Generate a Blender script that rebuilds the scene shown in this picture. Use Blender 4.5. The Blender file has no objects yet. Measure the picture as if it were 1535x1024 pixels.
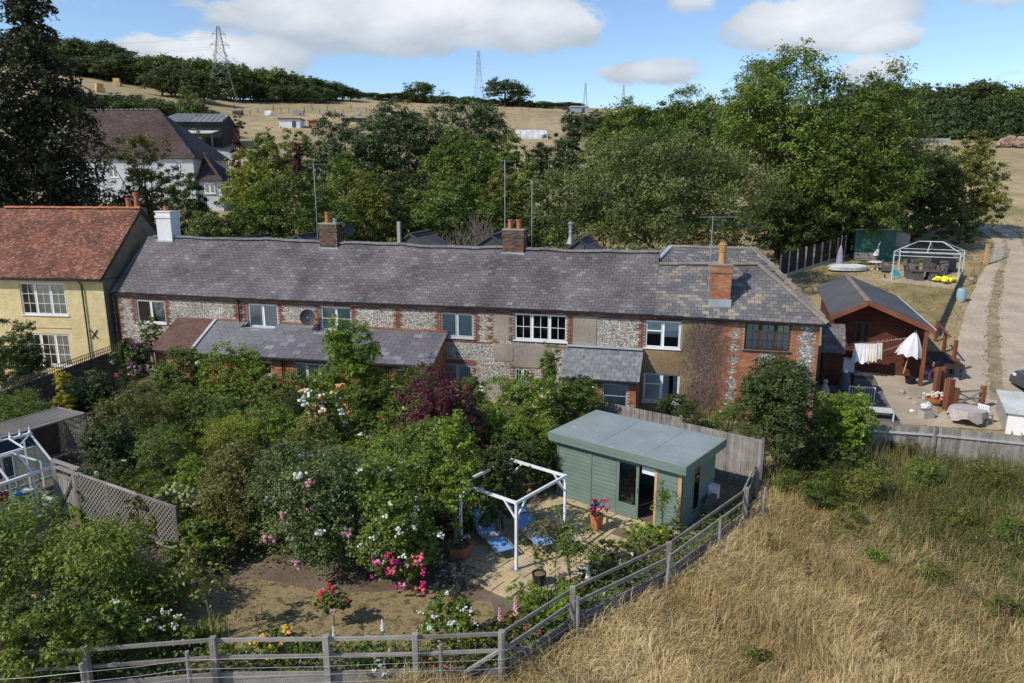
import bpy, math, random
import numpy as np
from mathutils import Vector, Matrix
RND = random.Random(11)
NR = np.random.default_rng(11)
scene = bpy.context.scene
COL = scene.collection
rad = math.radians

# ------------------------------------------------------------------ camera
PITCH, CAMH, FPX = rad(12.5), 11.0, 1084.0
cam_d = bpy.data.cameras.new('camera')
cam_d.sensor_width = 36.0
cam_d.lens = 36.0 * FPX / 1535.0
cam_d.clip_start = 0.3
cam_d.clip_end = 6000
cam = bpy.data.objects.new('camera', cam_d)
cam.location = (0, 0, CAMH)
cam.rotation_euler = (rad(90) - PITCH, 0, 0)
COL.objects.link(cam)
scene.camera = cam

def ray(px, py):
    a, b = (px - 767.5) / FPX, (512 - py) / FPX
    c, s = math.cos(PITCH), math.sin(PITCH)
    return Vector((a, c + b * s, -s + b * c))

# ------------------------------------------------------------------ sun, sky, exposure
SUN_EL = rad(43)
SUN_H = Vector((-0.87, -0.50)).normalized()
TO_SUN = Vector((SUN_H.x * math.cos(SUN_EL), SUN_H.y * math.cos(SUN_EL), math.sin(SUN_EL)))
sun_d = bpy.data.lights.new('sun', 'SUN')
sun_d.energy = 3.7
sun_d.angle = rad(0.55)
sun_d.color = (1.0, 0.93, 0.82)
sun = bpy.data.objects.new('sun', sun_d)
sun.rotation_euler = (-TO_SUN).to_track_quat('-Z', 'Y').to_euler()
sun.location = (-40, -20, 60)
COL.objects.link(sun)
scene.view_settings.view_transform = 'Standard'
scene.view_settings.look = 'None'
scene.view_settings.exposure = 0.32
scene.view_settings.gamma = 1.0
scene.view_settings.use_curve_mapping = False

def build_world():
    w = bpy.data.worlds.new('World')
    scene.world = w
    w.use_nodes = True
    nt = w.node_tree
    N, L = nt.nodes, nt.links
    bg = N['Background']
    sky = N.new('ShaderNodeTexSky')
    sky.sky_type = 'NISHITA'
    sky.sun_disc = False
    sky.sun_elevation = SUN_EL
    sky.sun_rotation = math.atan2(SUN_H.x, SUN_H.y) % (2 * math.pi)
    sky.altitude = 900
    sky.air_density = 1.0
    sky.dust_density = 0.25
    sky.ozone_density = 3.6
    tc = N.new('ShaderNodeTexCoord')
    sep = N.new('ShaderNodeSeparateXYZ')
    L.new(tc.outputs['Generated'], sep.inputs[0])
    def math_(op, a, b=None, c=None, clamp=False):
        n = N.new('ShaderNodeMath'); n.operation = op; n.use_clamp = clamp
        for i, v in enumerate((a, b, c)):
            if v is None: continue
            if isinstance(v, (int, float)): n.inputs[i].default_value = v
            else: L.new(v, n.inputs[i])
        return n.outputs[0]
    az = math_('ARCTAN2', sep.outputs['X'], sep.outputs['Y'])
    el = math_('ARCSINE', sep.outputs['Z'])
    # two fractal fields over the sky dome, stretched along the horizon
    def noise(scale, off, detail=7.0, rough=0.56, squash=2.0):
        mp = N.new('ShaderNodeMapping')
        mp.inputs['Scale'].default_value = (scale, scale, scale * squash)
        mp.inputs['Location'].default_value = off
        L.new(tc.outputs['Generated'], mp.inputs[0])
        n = N.new('ShaderNodeTexNoise')
        n.inputs['Scale'].default_value = 1.0
        n.inputs['Detail'].default_value = detail
        n.inputs['Roughness'].default_value = rough
        n.inputs['Distortion'].default_value = 0.25
        L.new(mp.outputs[0], n.inputs['Vector'])
        return n.outputs[0]
    n1 = noise(13.0, (1.3, 4.1, 0.2), 9.0, 0.62)
    n2 = noise(9.0, (7.7, 2.1, 3.2), 6.0, 0.55)
    # cumulus banks: (azimuth, elevation, half widths) in degrees, all round the sky
    banks = []
    for px, py, wx, wy, st in ((590, 30, 330, 62, 1.0), (470, 22, 200, 36, .8), (800, 38, 130, 52, .95), (1240, 34, 155, 52, 1.0), (1330, 58, 70, 30, .8), (330, 82, 150, 38, .95), (240, 72, 90, 30, .7),
                               (960, 112, 125, 24, .62), (1010, 98, 50, 22, .5), (1310, 104, 62, 24, .85), (1035, 8, 50, 18, .6), (1500, 2, 60, 14, .5), (120, 10, 90, 18, .3)):
        d = ray(px, py).normalized(); banks.append((math.degrees(math.atan2(d.x, d.y)), math.degrees(math.asin(d.z)), wx / FPX * 54, wy / FPX * 54, st))
    rr = random.Random(5)
    for k in range(15):
        banks.append((48 + k * 17.5 + rr.uniform(-5, 5), rr.uniform(9, 30), rr.uniform(8, 16), rr.uniform(2.4, 5), rr.uniform(.7, 1)))
    tot = None; hgt = None
    for a0, e0, ra, re, st in banks:
        a0 = (a0 + 180) % 360 - 180
        da = math_('MULTIPLY', math_('SUBTRACT', az, rad(a0)), 1 / rad(ra))
        de = math_('MULTIPLY', math_('SUBTRACT', el, rad(e0)), 1 / rad(re))
        q = math_('ADD', math_('MULTIPLY', da, da), math_('MULTIPLY', de, de))
        m = math_('MULTIPLY', math_('SUBTRACT', 1.0, q, clamp=True), st)
        h = math_('MULTIPLY', m, math_('MULTIPLY_ADD', de, 0.5, 0.5, clamp=True))
        tot = m if tot is None else math_('MAXIMUM', tot, m)
        hgt = h if hgt is None else math_('MAXIMUM', hgt, h)
    dens = math_('ADD', math_('MULTIPLY', tot, 1.1), math_('MULTIPLY', math_('SUBTRACT', n1, 0.5), 2.0))
    mr = N.new('ShaderNodeMapRange'); mr.interpolation_type = 'SMOOTHERSTEP'
    mr.inputs['From Min'].default_value = 0.20; mr.inputs['From Max'].default_value = 0.66
    mr.inputs['To Max'].default_value = 0.93
    L.new(dens, mr.inputs['Value'])
    lit = math_('ADD', math_('MULTIPLY', hgt, 1.0), math_('MULTIPLY', math_('SUBTRACT', n2, 0.45), 1.1))
    cr = N.new('ShaderNodeValToRGB')
    cr.color_ramp.elements[0].position = 0.08; cr.color_ramp.elements[0].color = (2.9, 3.3, 3.75, 1)
    cr.color_ramp.elements[1].position = 0.75; cr.color_ramp.elements[1].color = (5.6, 5.7, 5.85, 1)
    L.new(lit, cr.inputs[0])
    mix = N.new('ShaderNodeMix'); mix.data_type = 'RGBA'
    L.new(mr.outputs[0], mix.inputs['Factor'])
    L.new(sky.outputs[0], mix.inputs[6]); L.new(cr.outputs[0], mix.inputs[7])
    L.new(mix.outputs[2], bg.inputs['Color'])
    bg.inputs['Strength'].default_value = 0.135
build_world()

# ------------------------------------------------------------------ materials
_mats = {}
def mat(name, cols, rough=.85, src='noise', scale=6.0, detail=5.0, bump=0.0, bscale=40.0, var=.22, vscale=.7, metal=0.0, spec=.3, trans=0.0, squash=None):
    m = bpy.data.materials.new(name); m.use_nodes = True
    nt = m.node_tree; N, L = nt.nodes, nt.links
    P = N['Principled BSDF']
    P.inputs['Roughness'].default_value = rough
    P.inputs['Metallic'].default_value = metal
    P.inputs['Specular IOR Level'].default_value = spec
    geo = N.new('ShaderNodeNewGeometry')
    pos = geo.outputs['Position']
    if src == 'attr':
        a = N.new('ShaderNodeAttribute'); a.attribute_name = 'var'; fac = a.outputs['Fac']
    elif src == 'obj':
        a = N.new('ShaderNodeObjectInfo'); fac = a.outputs['Random']
    else:
        n = N.new('ShaderNodeTexNoise'); n.inputs['Scale'].default_value = scale; n.inputs['Detail'].default_value = detail
        n.inputs['Roughness'].default_value = .6
        if squash:
            mp = N.new('ShaderNodeMapping'); mp.inputs['Scale'].default_value = squash
            L.new(pos, mp.inputs[0]); L.new(mp.outputs[0], n.inputs['Vector'])
        else: L.new(pos, n.inputs['Vector'])
        st = N.new('ShaderNodeMapRange'); st.inputs['From Min'].default_value = .28; st.inputs['From Max'].default_value = .72
        L.new(n.outputs[0], st.inputs[0]); fac = st.outputs[0]
    cr = N.new('ShaderNodeValToRGB')
    e = cr.color_ramp.elements
    k = len(cols)
    while len(e) < k: e.new(.5)
    for i, c in enumerate(cols):
        e[i].position = i / max(1, k - 1); e[i].color = (*c, 1)
    L.new(fac, cr.inputs[0])
    out = cr.outputs[0]
    if var:
        n2 = N.new('ShaderNodeTexNoise'); n2.inputs['Scale'].default_value = vscale; n2.inputs['Detail'].default_value = 4
        L.new(pos, n2.inputs['Vector'])
        mr = N.new('ShaderNodeMapRange'); mr.inputs['From Min'].default_value = .3; mr.inputs['From Max'].default_value = .7
        mr.inputs['To Min'].default_value = 1 - var; mr.inputs['To Max'].default_value = 1 + var
        L.new(n2.outputs[0], mr.inputs[0])
        mx = N.new('ShaderNodeVectorMath'); mx.operation = 'SCALE'
        L.new(out, mx.inputs[0]); L.new(mr.outputs[0], mx.inputs['Scale']); out = mx.outputs[0]
    L.new(out, P.inputs['Base Color'])
    if bump:
        nb = N.new('ShaderNodeTexNoise'); nb.inputs['Scale'].default_value = bscale; nb.inputs['Detail'].default_value = 4
        L.new(pos, nb.inputs['Vector'])
        b = N.new('ShaderNodeBump'); b.inputs['Strength'].default_value = bump; b.inputs['Distance'].default_value = .05
        L.new(nb.outputs[0], b.inputs['Height']); L.new(b.outputs[0], P.inputs['Normal'])
    if trans:
        t = N.new('ShaderNodeBsdfTranslucent'); L.new(out, t.inputs['Color'])
        ms = N.new('ShaderNodeMixShader'); ms.inputs[0].default_value = trans
        L.new(P.outputs[0], ms.inputs[1]); L.new(t.outputs[0], ms.inputs[2])
        L.new(ms.outputs[0], N['Material Output'].inputs['Surface'])
    _mats[name] = m
    return m

def leafmat(name, c0, c1, c2, objvar=.18, trans=.28, rough=.5):
    m = mat(name, [c0, c1, c2], rough=rough, src='attr', var=.16, vscale=.9, spec=.35, trans=trans)
    nt = m.node_tree; N, L = nt.nodes, nt.links
    oi = N.new('ShaderNodeObjectInfo')
    mr = N.new('ShaderNodeMapRange'); mr.inputs['To Min'].default_value = 1 - objvar; mr.inputs['To Max'].default_value = 1 + objvar
    L.new(oi.outputs['Random'], mr.inputs[0])
    P = N['Principled BSDF']
    src = P.inputs['Base Color'].links[0].from_socket
    sc = N.new('ShaderNodeVectorMath'); sc.operation = 'SCALE'
    L.new(src, sc.inputs[0]); L.new(mr.outputs[0], sc.inputs['Scale'])
    L.new(sc.outputs[0], P.inputs['Base Color'])
    for n in N:
        if n.bl_idname == 'ShaderNodeBsdfTranslucent': L.new(sc.outputs[0], n.inputs['Color'])
    return m

def glassmat(name, tint, refl=.16, ior=1.5):
    m = bpy.data.materials.new(name); m.use_nodes = True
    nt = m.node_tree; N, L = nt.nodes, nt.links
    N.remove(N['Principled BSDF'])
    tr = N.new('ShaderNodeBsdfTransparent'); tr.inputs['Color'].default_value = (*tint, 1)
    gl = N.new('ShaderNodeBsdfGlossy'); gl.inputs['Roughness'].default_value = .02
    fr = N.new('ShaderNodeFresnel'); fr.inputs['IOR'].default_value = ior
    ad = N.new('ShaderNodeMath'); ad.operation = 'ADD'; ad.inputs[1].default_value = refl - .04
    L.new(fr.outputs[0], ad.inputs[0])
    ms = N.new('ShaderNodeMixShader')
    L.new(ad.outputs[0], ms.inputs[0]); L.new(tr.outputs[0], ms.inputs[1]); L.new(gl.outputs[0], ms.inputs[2])
    L.new(ms.outputs[0], N['Material Output'].inputs['Surface'])
    return m

# ------------------------------------------------------------------ mesh building
class MB:
    def __init__(self): self.v = []; self.f = []; self.a = []
    def add(self, vs, fs, a=.5):
        o = len(self.v)
        self.v += [tuple(p) for p in vs]
        for f in fs:
            self.f.append([i + o for i in f]); self.a.append(a)
        return self
    def box(self, x0, x1, y0, y1, z0, z1, a=.5, M=None):
        vs = [(x0, y0, z0), (x1, y0, z0), (x1, y1, z0), (x0, y1, z0), (x0, y0, z1), (x1, y0, z1), (x1, y1, z1), (x0, y1, z1)]
        if M is not None: vs = [M @ Vector(p) for p in vs]
        return self.add(vs, [(0, 3, 2, 1), (4, 5, 6, 7), (0, 1, 5, 4), (1, 2, 6, 5), (2, 3, 7, 6), (3, 0, 4, 7)], a)
    def beam(self, p, q, w, h, a=.5, up=(0, 0, 1)):
        p, q = Vector(p), Vector(q); d = q - p; l = d.length; d.normalize()
        u = Vector(up)
        if abs(d.dot(u)) > .98: u = Vector((0, 1, 0))
        s = d.cross(u).normalized(); t = s.cross(d).normalized()
        M = Matrix(((d.x, s.x, t.x, p.x), (d.y, s.y, t.y, p.y), (d.z, s.z, t.z, p.z), (0, 0, 0, 1)))
        return self.box(0, l, -w / 2, w / 2, -h / 2, h / 2, a, M)
    def tube(self, pts, rs, n=6, a=.5, cap=True):
        pts = [Vector(p) for p in pts]
        if not isinstance(rs, (list, tuple)): rs = [rs] * len(pts)
        vs, fs = [], []
        for i, p in enumerate(pts):
            d = (pts[min(i + 1, len(pts) - 1)] - pts[max(i - 1, 0)])
            d = d.normalized() if d.length > 1e-9 else Vector((0, 0, 1))
            u = Vector((1, 0, 0)) if abs(d.x) < .8 else Vector((0, 1, 0))
            s = d.cross(u).normalized(); t = d.cross(s)
            for k in range(n):
                w = 2 * math.pi * k / n
                vs.append(p + (s * math.cos(w) + t * math.sin(w)) * rs[i])
        for i in range(len(pts) - 1):
            for k in range(n):
                fs.append((i * n + k, i * n + (k + 1) % n, (i + 1) * n + (k + 1) % n, (i + 1) * n + k))
        if cap:
            fs.append(tuple(range(n))[::-1]); fs.append(tuple((len(pts) - 1) * n + k for k in range(n)))
        return self.add(vs, fs, a)
    def lathe(self, prof, c=(0, 0, 0), n=12, a=.5, cap=True):
        c = Vector(c); vs, fs = [], []
        for r, z in prof:
            for k in range(n):
                w = 2 * math.pi * k / n
                vs.append(c + Vector((r * math.cos(w), r * math.sin(w), z)))
        for i in range(len(prof) - 1):
            for k in range(n):
                fs.append((i * n + k, i * n + (k + 1) % n, (i + 1) * n + (k + 1) % n, (i + 1) * n + k))
        if cap:
            fs.append(tuple(range(n))[::-1]); fs.append(tuple((len(prof) - 1) * n + k for k in range(n)))
        return self.add(vs, fs, a)
    def prism(self, poly, vec, a=.5):
        n = len(poly); vec = Vector(vec)
        vs = [Vector(p) for p in poly] + [Vector(p) + vec for p in poly]
        fs = [tuple(range(n))[::-1], tuple(range(n, 2 * n))] + [(i, (i + 1) % n, n + (i + 1) % n, n + i) for i in range(n)]
        return self.add(vs, fs, a)
    def ball(self, c, r, a=.5, n=7, m=5, sq=(1, 1, 1), jit=0):
        c = Vector(c); vs = [c + Vector((0, 0, -r * sq[2]))]; fs = []
        for i in range(1, m):
            th = math.pi * i / m
            for k in range(n):
                w = 2 * math.pi * (k + .5 * (i % 2)) / n
                j = 1 + RND.uniform(-jit, jit)
                vs.append(c + Vector((r * sq[0] * j * math.sin(th) * math.cos(w), r * sq[1] * j * math.sin(th) * math.sin(w), -r * sq[2] * j * math.cos(th))))
        vs.append(c + Vector((0, 0, r * sq[2])))
        for k in range(n): fs.append((0, 1 + (k + 1) % n, 1 + k))
        for i in range(m - 2):
            for k in range(n):
                fs.append((1 + i * n + k, 1 + i * n + (k + 1) % n, 1 + (i + 1) * n + (k + 1) % n, 1 + (i + 1) * n + k))
        e = len(vs) - 1; b = 1 + (m - 2) * n
        for k in range(n): fs.append((e, b + k, b + (k + 1) % n))
        return self.add(vs, fs, a)
    def mesh(self, name, mats, smooth=False):
        me = bpy.data.meshes.new(name)
        me.from_pydata(self.v, [], self.f)
        at = me.attributes.new('var', 'FLOAT', 'FACE')
        at.data.foreach_set('value', np.array(self.a, dtype=np.float32))
        for m in (mats if isinstance(mats, (list, tuple)) else [mats]): me.materials.append(m)
        if smooth: me.polygons.foreach_set('use_smooth', [True] * len(me.polygons))
        me.update()
        return me
    def build(self, name, mats, parent=None, smooth=False, kind=None, label=None):
        return obj(name, self.mesh(name, mats, smooth), parent, kind, label)

def obj(name, me, parent=None, kind=None, label=None):
    o = bpy.data.objects.new(name, me); COL.objects.link(o)
    if parent is not None: o.parent = parent
    if kind: o['kind'] = kind
    if label: o['label'] = label
    return o
def tag(o, label, cat=None, group=None, kind=None):
    if label: o['label'] = label
    if cat: o['category'] = cat
    if group: o['group'] = group
    if kind: o['kind'] = kind
    return o
def thing(name, label, cat, loc=(0, 0, 0), rz=0, group=None):
    o = bpy.data.objects.new(name, None); COL.objects.link(o)
    o.location = loc; o.rotation_euler = (0, 0, rz); o.empty_display_size = .2
    return tag(o, label, cat, group)
def struct(name, me, label=None): return tag(obj(name, me), label, kind='structure')
def dup(root, loc, rz=None, label=None, group=None, scale=None):
    def cp(o, par):
        c = o.copy(); COL.objects.link(c)
        if par is not None: c.parent = par
        for ch in o.children: cp(ch, c)
        return c
    r = cp(root, None)
    r.location = loc
    if rz is not None: r.rotation_euler = (0, 0, rz)
    if scale is not None: r.scale = (scale, scale, scale) if isinstance(scale, (int, float)) else scale
    if label: r['label'] = label
    if group: r['group'] = group
    return r

def np_mesh(name, V, Fc, var, mats, smooth=False):
    me = bpy.data.meshes.new(name)
    nf, k = Fc.shape
    me.vertices.add(len(V)); me.vertices.foreach_set('co', np.ascontiguousarray(V, dtype=np.float32).ravel())
    me.loops.add(nf * k); me.loops.foreach_set('vertex_index', np.ascontiguousarray(Fc, dtype=np.int32).ravel())
    me.polygons.add(nf); me.polygons.foreach_set('loop_start', np.arange(0, nf * k, k, dtype=np.int32))
    try: me.polygons.foreach_set('loop_total', np.full(nf, k, dtype=np.int32))
    except Exception: pass
    at = me.attributes.new('var', 'FLOAT', 'FACE'); at.data.foreach_set('value', np.ascontiguousarray(var, dtype=np.float32))
    for m in (mats if isinstance(mats, (list, tuple)) else [mats]): me.materials.append(m)
    if smooth: me.polygons.foreach_set('use_smooth', np.ones(nf, dtype=bool))
    me.update(calc_edges=True); me.validate()
    return me

# ------------------------------------------------------------------ the lie of the land
AZ = [-60, -40, -30, -20, -8, 6, 18, 25, 45, 60]
SL = [.225, .225, .218, .175, .160, .152, .150, .150, .150, .150]
Y0 = [44, 44, 44, 43, 42, 41, 38, 31, 31, 31]
YC = [290, 290, 285, 262, 330, 300, 260, 225, 225, 225]
def terr(x, y):
    x = np.asarray(x, dtype=float); y = np.asarray(y, dtype=float)
    az = np.degrees(np.arctan2(x, np.maximum(y, 1.0)))
    s, y0, yc = np.interp(az, AZ, SL), np.interp(az, AZ, Y0), np.interp(az, AZ, YC)
    d = y - y0
    rise = np.where(d > 0, np.sqrt(d * d + 4) - 2, 0)
    lim = yc - y0
    over = np.maximum(rise - lim, 0)
    rise = np.minimum(rise, lim) + 30 * (1 - np.exp(-over / 30)) * .9
    return s * rise
def tz(x, y): return float(terr(x, y))
def G(px, py, z=0.0):
    r = ray(px, py); t = (z - CAMH) / r.z
    return Vector((r.x * t, r.y * t, z))
def T(px, py, lift=0.0):
    r = ray(px, py); a, prev = 5.0, 5.0
    for i in range(4000):
        a = prev * 1.003 + .02
        if CAMH + r.z * a < tz(r.x * a, r.y * a): break
        prev = a
    lo, hi = prev, a
    for i in range(30):
        m = (lo + hi) / 2
        if CAMH + r.z * m < tz(r.x * m, r.y * m): hi = m
        else: lo = m
    p = Vector((r.x * lo, r.y * lo, 0)); p.z = tz(p.x, p.y) + lift
    return p
def D(px, py, Y):
    r = ray(px, py); t = Y / r.y
    return Vector((r.x * t, Y, CAMH + r.z * t))
class Frame:
    def __init__(s, o, th): s.o = Vector(o); s.th = th; s.u = Vector((math.cos(th), math.sin(th), 0)); s.w = Vector((-math.sin(th), math.cos(th), 0))
    def P(s, u, v, z): return s.o + s.u * u + s.w * v + Vector((0, 0, z))
    def inv(s, p):
        d = Vector(p) - s.o; return Vector((d.dot(s.u), d.dot(s.w), d.z))
    def hit(s, px, py, v=0.0):
        r = ray(px, py); c = Vector((0, 0, CAMH)) - s.o
        t = (v - c.dot(s.w)) / r.dot(s.w)
        p = c + r * t
        return (p.dot(s.u), p.z)
# ------------------------------------------------------------------ shared materials
M = {}
M['white'] = mat('white_paint', [(.66, .67, .68), (.76, .76, .76)], rough=.45, var=.06)
M['pvc'] = mat('white_plastic', [(.74, .75, .77), (.8, .8, .81)], rough=.35, var=.04)
M['greyframe'] = mat('grey_paint', [(.42, .45, .46), (.5, .52, .53)], rough=.5, var=.06)
M['brownframe'] = mat('brown_paint', [(.05, .03, .022), (.08, .05, .04)], rough=.5)
M['glass'] = glassmat('window_glass', (.93, .95, .95), refl=.08)
M['ghglass'] = glassmat('greenhouse_glass', (.90, .94, .93), refl=.045, ior=1.28)
M['curtain'] = mat('curtain_cloth', [(.42, .45, .41), (.70, .72, .68)], scale=9, squash=(9, 9, .4))
M['blind'] = mat('blind_cloth', [(.58, .64, .63), (.66, .71, .70)], scale=3)
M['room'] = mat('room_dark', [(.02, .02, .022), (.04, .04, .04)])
M['mortar'] = mat('lime_mortar', [(.25, .23, .20), (.34, .31, .27)], scale=5, bump=.4)
M['render'] = mat('cement_render', [(.22, .19, .15), (.30, .26, .21), (.26, .23, .19)], scale=5, bump=.4, bscale=60, var=.2)
M['tanrender'] = mat('tan_render', [(.20, .14, .075), (.29, .21, .12)], scale=9, bump=.6, bscale=50, var=.3)
M['brick'] = mat('red_brick', [(.13, .042, .026), (.20, .065, .036), (.24, .10, .055), (.15, .055, .04), (.10, .045, .04)], src='attr', bump=.3, var=.2, vscale=1.2)
M['obrick'] = mat('orange_brick', [(.30, .10, .040), (.36, .13, .055), (.27, .11, .06), (.40, .19, .10), (.22, .085, .045)], src='attr', bump=.3, var=.24, vscale=1.3)
M['dbrick'] = mat('sooty_brick', [(.06, .035, .03), (.12, .055, .04), (.16, .09, .06), (.045, .035, .033)], src='attr', bump=.3, var=.3, vscale=2)
M['flint'] = mat('knapped_flint', [(.07, .066, .062), (.20, .185, .165), (.45, .42, .37), (.58, .54, .47), (.68, .65, .59)], rough=.5, src='attr', var=.28, vscale=1.1, spec=.5)
M['flintd'] = mat('dark_flint', [(.03, .035, .04), (.10, .11, .12), (.34, .36, .37), (.62, .63, .63)], rough=.35, src='attr', var=.2, vscale=1.5, spec=.6)
SL_C = [(.102, .092, .098), (.124, .110, .117), (.112, .103, .108), (.138, .124, .128), (.088, .081, .085), (.120, .114, .116), (.104, .096, .10), (.126, .115, .12), (.175, .168, .165)]
M['slate_o'] = mat('slate_single', SL_C, rough=.75, src='obj', bump=.25, var=.36, vscale=.55, spec=.22)
M['slate_a'] = mat('slate_joined', SL_C, rough=.75, src='attr', bump=.25, var=.36, vscale=.55, spec=.22)
SM_C = [(.10, .105, .115), (.12, .115, .12), (.105, .11, .12), (.26, .215, .165), (.125, .12, .125), (.09, .095, .105), (.20, .175, .15), (.11, .115, .125)]
M['mixslate_o'] = mat('mixed_slate_single', SM_C, rough=.65, src='obj', bump=.2, var=.2, vscale=.5, spec=.4)
M['mixslate_a'] = mat('mixed_slate_joined', SM_C, rough=.65, src='attr', bump=.2, var=.2, vscale=.5, spec=.4)
LP_C = [(.105, .098, .112), (.12, .108, .124), (.112, .106, .12), (.125, .115, .13), (.11, .10, .116), (.17, .182, .19), (.115, .105, .12), (.118, .108, .122), (.21, .225, .23)]
M['purple_slate'] = mat('lean_to_slate', LP_C, rough=.6, src='obj', bump=.15, var=.16, spec=.4)
M['weathered_slate'] = mat('streaked_slate', [(.15, .16, .165), (.19, .20, .205), (.165, .175, .18)], rough=.7, src='obj', bump=.3, var=.3, vscale=3)
M['underlay'] = mat('roof_underlay', [(.04, .04, .044), (.06, .06, .064)])
M['clay'] = mat('clay_tile', [(.13, .050, .032), (.19, .072, .042), (.24, .10, .056), (.16, .064, .044), (.09, .054, .046), (.30, .16, .105), (.19, .074, .042)], src='attr', bump=.3, var=.34, vscale=.9)
M['claybrown'] = mat('brown_clay_tile', [(.11, .06, .048), (.15, .08, .06), (.13, .075, .06), (.17, .10, .075)], src='attr', bump=.3, var=.2, vscale=1.2)
M['darktile'] = mat('dark_brown_tile', [(.050, .034, .030), (.075, .048, .042), (.062, .044, .040), (.10, .075, .066)], src='attr', bump=.3, var=.3, vscale=.4)
M['ridge'] = mat('clay_ridge', [(.30, .10, .055), (.40, .15, .085), (.34, .13, .08)], src='obj', var=.2)
M['greyridge'] = mat('grey_ridge', [(.12, .12, .13), (.17, .165, .17), (.14, .14, .145)], src='obj', var=.2, bump=.3)
M['hipbeige'] = mat('beige_ridge', [(.19, .165, .14), (.24, .20, .165), (.16, .145, .13)], src='obj', var=.2)
M['lead'] = mat('lead_flashing', [(.28, .31, .33), (.38, .41, .43)], rough=.55, scale=8, var=.2)
M['black'] = mat('black_plastic', [(.012, .012, .013), (.022, .022, .024)], rough=.4)
M['dkgrey'] = mat('dark_grey', [(.05, .052, .055), (.075, .077, .08)], rough=.6)
M['cream'] = mat('cream_masonry_paint', [(.57, .465, .235), (.64, .53, .29), (.60, .50, .27)], src='attr', bump=.25, bscale=30, var=.12, vscale=1.6)
M['gabler'] = mat('drab_render', [(.17, .145, .105), (.24, .21, .15)], scale=3, bump=.5, var=.25)
M['whitewash'] = mat('white_masonry', [(.62, .64, .66), (.74, .75, .76)], scale=4, bump=.4, var=.1)
M['pot'] = mat('terracotta', [(.36, .125, .06), (.44, .17, .09)], scale=8, var=.2)
M['ypot'] = mat('buff_pot', [(.42, .25, .10), (.52, .33, .15)], scale=8, var=.2)
M['alu'] = mat('galvanised', [(.32, .33, .34), (.42, .43, .44)], rough=.45, metal=.6)
M['wood'] = mat('weathered_wood', [(.19, .17, .15), (.27, .25, .225), (.23, .205, .18)], src='noise', scale=4, squash=(3, 3, 3), bump=.5, bscale=30, var=.22)
M['wood_o'] = mat('weathered_board', [(.18, .165, .15), (.27, .25, .23), (.22, .20, .18), (.32, .30, .275)], src='obj', bump=.5, bscale=35, var=.22, vscale=3)
M['wood_dk'] = mat('old_dark_board', [(.075, .062, .05), (.11, .093, .078), (.09, .075, .062)], src='obj', bump=.4, var=.25, vscale=3)
M['redwood'] = mat('red_stained_timber', [(.075, .026, .017), (.105, .034, .021), (.088, .030, .019)], src='obj', bump=.3, var=.2, vscale=2)
M['redpost'] = mat('red_stained_post', [(.17, .060, .034), (.23, .085, .05)], scale=6, bump=.3, var=.25)
M['newwood'] = mat('pale_timber', [(.42, .27, .13), (.52, .35, .18)], scale=6, var=.2)
M['sage'] = mat('sage_paint', [(.128, .182, .155), (.145, .20, .17), (.138, .192, .165)], src='obj', rough=.6, bump=.12, var=.1, vscale=2)
M['shaderender'] = mat('white_render_shade_tinted', [(.47, .49, .53), (.56, .58, .61)], scale=3, bump=.3, var=.1)  # white house render, the bluish shade on its wall painted into the colour
M['palemetal'] = mat('pale_grey_metal', [(.46, .50, .53), (.54, .58, .61)], rough=.45)
M['palerail'] = mat('bleached_rail', [(.36, .35, .33), (.46, .45, .43)], scale=5, bump=.4, var=.15)
M['sagef'] = mat('sage_paint_frame', [(.135, .19, .162), (.15, .205, .175)], rough=.6, var=.1)
M['felt'] = mat('roof_felt', [(.20, .245, .25), (.245, .285, .29), (.225, .265, .27), (.31, .345, .345)], scale=3.4, detail=9, bump=.3, bscale=120, var=.1, vscale=1.1)
M['dkfelt'] = mat('dark_roof_felt', [(.075, .078, .088), (.10, .10, .11)], scale=3, bump=.3, bscale=80, var=.2)
M['slab'] = mat('sandstone_slab', [(.42, .32, .18), (.48, .375, .22), (.40, .32, .20), (.46, .38, .25)], src='obj', bump=.3, bscale=14, var=.22, vscale=2.2)
M['slabg'] = mat('grey_slab', [(.105, .09, .086), (.145, .122, .115), (.125, .112, .108)], src='obj', bump=.3, var=.25, vscale=1.5)
M['soil'] = mat('bare_soil', [(.10, .075, .052), (.16, .12, .085), (.13, .10, .07)], scale=3, bump=.7, bscale=14, var=.3)
M['gravel'] = mat('pale_gravel', [(.25, .21, .15), (.37, .315, .235), (.30, .255, .185)], scale=14, detail=8, bump=.6, bscale=30, var=.2)
M['lawn'] = mat('dry_lawn', [(.07, .085, .026), (.17, .135, .06), (.30, .225, .12), (.20, .16, .075), (.085, .095, .032)], scale=3.0, detail=8, bump=.6, bscale=45, var=.25, vscale=3)
M['dust'] = mat('track_dust', [(.29, .235, .17), (.43, .36, .275), (.36, .295, .22), (.48, .415, .33)], scale=2.6, detail=10, bump=.6, bscale=16, var=.16)
M['blue'] = mat('blue_mesh_fabric', [(.15, .29, .53), (.18, .33, .58)], scale=7, var=.12)
M['fence_dark'] = mat('dark_fence_panel', [(.030, .020, .017), (.045, .03, .025)], src='obj', bump=.3)
M['concrete'] = mat('concrete', [(.30, .29, .27), (.40, .385, .36)], scale=6, bump=.3, var=.15)
M['greenpaint'] = mat('green_shed_paint', [(.028, .105, .082), (.04, .13, .10)], src='obj', rough=.6, bump=.2, var=.15)
M['rattan'] = mat('grey_rattan', [(.085, .078, .072), (.14, .13, .12)], scale=26, bump=.7, bscale=60)
M['tarp'] = mat('yellow_tarp', [(.68, .60, .03), (.78, .70, .06)], rough=.45, scale=4)
M['cover'] = mat('black_cover', [(.016, .017, .02), (.03, .031, .035)], rough=.5)
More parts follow.
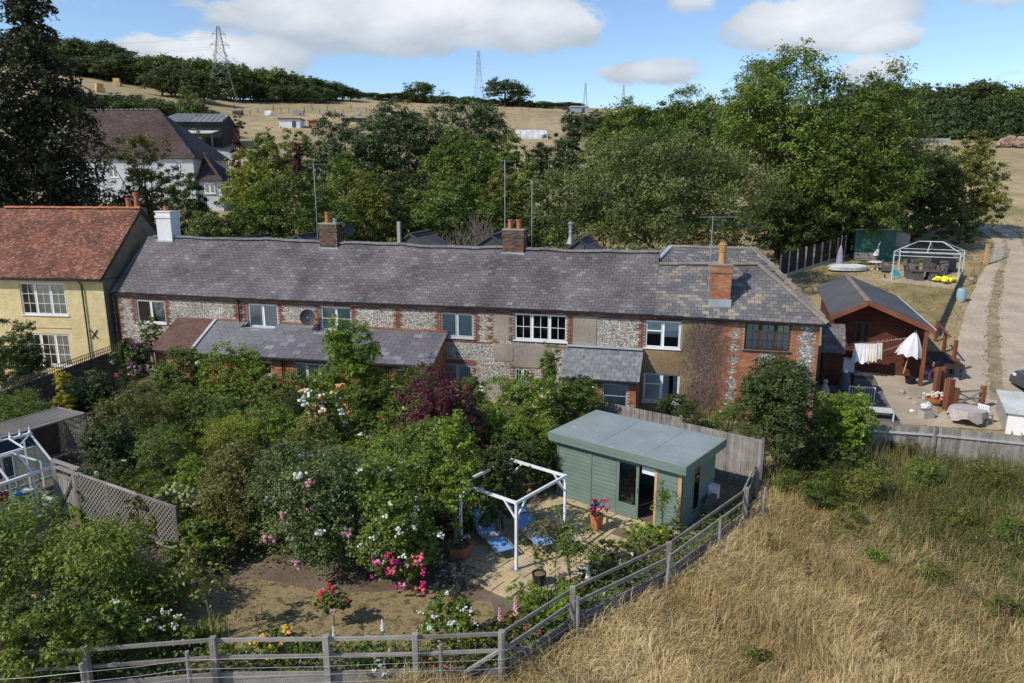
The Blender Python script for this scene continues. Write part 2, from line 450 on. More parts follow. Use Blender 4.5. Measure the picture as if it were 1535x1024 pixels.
M['clothw'] = mat('white_laundry', [(.62, .62, .66), (.74, .74, .76)], scale=6)
M['clothc'] = mat('cream_laundry', [(.56, .53, .47), (.68, .65, .58)], scale=6)
M['lilac'] = mat('lilac_canvas', [(.27, .21, .30), (.36, .29, .39)], scale=6)
M['pink'] = mat('pink_plastic', [(.72, .20, .42), (.80, .28, .50)], rough=.4)
M['bluebarrel'] = mat('faded_blue_plastic', [(.20, .29, .35), (.28, .37, .43)], rough=.5, scale=4)
M['carpaint'] = mat('grey_car_paint', [(.10, .105, .115), (.12, .125, .135)], rough=.25, metal=.5, var=.03)
M['carglass'] = mat('car_glass', [(.012, .013, .015), (.02, .02, .022)], rough=.06, spec=.8, var=0)
M['rubber'] = mat('tyre_rubber', [(.015, .015, .016), (.025, .025, .026)], rough=.9)
M['teal'] = mat('teal_plastic', [(.03, .22, .26), (.04, .28, .32)], rough=.5)
M['barnroof'] = mat('barn_sheet_roof', [(.145, .165, .175), (.175, .195, .20)], scale=2, var=.15)
M['barnwall'] = mat('black_barn_wall', [(.022, .024, .027), (.035, .037, .04)], scale=3)
M['poly'] = mat('clear_sheet', [(.50, .52, .52), (.60, .62, .62)], rough=.4)
M['pylon'] = mat('pylon_steel', [(.20, .215, .225), (.26, .275, .285)], rough=.6, var=.1)
M['hazepylon'] = mat('far_pylon_steel', [(.30, .36, .41), (.33, .39, .44)], rough=.6, var=0)  # pylon steel with the fading of distant haze painted into its colour
M['bark'] = mat('grey_bark', [(.085, .07, .055), (.14, .12, .10), (.11, .09, .075)], scale=9, bump=.7, bscale=30)
M['barkd'] = mat('dark_bark', [(.04, .032, .026), (.07, .055, .045)], scale=9, bump=.7, bscale=30)
M['twig'] = mat('dead_twig', [(.17, .14, .12), (.24, .20, .17)], scale=9)
M['creeper'] = mat('dry_creeper', [(.17, .12, .095), (.28, .205, .165), (.13, .09, .07), (.33, .26, .215)], src='attr')
M['log'] = mat('cut_log', [(.24, .16, .12), (.36, .25, .20), (.19, .13, .10), (.42, .32, .26)], src='obj', var=.2)

LEAF = {
 'dark': leafmat('leaf_dark', (.044, .068, .018), (.068, .100, .026), (.098, .134, .036)),
 'mid': leafmat('leaf_mid', (.082, .126, .020), (.128, .182, .030), (.185, .240, .048)),
 'bright': leafmat('leaf_bright', (.115, .182, .018), (.170, .252, .028), (.24, .325, .046)),
 'olive': leafmat('leaf_olive', (.098, .110, .020), (.150, .165, .030), (.220, .228, .052)),
 'yellow': leafmat('leaf_yellow', (.15, .18, .018), (.23, .26, .028), (.33, .34, .045)),
 'gold': leafmat('leaf_gold', (.30, .25, .02), (.42, .36, .03), (.5, .44, .05)),
 'grey': leafmat('leaf_grey', (.072, .104, .030), (.112, .150, .046), (.178, .212, .082)),
 'sage': leafmat('leaf_lavender', (0.062, 0.078, 0.068), (0.090, 0.111, 0.098), (0.131, 0.150, 0.137)),
 'purple': leafmat('leaf_purple', (0.052, 0.016, 0.018), (0.096, 0.026, 0.034), (0.165, 0.047, 0.062), trans=.35),
 'rust': leafmat('leaf_rust', (.105, .105, .028), (.155, .140, .038), (.13, .165, .042)),
 'conifer': leafmat('leaf_conifer', (.034, .042, .018), (.052, .064, .026), (.082, .088, .040), trans=.12),
 'cypress': leafmat('leaf_cypress', (.040, .064, .022), (.062, .096, .032), (.095, .136, .044), trans=.15),
 'fruit': leafmat('leaf_fruit', (.092, .128, .019), (.145, .192, .028), (.215, .268, .046)),
 'willow': leafmat('leaf_willow', (.088, .118, .030), (.135, .172, .045), (.195, .232, .075)),
 'far': leafmat('leaf_far', (.050, .073, .024), (.076, .106, .032), (.112, .144, .048), objvar=.3),
 'straw': leafmat('dry_grass_blade', (.38, .275, .12), (.58, .445, .21), (.72, .585, .325), trans=.3),
 'weed': leafmat('green_weed_blade', (.075, .098, .026), (.145, .155, .048), (.27, .24, .10), trans=.3),
 'turf': leafmat('lawn_blade', (.11, .125, .03), (.21, .18, .07), (.32, .26, .13), trans=.25),
 'hydrangea': leafmat('lime_petal', (.34, .40, .13), (.46, .50, .22), (.56, .58, .32), trans=.3),
}
PETAL = {k: mat('petal_' + k, [c, tuple(min(1, x * 1.25) for x in c)], src='attr', rough=.6, var=0, trans=.2) for k, c in {
 'white': (.68, .68, .64), 'pink': (.62, .30, .38), 'magenta': (.48, .03, .17), 'red': (.55, .03, .05), 'yellow': (.70, .50, .03),
 'peach': (.66, .46, .28), 'apricot': (.66, .30, .12), 'purple': (.30, .05, .35), 'orange': (.62, .16, .03), 'coral': (.62, .10, .12)}.items()}

# ------------------------------------------------------------------ leaves
def leaf_quads(P, Nrm, size, asp, rng, up=.0, tri=False):
    n = len(P)
    r = rng.normal(size=(n, 3)); r[:, 2] += up
    nn = Nrm / (np.linalg.norm(Nrm, axis=1, keepdims=True) + 1e-9)
    t = r - (r * nn).sum(1, keepdims=True) * nn
    t /= np.linalg.norm(t, axis=1, keepdims=True) + 1e-9
    b = np.cross(nn, t)
    s = (size * rng.uniform(.6, 1.35, n))[:, None]
    if tri:
        V = np.stack([P - t * s * .45 + b * s * asp * .42, P + t * s * .62, P - t * s * .45 - b * s * asp * .42 + nn * s * .1], 1)
        return V.reshape(-1, 3), np.arange(n * 3).reshape(n, 3)
    V = np.empty((n, 4, 3))
    V[:, 0] = P - t * s * .5; V[:, 1] = P + b * s * asp * .5 - t * s * .05 + nn * s * .08
    V[:, 2] = P + t * s * .5; V[:, 3] = P - b * s * asp * .5 - t * s * .05 + nn * s * .08
    return V.reshape(-1, 3), np.arange(n * 4).reshape(n, 4)

def make_lobes(rng, w, d, h, z0, k, core=.6):
    """ellipsoids that fill an uneven envelope w x d x h standing on z0, centred on 0,0; low plants stay full to the ground"""
    full = z0 < .2 * (h + z0)
    core = min(.86, core * 1.22)
    L = [(0, 0, z0 + h * .46, w * .5 * core, d * .5 * core, h * .5 * core)]
    for i in range(int(k * 1.35) + 2):
        a = 2.399963 * i + rng.uniform(-.5, .5); e = rng.uniform(-.9, 1.0)
        s = rng.uniform(.26, .44); c = math.sqrt(max(0, 1 - e * e))
        if full and e < .15: c = rng.uniform(.8, 1.0)
        q = 1.04 - s
        L.append((math.cos(a) * c * w * .5 * q, math.sin(a) * c * d * .5 * q, z0 + h * .5 + e * h * .5 * q,
                  w * .5 * s * 1.12, d * .5 * s * 1.12, h * .5 * s * 1.12))
    return L

def crown(name, lobes, n, leaf, matl, rng, clump=None, asp=.55, shell=.55, zmin=None, per=26, flat=.6, spray=.12, droop=0.0, tri=False):
    L = np.array(lobes); a = L[:, 3:6]
    wt = (a[:, 0] * a[:, 1] + a[:, 1] * a[:, 2] + a[:, 0] * a[:, 2]); wt /= wt.sum()
    m = max(6, n // per)
    idx = rng.choice(len(L), m, p=wt)
    d = rng.normal(size=(m, 3)); d /= np.linalg.norm(d, axis=1, keepdims=True)
    low = d[:, 2] < -.25; d[low & (rng.random(m) < .5), 2] *= -1
    fr = rng.uniform(shell, 1.0, m) ** .7
    sp = rng.random(m) < spray; fr[sp] = rng.uniform(1.0, 1.18, sp.sum())
    C = L[idx, :3] + d * a[idx] * fr[:, None]
    if clump is None: clump = float(a.mean()) * .28
    cs = clump * rng.uniform(.55, 1.35, m)
    k = rng.integers(0, m, n)
    off = rng.normal(size=(n, 3)) * .5; off[:, 2] *= flat
    P = C[k] + off * cs[k][:, None]
    P[:, 2] -= droop * cs[k] * rng.random(n)
    if zmin is not None:
        bad = P[:, 2] < zmin; P[bad, 2] = zmin + rng.random(bad.sum()) * .15
    Nr = d[k] * .55 + rng.normal(size=(n, 3)) * .55; Nr[:, 2] += .55
    V, F = leaf_quads(P, Nr, leaf, asp, rng, up=-.3 * droop, tri=tri)
    var = np.clip(rng.normal(.5, .17, n) + (rng.random(m)[k] - .5) * .55, 0, 1)
    return np_mesh(name, V, F, var, matl), C

def woody(rng, C, h, r, trunk_z=.35, limbs=7, twigs=40, lean=(0, 0), z0=0.0, fork=True):
    mb = MB()
    top = Vector((lean[0], lean[1], z0 + h * .8))
    base = Vector((0, 0, z0 - .05)); mid = Vector((lean[0] * .35, lean[1] * .35, z0 + h * trunk_z))
    mb.tube([base, base.lerp(mid, .5) + Vector((r * .3, 0, 0)), mid, mid.lerp(top, .5) + Vector((-r, r, 0)), top], [r * 1.25, r, r * .85, r * .5, r * .12], 7)
    if len(C) == 0: return mb
    sel = rng.choice(len(C), min(limbs, len(C)), replace=False)
    ends = []
    for i in sel:
        e = Vector(C[i]); t = rng.uniform(.0, .55); s = mid.lerp(top, t)
        k = s.lerp(e, .5) + Vector((0, 0, .1 * h * rng.uniform(-.2, .6)))
        mb.tube([s, k, e], [r * .5 * (1 - t * .5), r * .28, r * .06], 5, cap=False); ends.append((k, e))
    sel = rng.choice(len(C), min(twigs, len(C)), replace=False)
    for i in sel:
        e = Vector(C[i]); k, q = min(ends, key=lambda t: (t[0] - e).length)
        mb.tube([k.lerp(q, .3), k.lerp(e, .55) + Vector((0, 0, .02 * h)), e], [r * .14, r * .08, r * .025], 4, cap=False)
    return mb

def bush(name, label, cat, x, y, w, d, h, leaf, kind, dens=15, k=9, asp=.55, z0=None, clear=0.0, stem=None, barkm='bark', clump=None, group=None, shell=.5, seed=None, flat=.6, spray=.12, droop=0, rz=0.0, core=.6, limbs=6, twigs=16, partname='foliage', stemname='stem', per=26, tri=False):
    rng = np.random.default_rng(seed if seed is not None else int(abs(x * 131 + y * 17) * 10) + 3)
    gz = tz(x, y) if z0 is None else z0; leaf *= 1.0 if tri else 1.2
    t = thing(name, label, cat, (x, y, gz), rz, group)
    L = make_lobes(rng, w, d, h - clear, clear, k, core)
    n = int(1.45 * dens * (w + d) * .5 * (h - clear) / leaf ** 2 * (.8 + .2 * d / w))
    me, C = crown(name + '_' + partname, L, n, leaf, LEAF[kind], rng, clump=clump, asp=asp, shell=shell, zmin=.02, flat=flat, spray=spray, droop=droop, per=per, tri=tri)
    obj(partname, me, t)
    r = stem if stem else max(.02, .018 * h)
    woody(rng, C, h, r, trunk_z=max(.18, clear / h * .9), limbs=limbs, twigs=twigs).build(stemname, M[barkm], t)
    t['_n'] = len(me.polygons)
    return t, C

def tree(name, label, cat, x, y, w, d, h, leaf, kind, **kw):
    kw.setdefault('clear', h * .14); kw.setdefault('partname', 'crown'); kw.setdefault('stemname', 'trunk'); kw.setdefault('k', 13)
    kw.setdefault('limbs', 9); kw.setdefault('twigs', 34)
    return bush(name, label, cat, x, y, w, d, h, leaf, kind, **kw)

# ------------------------------------------------------------------ ground sheets
def grid_sheet(name, xs, ys, m, lift=0.0, label=None):
    X, Y = np.meshgrid(xs, ys); Z = terr(X, Y) + lift
    V = np.stack([X, Y, Z], -1).reshape(-1, 3)
    nx, ny = len(xs), len(ys)
    i = (np.arange(ny - 1)[:, None] * nx + np.arange(nx - 1)[None, :]).ravel()
    F = np.stack([i, i + 1, i + nx + 1, i + nx], -1)
    return struct(name, np_mesh(name, V, F, np.full(len(F), .5), m, True), label)

def ground_material():
    m = mat('dry_ground', [(.20, .15, .075), (.30, .23, .12), (.37, .29, .165), (.33, .255, .14)], scale=.35, detail=9, bump=.5, bscale=8, var=.14, vscale=.03)
    nt = m.node_tree; N, L = nt.nodes, nt.links
    P = N['Principled BSDF']; src = P.inputs['Base Color'].links[0].from_socket
    geo = N.new('ShaderNodeNewGeometry')
    # mowing lines and green flushes on the dry pasture
    mp = N.new('ShaderNodeMapping'); mp.inputs['Scale'].default_value = (.9, .05, .05); mp.inputs['Rotation'].default_value = (0, 0, rad(38))
    L.new(geo.outputs['Position'], mp.inputs[0])
    n1 = N.new('ShaderNodeTexNoise'); n1.inputs['Scale'].default_value = .6; n1.inputs['Detail'].default_value = 3
    L.new(mp.outputs[0], n1.inputs['Vector'])
    n2 = N.new('ShaderNodeTexNoise'); n2.inputs['Scale'].default_value = .09; n2.inputs['Detail'].default_value = 7
    L.new(geo.outputs['Position'], n2.inputs['Vector'])
    mr = N.new('ShaderNodeMapRange'); mr.inputs['From Min'].default_value = .50; mr.inputs['From Max'].default_value = .68; mr.inputs['To Max'].default_value = .55
    L.new(n2.outputs[0], mr.inputs[0])
    mx = N.new('ShaderNodeMix'); mx.data_type = 'RGBA'
    L.new(mr.outputs[0], mx.inputs['Factor']); L.new(src, mx.inputs[6]); mx.inputs[7].default_value = (.17, .15, .065, 1)
    m2 = N.new('ShaderNodeMapRange'); m2.inputs['From Min'].default_value = .3; m2.inputs['From Max'].default_value = .7
    m2.inputs['To Min'].default_value = .86; m2.inputs['To Max'].default_value = 1.12
    L.new(n1.outputs[0], m2.inputs[0])
    sc = N.new('ShaderNodeVectorMath'); sc.operation = 'SCALE'
    L.new(mx.outputs[2], sc.inputs[0]); L.new(m2.outputs[0], sc.inputs['Scale'])
    L.new(sc.outputs[0], P.inputs['Base Color'])
    return m
xs = np.concatenate([np.linspace(-1500, -200, 14)[:-1], np.linspace(-200, -60, 29)[:-1], np.linspace(-60, 10, 36)[:-1], np.linspace(10, 44, 35)[:-1], np.linspace(44, 60, 9)[:-1], np.linspace(60, 200, 29)[:-1], np.linspace(200, 1500, 14)])
ys = np.concatenate([np.linspace(-400, -10, 8)[:-1], np.linspace(-10, 20, 16)[:-1], np.linspace(20, 110, 91)[:-1], np.linspace(110, 420, 63)[:-1], np.linspace(420, 2600, 12)])
grid_sheet('ground', xs, ys, ground_material())

def poly_sheet(name, pts, m, lift, step=.6, jag=.12, label=None):
    """a flat-lying sheet with a slightly uneven outline that follows the ground"""
    out = []
    n = len(pts)
    for i in range(n):
        p, q = Vector(pts[i][:2]), Vector(pts[(i + 1) % n][:2]); k = max(1, int((q - p).length / step))
        for j in range(k):
            c = p.lerp(q, j / k); out.append((c.x + RND.uniform(-jag, jag), c.y + RND.uniform(-jag, jag)))
    import bmesh
    bm = bmesh.new()
    f = bm.faces.new([bm.verts.new((a, b, 0)) for a, b in out])
    bmesh.ops.triangulate(bm, faces=[f])
    for it in range(6):
        long = [e for e in bm.edges if e.calc_length() > step * 2.2]
        if not long: break
        bmesh.ops.subdivide_edges(bm, edges=long, cuts=1)
        bmesh.ops.triangulate(bm, faces=bm.faces[:])
    for v in bm.verts: v.co.z = tz(v.co.x, v.co.y) + lift
    bmesh.ops.recalc_face_normals(bm, faces=bm.faces[:])
    me = bpy.data.meshes.new(name); bm.to_mesh(me); bm.free(); me.materials.append(m)
    for p in me.polygons: p.use_smooth = True
    return struct(name, me, label)
def inpoly(x, y, P):
    c = False; j = len(P) - 1
    for i in range(len(P)):
        if (P[i][1] > y) != (P[j][1] > y) and x < (P[j][0] - P[i][0]) * (y - P[i][1]) / (P[j][1] - P[i][1]) + P[i][0]: c = not c
        j = i
    return c

GARDEN = [(-19.5, 13.6), (-8.9, 13.7), (-.3, 14.2), (1.6, 15.9), (4.1, 18.1), (7.6, 22), (9, 24.4), (6.2, 27.5), (13.5, 31.2), (-22.5, 40.6), (-23.3, 31), (-23, 20)]
poly_sheet('garden_soil', GARDEN, M['soil'], .012, 1.2, .02)
LAWN = [G(230, 915), G(300, 880), G(380, 868), G(500, 890), G(640, 885), G(735, 905), G(745, 935), G(700, 975), G(420, 985), G(170, 1000), G(120, 985)]
poly_sheet('lawn', LAWN, M['lawn'], .024, .35, .06)
PATH = [G(208, 925), G(262, 878), G(285, 885), G(240, 930), G(180, 955), G(160, 950)]
poly_sheet('garden_path', [G(175, 735), G(215, 668), G(265, 650), G(275, 668), G(225, 700), G(215, 745)], M['soil'], .02, .4, .05)
# ------------------------------------------------------------------ building helpers
_wedges = {}
def wedge(w, l, t, m, name):
    key = (round(w, 3), round(l, 3), m.name)
    if key not in _wedges:
        mb = MB(); _wedge(mb, w, l, t, .5); _wedges[key] = mb.mesh(name, m)
    return _wedges[key]
def _wedge(mb, w, l, t, a, f=None):
    h = w / 2
    vs = [(-h, 0, t * 1.7), (h, 0, t * 1.7), (h, l, t * .5), (-h, l, t * .5), (-h, 0, -.004), (h, 0, -.004), (h, l, -.004), (-h, l, -.004)]
    if f: vs = [f(Vector(p)) for p in vs]
    mb.add(vs, [(0, 1, 2, 3), (4, 5, 1, 0), (5, 6, 2, 1), (7, 4, 0, 3)], a)

def courses(part, FR, pos, s_len, ext, w, gauge, t, mo, ma, name, nind, seed, jit=.010, skip=None, lap=1.28, offs=.5):
    """lays overlapping roof pieces up a slope; the nearest nind become objects, the rest one joined part"""
    rng = random.Random(seed)
    ns = max(1, round(s_len / gauge)); items = []
    for i in range(ns):
        s = i / ns
        a, b = ext(s)
        u = a - (w * offs if i % 2 else 0) - rng.uniform(0, .03)
        while u < b - .02:
            x0, x1 = max(u, a), min(u + w, b)
            u += w
            if x1 - x0 < w * .25: continue
            if skip and skip((x0 + x1) / 2, s + .5 / ns): continue
            c = (x0 + x1) / 2
            p = pos(c, s); q = pos(c, min(1, s + .05)); r = pos(c + .1, s)
            U = (r - p).normalized(); S = (q - p); S = (S - U * S.dot(U)).normalized(); N_ = U.cross(S)
            ja = rng.uniform(-jit, jit); jl = rng.uniform(-.016, .016) - (.05 if rng.random() < .012 else 0)
            U2 = (U + S * ja).normalized(); S2 = (S - U * ja).normalized()
            o = p + S * jl + N_ * rng.uniform(0, .005)
            Mx = Matrix(((U2.x, S2.x, N_.x, o.x), (U2.y, S2.y, N_.y, o.y), (U2.z, S2.z, N_.z, o.z), (0, 0, 0, 1)))
            full = x1 - x0 > w * .93
            items.append(((FR.P(o.x, o.y, o.z) - cam.location).length, full, Mx, x1 - x0))
    items.sort(key=lambda t: t[0])
    mb = MB(); cnt = 0
    L = gauge * lap
    for d, full, Mx, ww in items:
        if full and cnt < nind:
            o = obj(name, wedge(w - .018, L, t, mo, name), part); o.matrix_basis = Mx; cnt += 1
        else:
            _wedge(mb, ww - .018, L, t, rng.random(), lambda p: Mx @ p)
    if mb.v: mb.build(name + '_courses', ma, part, kind='stuff')

def quad_part(name, pts, m, parent, th=.06, kind=None):
    """a slab whose top is the given quad"""
    P = [Vector(p) for p in pts]; n = (P[1] - P[0]).cross(P[-1] - P[0]).normalized()
    mb = MB(); mb.prism([p - n * th for p in P], n * th); return mb.build(name, m, parent, kind=kind)

def wall_cells(u0, u1, z0, z1, holes, v=0.0, dep=.16, ztop=None):
    mb = MB()
    us = sorted({u0, u1} | {min(max(h[i], u0), u1) for h in holes for i in (0, 1)} | set(np.linspace(u0, u1, 9)))
    zs = sorted({z0, z1} | {min(max(h[i], z0), z1) for h in holes for i in (2, 3)})
    for i in range(len(us) - 1):
        for j in range(len(zs) - 1):
            a, b, c, d = us[i], us[i + 1], zs[j], zs[j + 1]
            if b - a < 1e-5 or d - c < 1e-5: continue
            m, n = (a + b) / 2, (c + d) / 2
            if any(h[0] < m < h[1] and h[2] < n < h[3] for h in holes): continue
            da = ztop(a) if (ztop and j == len(zs) - 2) else d
            db = ztop(b) if (ztop and j == len(zs) - 2) else d
            mb.add([(a, v, c), (b, v, c), (b, v, db), (a, v, da)], [(0, 1, 2, 3)])
    for h in holes:
        a, b, c, d = h[:4]
        mb.add([(a, v, c), (a, v + dep, c), (a, v + dep, d), (a, v, d)], [(0, 1, 2, 3)])
        mb.add([(b, v, c), (b, v, d), (b, v + dep, d), (b, v + dep, c)], [(0, 1, 2, 3)])
        mb.add([(a, v, d), (a, v + dep, d), (b, v + dep, d), (b, v, d)], [(0, 1, 2, 3)])
        mb.add([(a, v, c), (b, v, c), (b, v + dep, c), (a, v + dep, c)], [(0, 1, 2, 3)])
    return mb

def brickwork(mb, u0, u1, z0, z1, v, test, seed=1, bw=.225, bh=.075, pr=.010, side=None):
    """side: None = faces the front (-v); 'r' = lies in a plane u = v, running along local v"""
    rng = random.Random(seed)
    nz = int((z1 - z0) / bh)
    for j in range(nz):
        z = z0 + j * bh; u = u0 - (bw / 2 if j % 2 else 0)
        while u < u1:
            a, b = max(u, u0), min(u + bw, u1); u += bw
            if b - a < .05 or (test and not test((a + b) / 2, z + bh / 2, j)): continue
            g = .006; p = pr * rng.uniform(.4, 1.5); q = p * .55
            a2, b2, c2, d2 = a + g, b - g, z + g, z + bh - g
            if side is None:
                vs = [(a2, v - p, c2), (b2, v - p, c2), (b2, v - q, d2), (a2, v - q, d2), (a2, v, c2), (b2, v, c2), (b2, v, d2), (a2, v, d2)]
                fs = [(0, 1, 2, 3), (0, 4, 5, 1), (1, 5, 6, 2), (3, 2, 6, 7), (0, 3, 7, 4)]
            else:
                sg = 1 if side == 'r' else -1
                vs = [(v + sg * p, a2, c2), (v + sg * p, b2, c2), (v + sg * q, b2, d2), (v + sg * q, a2, d2), (v, a2, c2), (v, b2, c2), (v, b2, d2), (v, a2, d2)]
                fs = [(0, 1, 2, 3), (0, 4, 5, 1), (1, 5, 6, 2), (3, 2, 6, 7), (0, 3, 7, 4)]
                if sg < 0: fs = [f[::-1] for f in fs]
            mb.add(vs, fs, rng.random())

def flintwork(mb, u0, u1, z0, z1, v, test, seed=1, sp=.078):
    rng = random.Random(seed)
    nz, nu = int((z1 - z0) / (sp * .86)), int((u1 - u0) / sp)
    for j in range(nz):
        for i in range(nu):
            u = u0 + (i + .5 * (j % 2) + rng.uniform(-.25, .25)) * sp; z = z0 + (j + .5 + rng.uniform(-.25, .25)) * sp * .86
            if not test(u, z, j): continue
            r = sp * rng.uniform(.36, .62); n = rng.choice((5, 6)); w0 = rng.uniform(0, 6.28); e = rng.uniform(.65, 1)
            h = rng.uniform(.008, .03)
            vs = [(u + rng.uniform(-.4, .4) * r, v - h, z + rng.uniform(-.4, .4) * r)]
            for k in range(n):
                w = w0 + 2 * math.pi * k / n; q = r * rng.uniform(.8, 1.1)
                vs.append((u + math.cos(w) * q, v + .003, z + math.sin(w) * q * e))
            mb.add(vs, [(0, 1 + (k + 1) % n, 1 + k) for k in range(n)][::1], rng.random())

def window(root, r, m, lights=2, bars=(1, 1), v=0.0, fw=.055, sill=True, curtain=None, recess=.06, sash=None, label=None, back=.35, pane=True):
    """r = (u0,u1,z0,z1). bars = (columns, rows) of panes in each light"""
    u0, u1, z0, z1 = r[:4]; y0, y1 = v + recess, v + recess + .06
    mb = MB()
    mb.box(u0, u1, y0, y1, z0, z0 + fw); mb.box(u0, u1, y0, y1, z1 - fw, z1)
    mb.box(u0, u0 + fw, y0, y1, z0 + fw, z1 - fw); mb.box(u1 - fw, u1, y0, y1, z0 + fw, z1 - fw)
    w = (u1 - u0) / lights
    panes = []
    for i in range(1, lights):
        c = u0 + w * i; mb.box(c - fw * .75, c + fw * .75, y0 + .002, y1 - .002, z0 + fw, z1 - fw)
    f = mb.build('window', m, root, label=label)
    for i in range(lights):
        a = u0 + w * i + (fw if i == 0 else fw * .75); b = u0 + w * (i + 1) - (fw if i == lights - 1 else fw * .75)
        c, d = z0 + fw, z1 - fw
        s = .032
        sb = MB()
        sb.box(a, b, y0 - .016, y0 + .03, c, c + s); sb.box(a, b, y0 - .016, y0 + .03, d - s, d)
        sb.box(a, a + s, y0 - .015, y0 + .03, c + s, d - s); sb.box(b - s, b, y0 - .015, y0 + .03, c + s, d - s)
        tb = bars[i] if isinstance(bars, list) else bars
        if tb == 'top':
            t = c + (d - c) * .63; sb.box(a + s, b - s, y0 - .014, y0 + .03, t - .03, t + .03)
        else:
            for k in range(1, tb[0]):
                x = a + s + (b - a - 2 * s) * k / tb[0]; sb.box(x - .012, x + .012, y0 - .01, y0 + .03, c + s, d - s)
            for k in range(1, tb[1]):
                z = c + s + (d - c - 2 * s) * k / tb[1]; sb.box(a + s, b - s, y0 - .011, y0 + .029, z - .012, z + .012)
        sb.build('casement', m, f)
        if pane:
            pm = MB(); pm.box(a + s * .6, b - s * .6, y0 + .008, y0 + .014, c + s * .6, d - s * .6); pm.build('pane', M['glass'], f)
    if sill:
        sm = MB(); sm.box(u0 - .06, u1 + .06, v - .07, y1, z0 - .055, z0 - .004); sm.build('sill', m, f)
    if curtain:
        for (ca, cb, cm, cz) in curtain:
            cmb = MB(); n = max(4, int((cb - ca) * (u1 - u0) / .05)); pts = []
            for k in range(n + 1):
                x = u0 + .03 + (u1 - u0 - .06) * (ca + (cb - ca) * k / n); pts.append((x, y0 + .045 + (.012 * math.sin(k * 1.9) if cm == 'curtain' else 0)))
            zl = z0 + .03 + (z1 - z0 - .06) * cz
            for k in range(n):
                (xa, ya), (xb, yb) = pts[k], pts[k + 1]
                cmb.add([(xa, ya, zl), (xb, yb, zl), (xb, yb, z1 - .03), (xa, ya, z1 - .03)], [(0, 1, 2, 3)])
            cmb.build('curtain' if cm == 'curtain' else 'blind', M[cm], f)
    return f

def ridge_tiles(part_root, pts_fn, ua, ub, m, w=.42, r=.13, name='ridge_tile', parent=None):
    n = int((ub - ua) / w)
    key = ('rt', name, m.name)
    if key not in _wedges:
        mb = MB(); K = 6; vs = []
        for x in (-w / 2 + .006, w / 2 - .004):
            for k in range(K + 1):
                a = math.pi * k / K; vs.append((x, -math.cos(a) * r * 1.05, math.sin(a) * r * .8))
        mb.add(vs, [(k, k + K + 1, k + K + 2, k + 1) for k in range(K)] + [tuple(range(K + 1)), tuple(range(K + 1, 2 * K + 2))[::-1]])
        _wedges[key] = mb.mesh(name, m)
    for i in range(n):
        u = ua + (i + .5) * (ub - ua) / n
        p = pts_fn(u); q = pts_fn(u + .1); X = (q - p).normalized(); Y = Vector((0, 0, 1)).cross(X).normalized(); Z = X.cross(Y)
        o = obj(name, _wedges[key], part_root)
        sx = (ub - ua) / n / w
        p = p + Vector((0, 0, RND.uniform(-.012, .012)))
        o.matrix_basis = Matrix(((X.x * sx, Y.x, Z.x, p.x), (X.y * sx, Y.y, Z.y, p.y), (X.z * sx, Y.z, Z.z, p.z), (0, 0, 0, 1)))

def chimney(root, u, v, w, d, z0, z1, mcore, mbrick, pots, corb=True, cap=None, seed=3, flash=None, name='chimney', smooth_core=False):
    mb = MB(); mb.box(u - w / 2, u + w / 2, v - d / 2, v + d / 2, z0, z1)
    if corb:
        mb.box(u - w / 2 - .05, u + w / 2 + .05, v - d / 2 - .05, v + d / 2 + .05, z1 - .34, z1 - .19)
        mb.box(u - w / 2 - .04, u + w / 2 + .04, v - d / 2 - .04, v + d / 2 + .04, z1, z1 + .07)
    else: mb.box(u - w / 2 + .03, u + w / 2 - .03, v - d / 2 + .03, v + d / 2 - .03, z1, z1 + .06)
    c = mb.build(name, mcore, root)
    if mbrick:
        bk = MB()
        brickwork(bk, u - w / 2, u + w / 2, z0, z1 - (.34 if corb else 0), v - d / 2, None, seed)
        brickwork(bk, v - d / 2, v + d / 2, z0, z1 - (.34 if corb else 0), u + w / 2, None, seed + 1, side='r')
        brickwork(bk, v - d / 2, v + d / 2, z0, z1 - (.34 if corb else 0), u - w / 2, None, seed + 2, side='l')
        if corb:
            brickwork(bk, u - w / 2 - .05, u + w / 2 + .05, z1 - .34, z1 - .18, v - d / 2 - .05, None, seed + 4)
            brickwork(bk, v - d / 2 - .05, v + d / 2 + .05, z1 - .34, z1 - .18, u + w / 2 + .05, None, seed + 5, side='r')
            brickwork(bk, u - w / 2, u + w / 2, z1 - .19, z1, v - d / 2, None, seed + 6)
            brickwork(bk, v - d / 2, v + d / 2, z1 - .19, z1, u + w / 2, None, seed + 7, side='r')
        bk.build('chimney_bricks', mbrick, c, kind='stuff')
    for (du, h, r, pm, ribs) in pots:
        p = MB(); prof = [(r, 0), (r * .95, h * .1), (r * .9, h * .8), (r * 1.05, h * .86), (r * 1.08, h), (r * .8, h), (r * .78, h * .6)]
        if ribs:
            prof = [(r, 0)]
            for k in range(4): z = h * (.55 + .1 * k); prof += [(r * .9, z), (r * 1.15, z + .02), (r * 1.15, z + .05), (r * .9, z + .07)]
            prof += [(r * .95, h), (r * .7, h), (r * .7, h * .6)]
        p.lathe(prof, (u + du, v, z1 + .05), 12, cap=False); p.build('chimney_pot', pm, c, smooth=False)
    if flash:
        f = MB(); f.box(u - w / 2 - .06, u + w / 2 + .06, v - d / 2 - .05, v - d / 2 - .012, z0 + flash[0], z0 + flash[1]); f.build('flashing', M['lead'], c)
    return c

